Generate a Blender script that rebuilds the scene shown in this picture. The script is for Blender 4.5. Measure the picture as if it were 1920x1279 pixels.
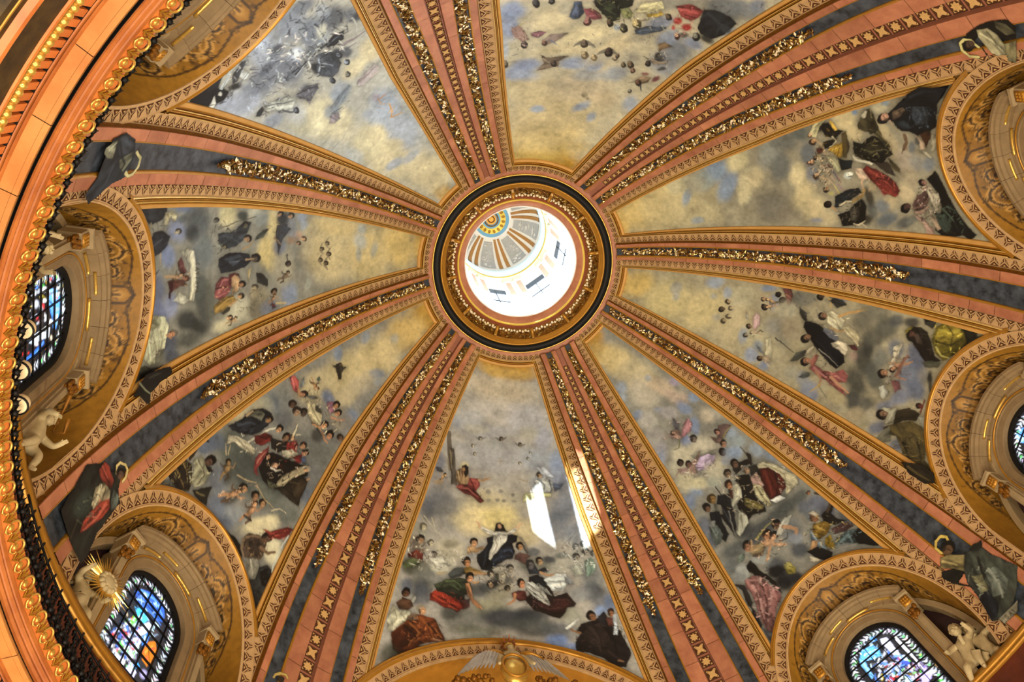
import bpy, bmesh, math, random
import numpy as np
from math import sin, cos, pi, radians, sqrt
from mathutils import Matrix, Vector

for o in list(bpy.data.objects):
    bpy.data.objects.remove(o, do_unlink=True)
SC = bpy.context.scene
COL = SC.collection
rng = random.Random(7)
nrng = np.random.default_rng(7)

# ------------------------------------------------------------------ camera, world, light, exposure
cam_data = bpy.data.cameras.new('camera')
cam = bpy.data.objects.new('camera', cam_data)
COL.objects.link(cam)
cam_data.sensor_width = 36.0
cam_data.lens = 28.587
cam_data.clip_end = 200
CAM = Vector((-7.849, -8.0405, -16.6946))
RW = ((0.97346686, 0.12722004, 0.19020341), (-0.17892827, 0.94133449, 0.28613644), (-0.14264274, -0.31257711, 0.93912119))
M = Matrix([(RW[i][0], -RW[i][1], -RW[i][2], CAM[i]) for i in range(3)] + [(0, 0, 0, 1)])
cam.matrix_world = M
SC.camera = cam

world = bpy.data.worlds.new('sky'); SC.world = world; world.use_nodes = True
bg = world.node_tree.nodes['Background']
bg.inputs[0].default_value = (0.72, 0.86, 1.0, 1); bg.inputs[1].default_value = 10.0

SUN_DIR = Vector((0.312, 1.0, -0.755)).normalized()
sd = bpy.data.lights.new('sun', 'SUN'); sd.energy = 60.0; sd.color = (1.0, 0.97, 0.9); sd.angle = radians(0.5)
sun = bpy.data.objects.new('sun', sd); COL.objects.link(sun)
sun.rotation_euler = SUN_DIR.to_track_quat('-Z', 'Y').to_euler(); sun.location = (-6, -30, 60)

def area(name, loc, aim, size, power, color):
    l = bpy.data.lights.new(name, 'AREA'); l.shape = 'DISK'; l.size = size; l.energy = power; l.color = color
    o = bpy.data.objects.new(name, l); COL.objects.link(o); o.location = loc
    o.rotation_euler = (Vector(aim) - Vector(loc)).to_track_quat('-Z', 'Y').to_euler(); return o
WARM = (1.0, 0.86, 0.66)
# unseen warm fill from below, added for the church's lamp and bounce light
for k, (a, p) in enumerate([(20, 1.0), (80, 1.15), (140, 1.0), (200, 1.0), (260, 1.0), (320, 0.8)]):
    area('floor_floodlight', (11.5 * cos(radians(a)), 11.5 * sin(radians(a)), -17.6), (0, 0, 14), 2.4, 2500 * p, WARM)

# unseen cool spot, added to bring the glare onto the upper left field
sp = bpy.data.lights.new('cornice_floodlight', 'SPOT'); sp.energy = 8500; sp.color = (0.80, 0.88, 1.0); sp.spot_size = radians(52); sp.spot_blend = 0.9; sp.shadow_soft_size = 0.35
so = bpy.data.objects.new('cornice_floodlight', sp); COL.objects.link(so); so.location = (13.9 * cos(radians(37)), 13.9 * sin(radians(37)), 0.25)
so.rotation_euler = (Vector((13.2 * cos(radians(222)), 13.2 * sin(radians(222)), 12.0)) - so.location).to_track_quat('-Z', 'Y').to_euler()

SC.view_settings.view_transform = 'Standard'
SC.view_settings.look = 'None'
SC.view_settings.gamma = 1.0
SC.view_settings.use_curve_mapping = False
SC.view_settings.exposure = 0.0

# ------------------------------------------------------------------ geometry of the vault
R0 = 16.0; B = 1.5072582858; K1 = 0.015847; K2 = 0.226725
_w = np.linspace(0, 1.02, 4000)
_r2 = (1 - _w**2) / (1 + _w**2 * (K1 + K2 * _w))
_ok = _r2 > 0.0005
_w = _w[_ok]; PR = 16 * np.sqrt(_r2[_ok]); PZ = 16 * B * _w
PS = np.concatenate([[0], np.cumsum(np.hypot(np.diff(PR), np.diff(PZ)))])
def r_of_z(z): return np.interp(z, PZ, PR)
def s_of_z(z): return np.interp(z, PZ, PS)
def z_of_s(s): return np.interp(s, PS, PZ)
def z_of_r(r): return np.interp(-np.asarray(r, float), -PR, PZ)
def normal_of_z(z):
    z = np.asarray(z, float); e = 0.02
    dr = r_of_z(z + e) - r_of_z(z - e); dz = 2 * e
    n = np.hypot(dr, dz); return -dz / n, dr / n      # inward (radial, vertical)
def dome(az, z, off=0.0):
    """points on the inside of the vault: azimuth in radians, height, distance off the surface (inwards)"""
    r = r_of_z(z); nr, nz = normal_of_z(z)
    rr = r + nr * off
    return np.stack([rr * np.cos(az), rr * np.sin(az), z + nz * off], -1)
AZ = {'D': [90 - 32.374, 90 + 32.374, 270 - 32.374, 270 + 32.374], 'S': [180 - 17.85, 180 + 17.85, 360 - 17.85, 17.85]}
_rk = [5.3, 11.0, 14.3, 16.2]
def rk(v):
    return lambda z: np.interp(r_of_z(z), _rk[:len(v)], v)
SW = dict(blue=rk([.18, .25, .38, .46]), gold=rk([.27, .35, .46, .54]), pink=rk([.45, .64, .86, .95]), band=rk([.75, 1.06, 1.29, 1.36]), mould=rk([.90, 1.42, 1.72, 1.8]))
DW = dict(sq=rk([.10, .16, .22, .24]), ip0=rk([.15, .24, .30, .32]), ip1=rk([.30, .50, .82, .9]), g1=rk([.34, .57, .88, .97]), b1=rk([.68, 1.12, 1.45, 1.52]), g2=rk([.74, 1.19, 1.51, 1.6]), pink=rk([1.02, 1.53, 1.80, 1.9]), band=rk([1.31, 2.07, 2.3, 2.36]), mould=rk([1.52, 2.38, 2.6, 2.7]))
ZTOP = 22.62      # gold line at the head of every fresco

# ------------------------------------------------------------------ materials
def lin(h):
    if isinstance(h, int): v = [(h >> 16) / 255, (h >> 8 & 255) / 255, (h & 255) / 255]
    else: h = h.lstrip('#'); v = [int(h[i:i + 2], 16) / 255 for i in (0, 2, 4)]
    return tuple(c / 12.92 if c <= 0.04045 else ((c + 0.055) / 1.055) ** 2.4 for c in v)
def mat(name, color, rough=0.6, metal=0.0, noise=0.0, nscale=4.0, color2=None, bump=0.0, vary=0.0, spec=0.3, detail=5.0):
    m = bpy.data.materials.new(name); m.use_nodes = True; nt = m.node_tree; b = nt.nodes['Principled BSDF']
    c = lin(color) if isinstance(color, str) else color
    b.inputs['Base Color'].default_value = (*c, 1); b.inputs['Roughness'].default_value = rough; b.inputs['Metallic'].default_value = metal
    b.inputs['Specular IOR Level'].default_value = spec
    if noise or color2 or bump or vary:
        tc = nt.nodes.new('ShaderNodeTexCoord'); nz = nt.nodes.new('ShaderNodeTexNoise')
        nz.inputs['Scale'].default_value = nscale; nz.inputs['Detail'].default_value = detail; nz.inputs['Roughness'].default_value = 0.65
        nt.links.new(tc.outputs['Object'], nz.inputs['Vector'])
        c2 = (lin(color2) if isinstance(color2, str) else color2) if color2 else tuple(x * (1 - noise) for x in c)
        rp = nt.nodes.new('ShaderNodeValToRGB'); rp.color_ramp.elements[0].position = 0.35; rp.color_ramp.elements[1].position = 0.68
        rp.color_ramp.elements[0].color = (*c2, 1); rp.color_ramp.elements[1].color = (*c, 1)
        nt.links.new(nz.outputs['Fac'], rp.inputs['Fac'])
        out = rp.outputs['Color']
        if vary:
            oi = nt.nodes.new('ShaderNodeObjectInfo'); hs = nt.nodes.new('ShaderNodeHueSaturation')
            mr = nt.nodes.new('ShaderNodeMapRange'); mr.inputs['To Min'].default_value = 1 - vary; mr.inputs['To Max'].default_value = 1 + vary
            nt.links.new(oi.outputs['Random'], mr.inputs['Value']); nt.links.new(mr.outputs['Result'], hs.inputs['Value'])
            nt.links.new(out, hs.inputs['Color']); out = hs.outputs['Color']
        nt.links.new(out, b.inputs['Base Color'])
        if bump:
            bp = nt.nodes.new('ShaderNodeBump'); bp.inputs['Strength'].default_value = bump; bp.inputs['Distance'].default_value = 0.05
            nt.links.new(nz.outputs['Fac'], bp.inputs['Height']); nt.links.new(bp.outputs['Normal'], b.inputs['Normal'])
    return m
MT = dict(
    gold=mat('gilding', '#b8842c', 0.36, 0.45, 0.18, 2.2, spec=0.5),
    gold_bright=mat('bright_gilding', '#e8c060', 0.28, 0.7, 0.25, 12, spec=0.5),
    gold_leaf=mat('gilded_leaf', '#f0d080', 0.18, 0.8, 0.5, 5, color2='#4a2c0c', spec=0.5),
    gold_pale=mat('pale_gilding', '#c89a54', 0.55, 0.1, 0.15, 2.0),
    gold_line=mat('gilt_line', '#e8c878', 0.32, 0.4, 0.1, 2.0, spec=0.5),
    leaf_dark=mat('dark_gilded_leaf', '#6a4414', 0.35, 0.6, 0.4, 6),
    leaf_white=mat('bright_leaf_tip', '#fff2d0', 0.3, 0.15, 0.1, 6),  # near-white colour paints the glints on the gilded leaves
    plinth=mat('brown_red_marble', '#6a3420', 0.5, 0, 0.25, 1.2, color2='#4c2214'),
    fascia=mat('orange_fascia_marble', '#c4884c', 0.45, 0, 0.2, 0.9, color2='#b47038', vary=0.10, spec=0.4),
    gold_dark=mat('old_gilding', '#8a5a18', 0.5, 0.4, 0.4, 7),  # darker gilding, laid in moulding recesses and on small ornament
    tan=mat('tan_stucco', '#bc9a6c', 0.75, 0, 0.22, 3.0, bump=0.15),
    tan_dark=mat('inlay_shadow_brown', '#4e2c14', 0.8, 0, 0.2, 6),  # dark brown of the strapwork triangles and tile frames
    tan_light=mat('inlay_tan', '#caa468', 0.75, 0, 0.2, 6),
    pink=mat('pink_marble', '#b47a5a', 0.45, 0, 0.2, 1.6, color2='#985f46', vary=0.14, spec=0.4),
    channel=mat('pink_marble_channel', '#a06a54', 0.5, 0, 0.2, 2.0),
    pink_dark=mat('brown_marble', '#8a4a34', 0.55, 0, 0.2, 2.0),
    blue=mat('blue_grey_marble', '#49525e', 0.4, 0, 0, 2.6, color2='#161c24', spec=0.4, detail=9),
    black=mat('black_marble', '#0a0b0d', 0.55, 0, 0, 3.0, color2='#060708', spec=0.25),
    ochre=mat('ochre_plaster', '#a06c1c', 0.8, 0, 0.18, 1.5, bump=0.1),
    stone=mat('grey_stone', '#857050', 0.75, 0, 0.2, 2.5, bump=0.2, vary=0.08),
    stone_light=mat('pale_stone', '#a08c68', 0.75, 0, 0.15, 2.5, bump=0.2),
    statue=mat('cream_stucco', '#bfae84', 0.65, 0, 0.2, 5),
    purple=mat('dark_purple_marble', '#3a2628', 0.5, 0, 0.4, 2.5),
    orange=mat('orange_marble', '#cc7c3c', 0.4, 0, 0.2, 0.9, color2='#b0602a', vary=0.12, spec=0.4),
    red=mat('red_marble', '#a8642e', 0.45, 0, 0.25, 1.2, color2='#8a4a20'),
    frieze=mat('dark_green_bronze', '#4a3a18', 0.6, 0.1, 0.4, 3.0, color2='#241a0a'),
    void=mat('dark_shadow_gap', '#0c0806', 0.9),  # near-black colour stands for the shade in grooves and recesses
    iron=mat('black_iron', '#0e0d0d', 0.55, 0.3),
    white=mat('white_plaster', '#ecebe6', 0.8, 0, 0.05, 3),
    pale_blue=mat('pale_blue_plaster', '#cfe0e6', 0.8),
    yellow=mat('yellow_gilding', '#d8bc50', 0.4, 0.3),
    capital=mat('pale_gilt_capital', '#e6dcb0', 0.6),
    terracotta=mat('terracotta_panel', '#d8a890', 0.7, 0, 0.15, 3),
    grey_orn=mat('grey_stucco_ornament', '#b4b6b6', 0.8, 0, 0.2, 8),
    rib_brown=mat('brown_rib', '#b08048', 0.6, 0, 0.2, 5),
    sky_blue=mat('sky_blue_enamel', '#6fa8cc', 0.5),
    lamp=mat('cream_lamp_housing', '#e6d2a8', 0.5),
    floor=mat('church_floor', '#8a7860', 0.4, 0, 0.3, 0.4),
    wall=mat('church_wall', '#b89a70', 0.7, 0, 0.2, 0.5),
    shell=mat('vault_plaster', '#b08848', 0.8, 0, 0.2, 2),
    dark_pane=mat('dark_window_sash', '#3a4450', 0.4),
)
def paint_mat(name, rough=0.5, emit=0.0, spec=0.35):
    m = bpy.data.materials.new(name); m.use_nodes = True; nt = m.node_tree; b = nt.nodes['Principled BSDF']
    at = nt.nodes.new('ShaderNodeAttribute'); at.attribute_name = 'paint'
    tc = nt.nodes.new('ShaderNodeTexCoord'); nz = nt.nodes.new('ShaderNodeTexNoise'); nz.inputs['Scale'].default_value = 5.0
    nz.inputs['Detail'].default_value = 8.0; nz.inputs['Roughness'].default_value = 0.7
    nt.links.new(tc.outputs['Object'], nz.inputs['Vector'])
    mr = nt.nodes.new('ShaderNodeMapRange'); mr.inputs['From Min'].default_value = 0.3; mr.inputs['From Max'].default_value = 0.7
    mr.inputs['To Min'].default_value = 0.82; mr.inputs['To Max'].default_value = 1.14
    nt.links.new(nz.outputs['Fac'], mr.inputs['Value'])
    mx = nt.nodes.new('ShaderNodeVectorMath'); mx.operation = 'SCALE'
    nt.links.new(at.outputs['Color'], mx.inputs[0]); nt.links.new(mr.outputs['Result'], mx.inputs['Scale'])
    b.inputs['Roughness'].default_value = rough; b.inputs['Specular IOR Level'].default_value = spec
    if emit:
        b.inputs['Base Color'].default_value = (0.02, 0.02, 0.02, 1)
        nt.links.new(at.outputs['Color'], b.inputs['Emission Color']); b.inputs['Emission Strength'].default_value = emit
        b.inputs['Roughness'].default_value = 0.2
    else:
        nt.links.new(mx.outputs[0], b.inputs['Base Color'])
    return m
MT['fresco'] = paint_mat('fresco_paint', 0.55)
MT['glass'] = paint_mat('stained_glass', emit=2.3)

# ------------------------------------------------------------------ mesh helpers
class MB:
    """collects quads and triangles, links them as ONE mesh object"""
    def __init__(s): s.v = []; s.f = []; s.m = []; s.n = 0
    def add(s, verts, faces, mi=0):
        verts = np.asarray(verts, float).reshape(-1, 3)
        s.v.append(verts); n = s.n
        for f in faces: s.f.append(tuple(i + n for i in f)); s.m.append(mi)
        s.n += len(verts)
    def grid(s, P, mi=0, closed=False, keep=None, flip=False):
        P = np.asarray(P, float); a, b = P.shape[:2]; n = s.n
        s.v.append(P.reshape(-1, 3)); s.n += a * b
        for i in range(a - 1):
            for j in range(b if closed else b - 1):
                if keep is not None and not keep[i, j]: continue
                j2 = (j + 1) % b
                q = (n + i * b + j, n + i * b + j2, n + (i + 1) * b + j2, n + (i + 1) * b + j)
                s.f.append(q[::-1] if flip else q); s.m.append(mi)
    def box(s, c, size, rot=None, mi=0):
        x, y, z = [d / 2 for d in size]
        v = np.array([(a, b, d) for a in (-x, x) for b in (-y, y) for d in (-z, z)])
        if rot is not None: v = v @ np.asarray(rot).T
        s.add(v + np.asarray(c), [(0, 1, 3, 2), (4, 6, 7, 5), (0, 4, 5, 1), (2, 3, 7, 6), (0, 2, 6, 4), (1, 5, 7, 3)], mi)
    def prism(s, poly, d0, d1, frame, mi=0):
        """polygon in the (a, b) plane extruded along c; frame = origin, A, B, C"""
        o, A, Bv, Cv = [np.asarray(q, float) for q in frame]
        n = len(poly); v = [o + A * p[0] + Bv * p[1] + Cv * d for d in (d0, d1) for p in poly]
        fs = [tuple(range(n))[::-1], tuple(range(n, 2 * n))] + [(i, (i + 1) % n, n + (i + 1) % n, n + i) for i in range(n)]
        s.add(v, fs, mi)
    def tube(s, pts, rad, seg=8, mi=0, caps=True):
        pts = np.asarray(pts, float); n = len(pts); rad = np.broadcast_to(rad, (n,))
        T = np.gradient(pts, axis=0); T /= np.linalg.norm(T, axis=1)[:, None] + 1e-9
        ref = np.array([0, 0, 1.0]) if abs(T[0][2]) < 0.9 else np.array([1.0, 0, 0])
        rows = []
        for p, t, r in zip(pts, T, rad):
            a = np.cross(t, ref); a /= np.linalg.norm(a) + 1e-9; b = np.cross(t, a); ref = np.cross(a, t) if False else ref
            rows.append([p + r * (a * cos(q) + b * sin(q)) for q in np.linspace(0, 2 * pi, seg, endpoint=False)])
        n0 = s.n; s.grid(np.array(rows), mi, closed=True)
        if caps:
            s.f.append(tuple(n0 + i for i in range(seg))); s.m.append(mi)
            s.f.append(tuple(n0 + (n - 1) * seg + i for i in range(seg))[::-1]); s.m.append(mi)
    def ball(s, c, r, seg=10, rings=6, mi=0, rot=None):
        r = np.broadcast_to(r, (3,)); th = np.linspace(0, pi, rings + 1); ph = np.linspace(0, 2 * pi, seg, endpoint=False)
        P = np.stack([np.outer(np.sin(th), np.cos(ph)) * r[0], np.outer(np.sin(th), np.sin(ph)) * r[1], np.outer(np.cos(th), np.ones(seg)) * r[2]], -1)
        if rot is not None: P = P @ np.asarray(rot).T
        s.grid(P + np.asarray(c), mi, closed=True, flip=True)
    def mesh(s, name, mats, smooth=False, base=None):
        me = bpy.data.meshes.new(name); V = np.concatenate(s.v) if s.v else np.zeros((0, 3))
        if base is not None: V = V - np.asarray(base)
        me.from_pydata(V.tolist(), [], s.f)
        for m in (mats if isinstance(mats, (list, tuple)) else [mats]): me.materials.append(m)
        if len(me.materials) > 1: me.polygons.foreach_set('material_index', np.array(s.m, dtype=np.int32))
        if smooth: me.polygons.foreach_set('use_smooth', np.ones(len(s.f), dtype=bool))
        me.update(); return me
def link(name, me, parent=None, kind=None):
    o = bpy.data.objects.new(name, me); COL.objects.link(o)
    if parent is not None: o.parent = parent
    if kind: o['kind'] = kind
    return o
def empty(name, loc, rz=0.0):
    o = bpy.data.objects.new(name, None); COL.objects.link(o); o.empty_display_size = 0.3
    o.location = loc; o.rotation_euler = (0, 0, rz); return o
def tag(o, label, cat, group=None):
    o['label'] = label; o['category'] = cat
    if group: o['group'] = group
    return o
def dup(root, loc, rz):
    """a copy of a thing with copies of its parts and sub-parts (mesh data shared)"""
    r = root.copy(); COL.objects.link(r); r.location = loc; r.rotation_euler = (0, 0, rz)
    for ch in list(root.children):
        c = ch.copy(); COL.objects.link(c); c.parent = r
        for g in list(ch.children):
            d = g.copy(); COL.objects.link(d); d.parent = c
    return r
def lathe(prof, a0=0.0, a1=360.0, seg=180, mi=0, mb=None):
    """ring swept round the z axis from (r, z) points"""
    mb = mb or MB(); full = abs(a1 - a0) >= 359.9
    A = np.radians(np.linspace(a0, a1, seg + (0 if full else 1), endpoint=not full)); pr = np.asarray(prof, float)
    P = np.stack([np.outer(pr[:, 0], np.cos(A)), np.outer(pr[:, 0], np.sin(A)), np.outer(pr[:, 1], np.ones(len(A)))], -1)
    mb.grid(P, mi, closed=full); return mb
# value noise for the painters
_NZ = nrng.random((256, 256))
def vnoise(x, y):
    xi = np.floor(x).astype(int); yi = np.floor(y).astype(int); fx = x - xi; fy = y - yi
    fx = fx * fx * (3 - 2 * fx); fy = fy * fy * (3 - 2 * fy)
    g = lambda i, j: _NZ[(xi + i) % 256, (yi + j) % 256]
    return (g(0, 0) * (1 - fx) + g(1, 0) * fx) * (1 - fy) + (g(0, 1) * (1 - fx) + g(1, 1) * fx) * fy
def fbm(x, y, o=4):
    t = 0; a = 0.5
    for i in range(o): t = t + a * (vnoise(x * 2**i + 17 * i, y * 2**i + 5 * i) - 0.5); a *= 0.55
    return t

# ------------------------------------------------------------------ small figures of the fresco painter, built from strokes
def shade(c, f):
    q = [min(255, int(v * f)) for v in (c >> 16, c >> 8 & 255, c & 255)]; return (q[0] << 16) + (q[1] << 8) + q[2]
def figure(st, r_):
    op = st[0]; c = np.array(st[1:3], float); u = np.array(st[3:5], float); v = np.array(st[5:7], float); R = []
    sz = (np.hypot(*u) + np.hypot(*v)) / 2
    def B(col, al, p, a, b): R.append([1, col, al, *p, *(u * a), *(v * b)])
    def Pg(col, al, pts): R.append([2, col, al] + [q for p in pts for q in p])
    def Ln(col, al, w0, w1, pts): R.append([3, col, al, w0 * sz, w1 * sz] + [q for p in pts for q in p])
    def head(c, k, sk, hr):
        E_ = lambda col, al, p, a, b: R.append([5, col, al, *p, *(u * a), *(v * b)])
        E_(shade(hr, .8), 100, c + u * k * .2, k * 1.05, k * 1.0); E_(shade(sk, 1.12), 100, c - u * k * .22 + v * k * .22, k * .78, k * .66); E_(shade(sk, .5), 85, c - u * k * .3 - v * k * .3, k * .55, k * .22)
        E_(shade(sk, .45), 60, c - u * k * .08 + v * k * .3, k * .10, k * .38); E_(shade(sk, 1.35), 80, c - u * k * .32 + v * k * .38, k * .22, k * .16)
    if op == 10: head(c, 1, st[7], st[8])
    elif op == 11:
        for k in (-1, 1): Ln(st[9], 85, 1.1, .2, [c + k * v * .6 - u * .3, c + k * v * 1.8 + u * .3, c + k * v * 2.6 + u * .9])
        head(c, 1, st[7], st[8])
    elif op == 12:
        sk, hr, d = st[7:10]; w = v * d; dk = shade(sk, .55)
        Ln(dk, 90, .2, .12, [c - u * .5, c - u * .8 + w * .25, c - u * 1.1 + w * .1]); Ln(sk, 95, .22, .12, [c - u * .5, c - u * .78 - w * .2, c - u * 1.12 - w * .25])
        B(dk, 95, c - u * .25, .4, .24); B(sk, 100, c - u * .22 + w * .05, .34, .19); B(shade(sk, 1.2), 80, c - u * .2 + w * .1, .18, .09)
        Ln(sk, 95, .14, .08, [c, c + w * .35 - u * .1, c + w * .5 + u * .25]); Ln(dk, 90, .13, .08, [c, c - w * .33 - u * .2, c - w * .5 - u * .05])
        head(c + u * .22, .2, sk, hr)
    elif op == 15:                                      # loose dabs of one colour inside an oval
        col, n, ln, w, asp = st[7:12]
        for i in range(n):
            a = r_.uniform(0, 2 * pi); q = sqrt(r_.random()); p = c + u * q * cos(a) + v * q * sin(a) * asp / 100
            b_ = r_.gauss(0, .6) + (0 if r_.random() < .6 else 1.3); d_ = (u * cos(b_) + v * sin(b_)) * ln / 100 * r_.uniform(.4, 1.2)
            Ln(shade(col, r_.uniform(.7, 1.3)), r_.choice([55, 75, 90]), w / 100 * r_.uniform(.5, 1.3), w / 300, [p - d_, p + d_ * .2 + v * r_.uniform(-.04, .04), p + d_])
    elif op == 13:
        k = st[7] / 100; col = st[8]
        Pg(col, 95, [c, c + u * .5 + v * k * .6, c + u, c + u * .7 - v * k * .5, c + u * .3 - v * k * .45])
        for i in range(5): Ln(shade(col, .6), 70, k * .1, k * .04, [c + u * .15 + v * k * (.1 - .1 * i), c + u * (.95 - .12 * i) + v * k * (.1 - .14 * i)])
    else:
        d = np.array(st[7:9], float); robe, robe2, sk, hr, ln = st[9:14]; k = ln / 60; dk = shade(robe, .45); lt = shade(robe, 1.5)
        q = lambda a, b: c - u * a * .5 - d * a * .5 + v * b
        Pg(robe, 100, [q(1.0, -.5), q(1.3, -1.5), q(3 * k, -1.9), q(5 * k, -2.3), q(6.6 * k, -1.9), q(6.8 * k, .5), q(6.2 * k, 2.2), q(4 * k, 2.0), q(2 * k, 1.7), q(1.1, 1.1), q(.9, .4)])
        for i in range(5):
            a = r_.uniform(-1.7, 1.7); Ln(dk, 75, .5, .2, [q(r_.uniform(1.6, 3) * k, a * .7), q(r_.uniform(4, 5) * k, a + r_.uniform(-.4, .4)), q(6.3 * k, a * 1.15)])
        for i in range(4):
            a = r_.uniform(-1.6, 1.6); Ln(lt, 60, .35, .15, [q(r_.uniform(1.5, 2.5) * k, a * .7), q(r_.uniform(3.5, 5) * k, a + r_.uniform(-.3, .3))])
        Pg(robe2, 95, [q(2.6 * k, -1.9), q(3.4 * k, 1.9), q(5 * k, 2.5), q(6.6 * k, 1.4), q(5.2 * k, -.4), q(4 * k, -2.2)])
        for i in range(3):
            a = r_.uniform(-.8, 1.4); Ln(shade(robe2, .5), 70, .4, .2, [q((3.6 + a * .3) * k, a - .6), q((5.6 + a * .3) * k, a + .5)])
        Ln(sk, 95, .6, .4, [q(1.6, 1.2), q(2.8, 1.9), q(2.3, 2.9)]); B(sk, 95, q(2.2, 3.1), .35, .3); head(c, 1, sk, hr)
    return R
# ------------------------------------------------------------------ painter: strokes on a flat (u, v) chart of a surface
PAINT_GAIN = np.array([0.90, 1.12, 1.38])     # from the paint's looks under the lamps to the paint itself
def paint(U, V, base, strokes, warp=0.05, soft=0.03, seed=0, mask=False, gain=1.0, grain=0.0, model=False):
    """strokes are dabs of the fresco painter in metres on the wall; returns linear colours per vertex"""
    sh = U.shape; U = U.ravel(); V = V.ravel()
    wu = U + warp * (fbm(U * 2.1 + seed, V * 2.1) * 2 + fbm(U * 7 + seed, V * 7 + 3) * 0.9)
    wv = V + warp * (fbm(U * 2.1 + 40 + seed, V * 2.1 + 9) * 2 + fbm(U * 7 + 31 + seed, V * 7) * 0.9)
    C = np.tile(np.array(base, float), (len(U), 1)); A = np.zeros(len(U))
    fr_ = random.Random(5); flat = []
    for st in strokes: flat += figure(st, fr_) if st[0] >= 10 else [st]
    for st in flat:
        op, al = st[0], st[2] / 100.0; col = np.array(lin(st[1]))
        if col[2] > col[0] and model: col = col * .62 + col.mean() * .38 * np.array([1.0, .98, .98])      # the blues of old plaster are greyed
        col = np.minimum(col * gain, .92)
        if op in (1, 5):
            cx, cy, ax, ay, bx, by = [q / 100.0 for q in st[3:9]]
            R = 1.15 * (abs(ax) + abs(bx)) + abs(0), 1.15 * (abs(ay) + abs(by))
            idx = np.nonzero((np.abs(wu - cx) < R[0] * 1.3) & (np.abs(wv - cy) < R[1] * 1.3))[0]
            if not len(idx): continue
            d = ax * by - ay * bx
            if abs(d) < 1e-9: continue
            n1 = 0.35 * fbm(wu[idx] * 1.7 + cx, wv[idx] * 1.7 + cy, 4)
            px = wu[idx] - cx; py = wv[idx] - cy
            p = (px * by - py * bx) / d; q = (ax * py - ay * px) / d
            rr = np.sqrt(p * p + q * q) + n1
            a = np.clip((1.15 - rr) / 0.75, 0, 1) if op == 1 else np.clip((1.05 - rr) / 0.22, 0, 1); a = a * a * (3 - 2 * a) * al
        elif op == 2:
            pts = np.array(st[3:], float).reshape(-1, 2) / 100.0
            lo = pts.min(0) - 0.2; hi = pts.max(0) + 0.2
            idx = np.nonzero((wu > lo[0]) & (wu < hi[0]) & (wv > lo[1]) & (wv < hi[1]))[0]
            if not len(idx): continue
            x = wu[idx]; y = wv[idx]; ins = np.zeros(len(idx), bool); dist = np.full(len(idx), 9.0)
            for i in range(len(pts)):
                x0, y0 = pts[i - 1]; x1, y1 = pts[i]
                if abs(y1 - y0) > 1e-9:
                    ins ^= ((y0 > y) != (y1 > y)) & (x < (x1 - x0) * (y - y0) / (y1 - y0) + x0)
                dx, dy = x1 - x0, y1 - y0; L = dx * dx + dy * dy + 1e-9
                t = np.clip(((x - x0) * dx + (y - y0) * dy) / L, 0, 1)
                dist = np.minimum(dist, np.hypot(x - x0 - t * dx, y - y0 - t * dy))
            sdf = np.where(ins, dist, -dist); a = np.clip(sdf / soft + 0.5, 0, 1) * al
            if model:
                q = pts - pts.mean(0); ev, evec = np.linalg.eigh(q.T @ q); ax, mi = evec[:, 1], evec[:, 0]
                if mi @ np.array([-.7, .7]) < 0: mi = -mi
                dx = x - pts[:, 0].mean(); dy = y - pts[:, 1].mean(); lo_ = dx * ax[0] + dy * ax[1]; ac = dx * mi[0] + dy * mi[1]; wd = np.sqrt(ev[0] / len(pts)) + .05
                f = 1 + .30 * np.clip(ac / (1.6 * wd), -1, 1) + 1.7 * fbm(lo_ * 1.4 + pts[0, 0], ac * 6 + pts[0, 1], 3) + .8 * fbm(lo_ * 6, ac * 9, 2) - .35 * np.exp(-np.maximum(sdf, 0) / .04)
                col = np.clip(col[None] * np.clip(f, .3, 2.0)[:, None], 0, .95)
                hal = np.where(sdf < 0, np.exp(sdf / .07), 0) * .32 * al; C[idx] *= (1 - hal)[:, None]
        else:                                           # tapered brush line
            w0, w1 = st[3] / 100.0, st[4] / 100.0; pts = np.array(st[5:], float).reshape(-1, 2) / 100.0
            W = max(w0, w1); lo = pts.min(0) - W - 0.05; hi = pts.max(0) + W + 0.05
            idx = np.nonzero((wu > lo[0]) & (wu < hi[0]) & (wv > lo[1]) & (wv < hi[1]))[0]
            if not len(idx): continue
            x = wu[idx]; y = wv[idx]; best = np.full(len(idx), -9.0); n = max(1, len(pts) - 1)
            for i in range(len(pts) - 1 or 1):
                x0, y0 = pts[i]; x1, y1 = pts[min(i + 1, len(pts) - 1)]
                dx, dy = x1 - x0, y1 - y0; L = dx * dx + dy * dy + 1e-9
                t = np.clip(((x - x0) * dx + (y - y0) * dy) / L, 0, 1); w = w0 + (w1 - w0) * (i + t) / n
                best = np.maximum(best, w / 2 - np.hypot(x - x0 - t * dx, y - y0 - t * dy))
            a = np.clip(best / soft + 0.5, 0, 1) * al
        C[idx] = C[idx] * (1 - a)[:, None] + (col if np.ndim(col) == 2 else col[None]) * a[:, None]
        A[idx] = np.maximum(A[idx], a)
    if model:
        lum = np.maximum(C @ np.array([.3, .6, .1]), 1e-3); C *= (np.clip(lum / .36, .05, 1.6) ** .20)[:, None]
    if grain:
        g = fbm(U * 1.5 + seed, V * 1.5, 4) * .95 + fbm(U * 6 + seed + 9, V * 6 + 4, 3) * .5 + (nrng.random(len(U)) - .5) * .10
        C *= np.clip(1 + grain * g, .5, 1.6)[:, None]
    return (C.reshape(*sh, 3), A.reshape(sh)) if mask else C.reshape(*sh, 3)
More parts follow.
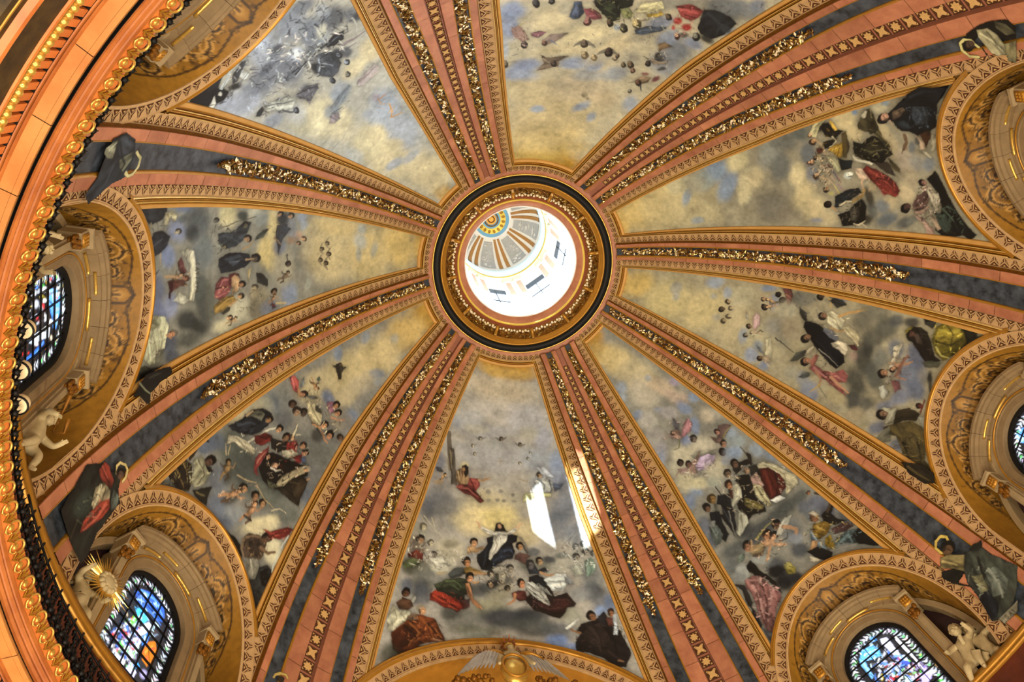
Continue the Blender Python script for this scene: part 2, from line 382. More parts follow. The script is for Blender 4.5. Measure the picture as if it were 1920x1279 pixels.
def painted_mesh(name, P, colors, keep, material, base=(0, 0, 0)):
    """grid of points with a colour per vertex; only the kept cells"""
    a, b = P.shape[:2]; idx = np.arange(a * b).reshape(a, b)
    q = np.stack([idx[:-1, :-1], idx[:-1, 1:], idx[1:, 1:], idx[1:, :-1]], -1)[keep].reshape(-1, 4)
    used = np.unique(q); remap = np.zeros(a * b, int); remap[used] = np.arange(len(used)); q = remap[q]
    me = bpy.data.meshes.new(name); me.vertices.add(len(used)); me.vertices.foreach_set('co', (P.reshape(-1, 3)[used] - np.asarray(base)).ravel())
    me.loops.add(q.size); me.loops.foreach_set('vertex_index', q.ravel().astype(np.int32))
    me.polygons.add(len(q)); me.polygons.foreach_set('loop_start', np.arange(0, q.size, 4, dtype=np.int32))
    me.update(calc_edges=True)
    at = me.color_attributes.new('paint', 'FLOAT_COLOR', 'POINT')
    c = np.ones((len(used), 4)); c[:, :3] = colors.reshape(-1, 3)[used]; at.data.foreach_set('color', c.ravel().astype(np.float32))
    me.polygons.foreach_set('use_smooth', np.ones(len(q), dtype=bool))
    me.materials.append(material); me.validate(); return me
# ------------------------------------------------------------------ brush strokes of the frescoes: op, colour, cover, then centimetres on the wall
PAINT = {
'bottom': {'base': 11050124, 'strokes': [
[1,12092463,100,-3,2595,-214,-15,9,96],
[1,12884560,90,4,2548,-192,-6,3,40],
[1,12889742,90,17,2449,-211,-2,7,96],
[1,12497056,80,1,2349,-229,-8,4,81],
[1,11577508,80,-124,2302,-124,-15,4,102],
[1,11051676,70,170,2271,-100,26,4,59],
[1,10525336,70,96,2231,-197,21,3,50],
[1,11839632,60,136,2231,-80,18,2,35],
[1,10263728,60,-215,2203,-59,-10,1,80],
[1,8360884,70,-288,2081,-54,-12,-1,64],
[1,9079440,60,240,2236,-31,11,3,38],
[1,10525330,70,4,2145,-185,2,2,71],
[1,11576452,50,-141,2240,-64,-6,1,46],
[1,6974080,70,322,2000,-45,17,4,56],
[1,11051162,80,53,2092,-277,4,3,86],
[1,10002604,60,-188,2090,-111,-16,0,86],
[1,8294320,70,-288,2010,-55,-11,-2,103],
[1,6976648,60,-330,1890,-63,-14,-6,148],
[1,9076856,70,309,1908,-75,26,4,63],
[1,7236720,85,303,1801,-101,31,5,80],
[1,6052448,70,356,1745,-64,23,5,70],
[1,9208952,70,245,1756,-99,26,4,100],
[1,13152900,70,48,1845,-170,11,1,104],
[1,14204550,80,119,1759,-133,18,1,93],
[1,14467708,80,4,1785,-106,5,0,84],
[1,13481088,70,-110,1725,-105,-5,-2,84],
[1,8027268,80,-309,1828,-98,-21,-4,83],
[1,6976128,70,-270,1769,-71,-12,-3,65],
[1,9079438,70,-258,1716,-114,-19,-3,64],
[1,8161174,60,-363,1689,-70,-16,-6,81],
[1,11050116,60,-113,1884,-99,-5,-1,57],
[1,11051152,70,-369,1552,-93,-21,-8,89],
[1,12103320,70,-257,1552,-85,-12,-4,63],
[1,7237742,70,-412,1472,-67,-16,-8,78],
[1,9341044,70,394,1615,-54,20,5,77],
[1,12891284,80,240,1586,-96,22,2,80],
[1,13681832,80,274,1506,-78,20,1,52],
[1,7367772,80,377,1456,-95,30,2,51],
[1,5920836,80,430,1454,-52,19,3,50],
[1,8025708,70,323,1422,-102,28,2,51],
[1,5526088,70,398,1363,-85,27,2,50],
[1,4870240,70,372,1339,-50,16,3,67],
[1,6187652,60,441,1348,-34,12,3,49],
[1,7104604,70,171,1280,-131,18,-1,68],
[1,9077344,70,55,1348,-99,7,-2,61],
[1,3948872,90,-8,1302,-146,2,-3,60],
[1,3422270,90,-123,1313,-97,-5,-4,52],
[1,5526606,80,-135,1262,-160,-13,-4,51],
[1,6973524,70,124,1229,-145,14,-1,34],
[1,9078904,60,124,1212,-72,9,0,17],
[1,6184544,70,-237,1238,-111,-14,-5,51],
[1,9341040,70,-286,1319,-73,-11,-5,51],
[1,11051146,60,-315,1280,-56,-9,-5,42],
[1,5198940,80,-411,1393,-74,-18,-6,51],
[1,10131088,70,-353,1396,-58,-11,-5,43],
[1,7369852,70,-444,1325,-57,-14,-7,50],
[1,6260424,90,-232,1188,-63,-7,-4,42],
[1,6982856,80,-292,1157,-39,-5,-3,25],
[1,8036568,70,-433,1302,-32,-7,-5,33],
[1,5798056,70,-478,1325,-32,-8,-8,58],
[1,9472640,70,-300,1223,-40,-6,-4,33],
[1,6052420,80,428,1067,-95,28,2,55],
[1,4999740,80,491,1038,-71,24,3,54],
[1,3815988,70,237,1292,-58,12,0,42],
[1,7236186,80,-155,1559,-102,-8,-3,54],
[1,4868680,80,120,1417,-100,12,-1,44],
[1,3816510,70,69,1442,-50,5,-1,35],
[1,11969150,60,-15,1450,-50,2,-1,27],
[1,9340008,80,12,1413,-75,4,-1,35],
[1,4538940,80,1,1484,-76,4,-1,36],
[11,108.9,2187.2,0.5,11,-10.9,2.5,8747112,6971478,8024680],
[11,2.9,2201.6,0.4,13.2,-12.7,1.4,7364686,4865588,7235164],
[11,-95.5,2179.7,-1.8,12,-11.6,-2.2,7627856,5260346,8024680],
[11,146.8,2140.1,3.8,8.4,-9.1,5.8,11049086,9733744,10130052],
[11,135,2100.6,1.9,8.4,-8.7,3.7,10260086,9207400,10130052],
[11,-147.2,2133.8,-1.4,8.9,-8.6,-2.1,10130052,9077880,10525328],
[11,-135.3,2104.1,-1.4,8.9,-8.6,-1.9,9341048,8025192,10525328],
[11,-94.5,2082,-1.6,10,-9.5,-1.7,11050632,9076330,11051152],
[3,10259572,80,5,4,26,2084,-20,2089],
[3,10259572,80,4.9,4,3,2104,2,2064],
[3,6970444,95,23.3,30.4,274,2164,266,2094,257,2034,245,1990],
[3,9864296,80,12.1,10,272,2028,262,1984],
[1,8419432,80,58,1919,-15,2,0,13],
[1,8419434,80,-5,1929,-14,1,0,11],
[1,7366744,80,-64,1912,-13,0,0,11],
[1,8419432,80,12,1883,-14,1,0,12],
[1,8024160,80,-19,1881,-14,1,0,12],
[1,9077362,70,-68,1879,-14,0,0,11],
[1,9471606,70,58,1877,-13,2,0,11],
[2,6049860,100,270,2089,243,2099,226,1993,216,1916,247,1911,256,1992],
[3,9074776,80,8.7,5.8,261,2074,249,1994],
[1,13679756,95,182,2025,-28,8,1,26],
[2,11043932,100,223,1989,200,2010,166,2001,156,1961,169,1930,215,1926,228,1955],
[3,6964272,80,7.6,3.8,190,1994,195,1946],
[3,13938820,70,7.6,3.8,213,1987,206,1943],
[2,9059380,100,156,1970,110,1978,104,1944,122,1908,80,1869,98,1854,139,1880,176,1885,224,1905,206,1926,164,1935],
[2,6957092,90,178,1927,136,1933,122,1898,158,1895,195,1904],
[3,11558480,75,11.2,5.6,219,1911,159,1913,112,1881],
[3,12085338,60,7.5,3.8,151,1957,118,1960,118,1932],
[3,4856344,80,7.5,3.8,151,1962,136,1937,131,1906],
[2,2365972,100,196,2023,174,2034,159,2026,160,1998,170,1971,181,1964,176,1993,190,1996],
[1,11040848,100,185,2007,-10,3,1,15],
[1,2891286,100,175,1989,-11,3,1,15],
[3,11569248,100,13.1,8.5,109,1969,82,1972,64,1985],
[3,11569248,90,5.6,2.8,68,1982,50,1996],
[3,11569248,90,5.6,2.8,68,1982,45,1983],
[3,11569248,90,4.7,2.8,73,1983,76,2000],
[12,287.2,1943.8,-17,38.2,-33.5,-6.8,12094040,2759698,-1],
[13,293.1,1961.9,42.7,6.2,-21.2,47.9,44,4999756],
[1,10519648,90,318,1900,-28,10,1,13],
[1,10132636,90,-196,1975,-64,-8,-1,48],
[2,11841700,95,-169,1987,-215,2002,-264,1962,-249,1922,-195,1918,-168,1949],
[3,7105642,80,11.2,5.6,-187,1995,-218,1963,-213,1926],
[3,5527644,80,9.3,4.6,-242,1980,-254,1931,-221,1899],
[2,6056582,95,-255,1964,-314,1954,-295,1929,-267,1924],
[2,11051120,90,-123,1927,-177,1920,-249,1917,-244,1896,-167,1901,-109,1880,-109,1913],
[10,-191.8,2015.5,-0.2,17.2,-16.5,-1.6,10124380,6049860],
[2,11842226,80,-178,2058,-220,2058,-265,1995,-219,1992],
[3,10259056,90,9.3,4.7,-132,1984,-96,1998],
[3,10259056,90,5.6,2.8,-100,1997,-78,2000],
[2,1316896,100,35,1698,4,1711,-57,1715,-83,1706,-78,1674,-56,1664,-64,1632,-54,1596,-19,1580,16,1555,42,1525,93,1520,110,1560,114,1596,84,1619,62,1658,70,1684],
[2,1844018,100,5,1637,-38,1654,-68,1632,-54,1591,-11,1584,24,1554,50,1542,41,1588],
[3,3687516,80,12.4,5.3,-3,1624,-42,1636,-59,1614],
[3,3687516,70,10.6,3.5,32,1571,-2,1601,-37,1608],
[3,2897480,80,8.9,4.4,84,1547,71,1602,57,1641],
[3,395276,90,8.8,4.4,49,1623,63,1567,76,1530],
[2,12892324,100,35,1700,4,1718,-35,1714,-30,1681,-4,1652,27,1612,49,1578,60,1581,49,1623,35,1662],
[3,9733746,80,8.1,3.6,26,1690,14,1655,40,1606],
[3,14998212,80,8.1,3.6,4,1701,5,1665],
[2,13155496,100,39,1700,61,1706,92,1722,103,1732,94,1740,66,1731,26,1718,4,1725,-35,1721,-62,1743,-80,1753,-86,1742,-57,1715,-31,1706],
[3,9207402,80,5.4,2.7,83,1724,39,1707],
[3,9207402,80,5.4,2.7,-40,1714,-75,1739],
[3,13147252,100,10.9,5.5,97,1731,108,1750,121,1757],
[3,13147252,90,5.5,2.7,106,1748,92,1762],
[3,13147252,100,10.9,5.4,-80,1748,-91,1760,-107,1770],
[3,13147252,90,5.4,2.7,-89,1757,-86,1771],
[2,1577488,100,23,1746,17,1763,-1,1769,-18,1759,-27,1732,-35,1725,-5,1725,31,1719],
[1,12619880,100,2,1750,-12,1,0,14],
[2,11832416,100,160,1618,140,1636,118,1627,83,1641,73,1634,110,1610,136,1583,160,1587],
[1,9998986,95,136,1583,-26,5,0,20],
[10,131.5,1651.3,-7.1,21.9,-19.8,-3.8,11567194,1709072],
[3,8019008,80,4.5,2.7,153,1620,136,1587],
[2,9071156,100,179,1516,153,1535,127,1522,85,1511,119,1492,153,1482,179,1490],
[10,163.3,1548.8,-3.9,24.5,-22.9,0.3,11039820,2234386],
[3,11831388,100,14,8.8,136,1503,93,1502,69,1509],
[2,6965824,100,-67,1614,-89,1624,-115,1615,-140,1605,-122,1587,-112,1560,-87,1578,-62,1591],
[2,9338988,95,-83,1706,-105,1697,-125,1651,-140,1614,-123,1619,-108,1670],
[2,5722186,95,-91,1688,-116,1647,-131,1605,-119,1619],
[10,-88.4,1651.2,2.8,20.7,-19.7,3.8,10778704,1840144],
[1,2894376,95,39,1459,-38,3,-1,27],
[10,50.8,1506.3,-0.4,17.9,-17,1.9,10127988,4866104],
[10,0.5,1493.4,-4.2,21.4,-19.8,-2.3,8022612,3814188],
[10,-39.2,1540.7,-0.7,19.8,-18.7,0.8,9075816,5261892],
[10,51.9,1457.5,-0.4,15.9,-15.1,1.6,8414282,2761244],
[10,-22.8,1441.8,-3.2,15.8,-14.7,-2,7100996,3813930],
[10,8.4,1510.6,-1,35.9,-33.9,2.4,9208430,5591103],
[2,11050120,90,42,1534,-1,1552,-39,1541,-34,1518,-1,1527,34,1508],
[2,4606020,95,247,1469,222,1506,179,1521,170,1496,196,1469,238,1454],
[2,3817002,100,314,1403,255,1446,196,1466,153,1464,136,1423,154,1394,212,1382,254,1381,296,1370],
[2,2763296,100,288,1381,221,1406,170,1400,170,1365,229,1353,279,1349],
[3,6713416,80,12.2,5.2,255,1437,212,1443,187,1422],
[3,5923392,70,8.7,3.5,238,1424,195,1408],
[2,9186332,100,330,1352,305,1380,254,1373,195,1360,171,1348,179,1321,204,1301,220,1312,262,1307,304,1321,333,1325],
[3,12863532,80,12,5.1,313,1348,270,1334,212,1340],
[3,4854798,80,10.2,5.1,271,1343,220,1329,196,1318],
[3,13654586,60,6.8,3.4,245,1322,208,1315],
[2,4854800,90,195,1360,145,1378,150,1335,179,1317],
[10,151.3,1475,-8,23.9,-21.5,-4.3,11565652,1840144],
[2,11565136,100,170,1439,153,1448,141,1423,133,1381,96,1350,90,1335,109,1336,137,1358,158,1394],
[3,8014384,70,5.2,2.6,157,1428,141,1379],
[3,12618336,90,5.1,2.5,100,1347,87,1332],
[3,12094560,100,13,7.8,132,1455,107,1459],
[10,-86.8,1468.9,2.8,23.6,-22.5,4.3,11038796,1511952],
[2,6040612,100,-73,1439,-106,1435,-116,1391,-78,1387,-46,1403,-43,1421],
[3,11565136,100,14.5,8.5,-59,1417,-53,1386,-24,1368],
[2,2890776,100,-126,1502,-169,1514,-224,1448,-237,1403,-296,1413,-332,1356,-322,1344,-289,1344,-278,1320,-251,1293,-204,1314,-141,1339,-103,1391,-121,1418],
[2,3939352,100,-161,1390,-218,1378,-277,1389,-307,1359,-262,1322,-205,1327,-150,1356],
[3,5517354,80,13.5,6.7,-143,1373,-207,1344,-265,1347],
[3,1313802,80,11.8,5.1,-128,1391,-174,1346,-237,1320],
[3,6174768,60,8.5,4.2,-235,1385,-293,1379,-311,1359],
[2,2105898,100,-131,1506,-185,1504,-217,1466,-190,1450,-141,1466],
[2,11577496,100,-112,1475,-150,1474,-189,1433,-217,1369,-208,1363,-161,1390,-114,1435],
[3,6051408,80,6,2.6,-124,1466,-172,1425,-205,1375],
[3,6051408,80,6,2.6,-123,1444,-178,1394],
[3,14736078,80,5.2,2.6,-125,1472,-165,1447],
[2,9209980,100,-167,1474,-206,1440,-229,1408,-212,1413,-169,1451],
[2,13683904,100,-193,1486,-254,1512,-296,1502,-300,1457,-280,1424,-230,1430,-208,1458],
[3,10131080,70,8.6,4.3,-217,1475,-267,1466,-273,1434],
[2,9342088,100,-286,1490,-310,1477,-329,1448,-295,1449,-288,1463],
[10,-177.1,1576.5,-1.1,20.8,-19.6,-1.2,10124378,3813416],
[2,3421756,100,-120,1551,-155,1559,-171,1536,-205,1548,-212,1520,-169,1514,-127,1515],
[10,-133.5,1560,-1.1,21.7,-20.4,-0.6,6050896,3947064],
[3,11568220,100,12.2,7.8,-178,1522,-219,1502,-241,1508],
[1,4869200,90,-225,1582,-38,-4,-1,23],
[1,5921884,80,-158,1623,-34,-2,-1,27],
[1,6974050,80,-286,1593,-51,-8,-1,20],
[1,5917244,80,400,1560,-53,19,3,51],
[2,7220258,100,446,1503,399,1543,367,1529,370,1493,405,1493,436,1486],
[10,388.2,1591,-6.5,23.1,-21.3,0.4,9202252,2761244],
[10,338.4,1591.3,0.9,19.1,-19.5,6.5,11049084,8023644],
[10,318.7,1545,0.6,15.6,-15.7,5,8023130,5919304],
[10,378.3,1656.4,-2.3,20.1,-19.7,4,11049080,9075814],
[1,9207912,80,241,1621,-53,13,1,27],
[3,13154448,70,7.3,1.8,373,1712,324,1667,278,1647],
[3,13154448,70,7.3,1.8,336,1717,314,1662],
[3,12101760,60,6.4,1.8,386,1702,351,1658],
[3,5919304,80,7.1,3.6,372,1544,343,1502],
[2,5659704,90,465,1457,414,1494,369,1489,403,1455,455,1431],
[1,13287332,80,299,1490,-43,12,1,30],
[1,11047530,80,281,1465,-34,9,0,10],
[2,13813936,80,344,1519,275,1550,239,1515,290,1475],
[10,-349,1574,-1.7,19.5,-18.8,-3.6,9076332,5656648],
[10,-393.5,1632.7,-1.6,17.8,-17.3,-3.9,9341566,6973538],
[10,-398.4,1591,-1.8,19.4,-18.9,-4.3,9734266,5525578],
[10,-353.5,1627.4,-1.4,17.9,-17.3,-3.4,10130570,8421500],
[10,-431.8,1574.3,-1.8,17.5,-17.1,-4.2,9077880,6709852],
[2,8162424,95,-386,1549,-421,1559,-443,1518,-421,1479,-394,1467,-390,1503],
[2,11052176,90,-320,1534,-359,1536,-380,1488,-336,1482],
[3,12104868,60,6.3,1.8,-290,1656,-345,1693],
[3,12104868,60,6.2,1.8,-315,1634,-363,1698],
[3,11052698,60,5.4,1.8,-255,1661,-318,1679],
[2,6044712,100,483,1261,455,1297,413,1300,403,1274,427,1245,469,1238],
[10,443.8,1323.5,-10.7,24.3,-21,-4,5912614,1314314],
[2,11577492,100,417,1298,401,1329,395,1321,405,1286],
[2,12892312,100,495,1253,468,1230,419,1248,409,1218,449,1180,488,1134,512,1125,519,1170],
[3,9340006,80,6.7,3.3,495,1245,475,1195,497,1147],
[3,9340006,80,6.7,3.3,460,1225,433,1202],
[2,7222294,100,406,1236,360,1250,311,1248,282,1206,261,1170,261,1152,317,1140,365,1111,404,1067,467,1054,493,1084,499,1122,441,1191,426,1221],
[2,4857356,95,495,1123,441,1179,375,1180,397,1117,452,1067,489,1078],
[3,10114086,80,14.9,6.6,368,1231,326,1203,309,1150],
[3,11034668,70,11.5,4.9,416,1191,374,1164,421,1093],
[3,2887686,90,13.1,6.6,440,1175,398,1149,365,1118],
[3,2887686,80,9.9,5,335,1217,294,1178,269,1156],
[3,12087354,60,8.2,3.3,302,1201,273,1167],
[10,367.6,1268.9,4.8,21.4,-22.7,11,11041880,12101772],
[2,9071184,100,434,1206,418,1228,398,1243,377,1237,388,1217,413,1205],
[3,11568226,90,9.8,4.9,309,1154,265,1153],
[2,3809296,90,493,1084,444,1062,451,1044,487,1055],
[2,1971732,100,-341,1259,-386,1264,-429,1277,-472,1233,-506,1190,-529,1117,-533,1075,-500,1027,-456,1041,-416,1086,-358,1122,-305,1138,-307,1180,-331,1210,-317,1229],
[2,2891804,95,-360,1248,-425,1244,-466,1192,-441,1139,-377,1143,-344,1191],
[3,4206632,80,14.6,6.5,-375,1236,-407,1180,-406,1121],
[3,788487,90,14.5,6.4,-439,1232,-474,1148,-477,1073],
[3,3943462,70,11.1,4.7,-444,1113,-477,1073,-496,1044],
[2,2761766,100,-417,1279,-444,1295,-460,1261,-446,1222,-417,1245],
[10,-387.6,1285.2,4.7,22.7,-21.4,3.7,8016440,1182730],
[3,9200708,100,11.5,6.6,-332,1218,-305,1231,-290,1245],
[2,14211288,100,-484,1268,-503,1269,-492,1177,-475,1177],
[10,-475.2,1278.8,-2.8,18.2,-17.6,-4.5,9067068,4993056],
[2,7223852,95,-453,1267,-484,1255,-482,1218,-459,1227],
[2,13156528,90,-271,1248,-332,1286,-337,1273,-277,1234],
[3,9069124,90,9.5,4.7,-476,1065,-497,1052],
[15,391.1,1563.6,5.8,94.4,-97.2,33.4,9071696,40,8,4,60],
[15,389.7,1538,5.6,94.2,-96.7,32.7,14208174,40,8,4,70],
[15,309,1521.8,-86.8,24.3,-2.6,-86.1,6050372,30,8,3,60],
[15,-371.1,1578.8,-94,-21.8,9.3,-96.6,6052436,50,8,4,80],
[15,-371.1,1578.8,-94,-21.8,9.3,-96.6,12894384,40,8,4,80],
[15,18.2,1465.3,-92.4,5.1,3.4,-96.6,1973274,40,8,4,50],
[15,8.6,1501.6,-84.5,4.5,2.9,-88.6,11836540,34,8,4,50],
[15,237.4,1393.8,-92.5,19.4,-0.5,-93.7,1447439,26,10,4,50],
[15,237.2,1359.6,-83.5,17.4,-0.3,-84.7,14177852,16,10,3,30],
[15,-195.3,1405.9,-107.2,-11.1,9.3,-112.3,1182217,30,10,4,50],
[15,-191.8,1362.4,-89.9,-8.5,8.1,-94.4,7095354,22,10,3,30],
[15,-164.1,1434,-66.4,-4.5,5,-69.9,14998732,20,10,3,60],
[15,-2.9,1619.7,-1.7,101,-94.9,4.2,5004408,20,8,3,60],
[15,-2.9,1619.7,-1.7,101,-94.9,4.2,395276,24,8,4,60],
[15,374.6,1172.2,-105.2,28.6,-2.6,-103.6,2757126,40,10,4,60],
[15,374.6,1172.2,-105.2,28.6,-2.6,-103.6,11823162,34,10,3,60],
[15,-421.3,1168.3,-108.8,-26.2,18,-112.2,657158,50,10,4,80],
[15,-421.3,1168.3,-108.8,-26.2,18,-112.2,4600876,40,10,3,80],
[15,-204.8,1964.8,-81.9,-11,1.9,-84.9,5527644,24,8,3,70],
[15,140.3,1912.9,-73,14.3,-1.8,-74.4,6038560,16,8,3,50],
[15,-254.1,1516,-59,-7.8,4.9,-61.8,15722194,18,8,3,60],
[15,257.1,1545.8,-86.8,21.2,-1.8,-87.2,15260864,30,8,4,50]]},
'lowleft': {'base': 9208950, 'strokes': [
[1,11568184,100,25,2563,4,94,109,-35],
[1,12886112,100,27,2425,4,155,113,-34],
[1,12888696,100,28,2203,-3,206,126,-35],
[1,12626040,95,75,2011,-8,193,118,-35],
[1,12363388,90,128,1831,-9,142,88,-28],
[1,9079954,80,139,2205,13,34,24,-18],
[1,10525324,70,37,2354,6,34,27,-12],
[1,8292504,95,168,2025,-20,31,37,20],
[1,8161432,85,-36,2167,-33,44,24,20],
[1,9213080,70,-67,2139,-19,24,19,18],
[1,11574914,60,-22,2063,-7,121,58,-9],
[1,13152388,70,-15,1952,-7,90,47,-7],
[1,7109788,90,-95,1890,-7,65,46,-2],
[1,8160928,80,-111,1838,-5,47,30,-1],
[1,8160400,70,59,1867,-3,36,41,-9],
[1,8026740,70,183,1638,-4,52,45,-14],
[2,4076584,100,137,1994,123,2021,92,2020,82,2000,63,1977,74,1961,101,1972,133,1980],
[10,122.5,2008.6,5.2,5.7,-6.8,8,5916208,2760728],
[13,119.9,1986.8,25.5,-17.6,7.8,25.4,40,6050372],
[13,97.7,2011.6,-8.4,24.4,-19.6,-3.2,50,6050372],
[1,8420466,80,187,1611,-23,103,103,-16],
[1,6186092,80,221,1575,-13,57,56,-9],
[1,10261628,80,242,1529,-15,68,64,-11],
[1,9076848,80,32,1638,-26,101,120,0],
[1,7104606,90,-68,1634,-16,123,151,-17],
[1,6972508,90,-76,1775,-9,79,97,-9],
[1,9733224,70,-79,1855,-7,69,89,-8],
[1,5921372,70,127,1596,-17,68,55,-3],
[1,7630954,80,-152,1535,-15,87,129,-2],
[1,6844026,80,-175,1453,-10,53,63,3],
[1,11575424,80,269,1473,-18,78,46,-8],
[1,12626560,90,287,1381,-15,66,27,-5],
[1,6250580,90,198,1285,-43,107,128,14],
[1,5132360,90,106,1279,-50,114,110,24],
[1,5921874,85,-30,1344,-44,137,110,12],
[1,6842460,70,-138,1311,-33,92,49,12],
[1,8026216,70,-23,1285,-21,62,66,9],
[1,6055026,90,275,1227,-14,53,51,-7],
[1,5923960,90,296,1170,-16,63,42,-6],
[1,7106680,80,172,1141,-34,58,67,33],
[1,6975616,90,98,1066,-48,58,47,49],
[1,9079432,80,28,1115,-42,48,31,35],
[1,5923960,80,44,1037,-48,56,25,29],
[1,13679760,95,-82,1178,-55,104,36,17],
[1,14469792,90,-183,1141,-31,54,70,40],
[1,14206104,90,-110,1209,-35,66,36,18],
[1,7236704,80,-162,1312,-11,52,52,3],
[1,3815992,80,83,1145,-20,61,32,2],
[2,2237482,100,288,1316,264,1395,259,1466,229,1520,188,1551,162,1546,159,1506,165,1456,180,1407,217,1360,259,1325],
[2,3159102,95,271,1356,237,1435,190,1461,189,1414,233,1358],
[3,5001820,70,10,5,258,1361,231,1416,197,1451],
[3,921104,80,12,5,213,1373,197,1451,209,1506],
[2,6972496,95,270,1414,239,1497,202,1516,196,1481,236,1450,258,1421],
[10,176.7,1523.9,-8.5,22.3,-16.8,-2.8,9069636,2365970],
[3,11571304,90,10.1,6,260,1422,253,1462],
[2,12101768,100,260,1297,230,1333,172,1370,127,1384,116,1358,148,1341,197,1314,222,1305,237,1264,248,1280],
[3,7892052,80,6.9,2.9,228,1324,163,1347,125,1359],
[3,13155488,100,8,8,175,1372,159,1436,143,1500,122,1544],
[2,6955548,100,173,1416,148,1473,114,1498,99,1477,121,1419,151,1398],
[3,3804684,80,8,4,159,1436,119,1463],
[10,113.1,1549.4,-5.7,22.3,-18,-0,11041880,1971728],
[10,62.2,1554.3,-6.5,24.4,-19.7,-1.1,9069640,1708814],
[2,2761760,100,115,1483,77,1520,43,1552,25,1518,47,1476,80,1460],
[2,9842730,100,47,1539,19,1594,-2,1588,-23,1550,-14,1526,28,1521],
[3,12603456,70,7.1,4.1,36,1546,18,1576],
[2,12628112,100,39,1500,7,1548,-30,1559,-38,1534,-6,1502,26,1490],
[10,41,1582.4,2.5,12.9,-12.1,6.5,12620904,6967864],
[3,14206104,90,8.2,4.1,44,1593,62,1642],
[3,14206104,80,6.2,3.1,36,1610,22,1629],
[10,-16.6,1606.4,-2.8,21,-17.8,1.4,10121296,2628628],
[10,-46.8,1594,-5.7,19.7,-16,-2.6,10778712,2760214],
[2,8005668,100,-18,1523,-41,1572,-66,1561,-53,1517],
[2,4477040,95,-46,1558,-61,1583,-76,1558,-65,1546],
[2,9057328,95,106,1358,102,1417,94,1456,73,1429,74,1374,67,1343,43,1326,70,1319],
[3,13148280,50,4.9,3,88,1355,89,1421],
[2,1512207,100,69,1353,77,1409,68,1448,34,1479,-19,1505,-67,1535,-96,1568,-122,1529,-108,1486,-87,1410,-57,1362,-23,1335,24,1330],
[10,22.1,1425.7,-3.6,23.7,-19.9,2,10910812,1314828],
[3,13154464,90,8.9,4.9,24,1403,1,1412,-14,1436],
[10,66.9,1422.7,-2.3,16.1,-13.6,2,9069640,1708814],
[2,3023896,100,-29,1395,-49,1472,-97,1500,-134,1515,-151,1467,-158,1422,-173,1386,-127,1376,-82,1365,-44,1360],
[2,4075552,95,-89,1425,-108,1486,-138,1492,-158,1422,-131,1406],
[3,1183756,90,8.8,3.9,-60,1392,-118,1405,-167,1393],
[3,5916718,70,7.9,4,-70,1430,-112,1464],
[2,10259048,100,-34,1388,-39,1433,-56,1480,-81,1544,-101,1554,-105,1524,-81,1469,-67,1400,-41,1356],
[3,6969920,80,6,3,-49,1405,-76,1491],
[10,-99.3,1544.5,-8.2,17.4,-13.6,-6.4,11042908,12101772],
[3,11041880,100,9,5,-130,1511,-138,1526],
[2,5525564,100,7,1352,-46,1375,-43,1346,-19,1331],
[2,11818058,100,247,1719,237,1750,205,1761,183,1746,162,1724,190,1713,218,1716],
[3,14188666,70,7.4,4.2,233,1733,192,1725],
[10,145,1753.1,-15.4,17.6,-10.7,-13.1,11039828,3810328],
[3,12092504,100,14.8,10.6,173,1739,148,1729],
[13,169.4,1752.2,30.6,44.1,-51.5,52.3,30,9079428],
[13,131,1755.1,-57,63.3,-38.6,-49.9,23,8025192],
[12,124.1,1835.7,-40,13.6,-0.1,-44.2,11040844,2102798,1],
[13,131.4,1856.5,17.8,20.5,-24.5,28.1,47,5923920],
[1,6976656,80,46,1861,-50,17,2,33],
[10,145.5,1672.8,4.8,19.2,-18.9,12.3,5914674,3811872],
[10,108,1674.1,5.1,21.5,-20.7,12.7,9071184,3286042],
[10,83.4,1704.2,4.4,18.8,-18,10.7,4864044,2760214],
[2,12890246,100,103,1749,72,1786,26,1795,0,1770,-13,1741,18,1715,59,1720],
[3,9075288,80,8.4,3.2,82,1764,14,1751],
[13,68.2,1783.4,-51.9,-1.9,15,-63,33,4998716],
[2,9067108,100,36,1844,22,1871,-10,1883,-23,1846,-12,1824,15,1825],
[10,-3.6,1877.2,-4.9,20.7,-17.2,-1.6,10514510,2759700],
[10,-36.2,1862.4,-8,19.8,-15.9,-5.7,10514510,3153946],
[3,12091488,100,9.6,6.4,-33,1820,-61,1840,-83,1868],
[10,-27.6,1762.7,-5.8,22.6,-18.6,-2.4,11039824,2234386],
[3,12092504,100,12.5,8.4,12,1716,-20,1735,-40,1730],
[10,-79.1,1752.2,-3,24.8,-21.1,0.5,9857098,1971472],
[3,11565652,100,12.5,7.3,-50,1728,-77,1717,-97,1719],
[10,-123.3,1787,3.4,18.1,-16.3,6.2,6966328,3811872],
[3,3029548,90,14.6,8.3,-19,1719,-53,1717],
[1,3814960,80,-38,1699,-12,45,37,4],
[1,3946542,70,153,1192,-20,27,34,31],
[12,177.7,1221.9,27.1,50.8,-56.3,52.2,9071172,2759696,1],
[3,13150328,70,6.7,2.9,210,1242,243,1261],
[3,12099696,70,5.8,1.9,203,1252,226,1285],
[12,74.8,1191.5,-31,80,-60.3,-14,12093020,2891284,1],
[12,-14.6,1212.4,8.6,74.4,-68.2,28.8,11567194,2759698,1],
[10,62.2,1226,9.2,15.8,-17.1,16.3,10253392,2365456],
[10,4.9,1251.6,2.6,21,-19.3,9,9200710,2365456],
[10,-36.9,1260.4,2.1,19.2,-17.6,7.6,10253392,2628112],
[3,12623984,90,5.8,2.9,115,1241,64,1268,31,1297],
[3,12097640,90,5.8,2.9,25,1291,-41,1280,-88,1289],
[3,13152392,85,5.8,2.9,-89,1271,-113,1310,-145,1319],
[3,1578000,80,13.1,7.5,-10,1152,-44,1160],
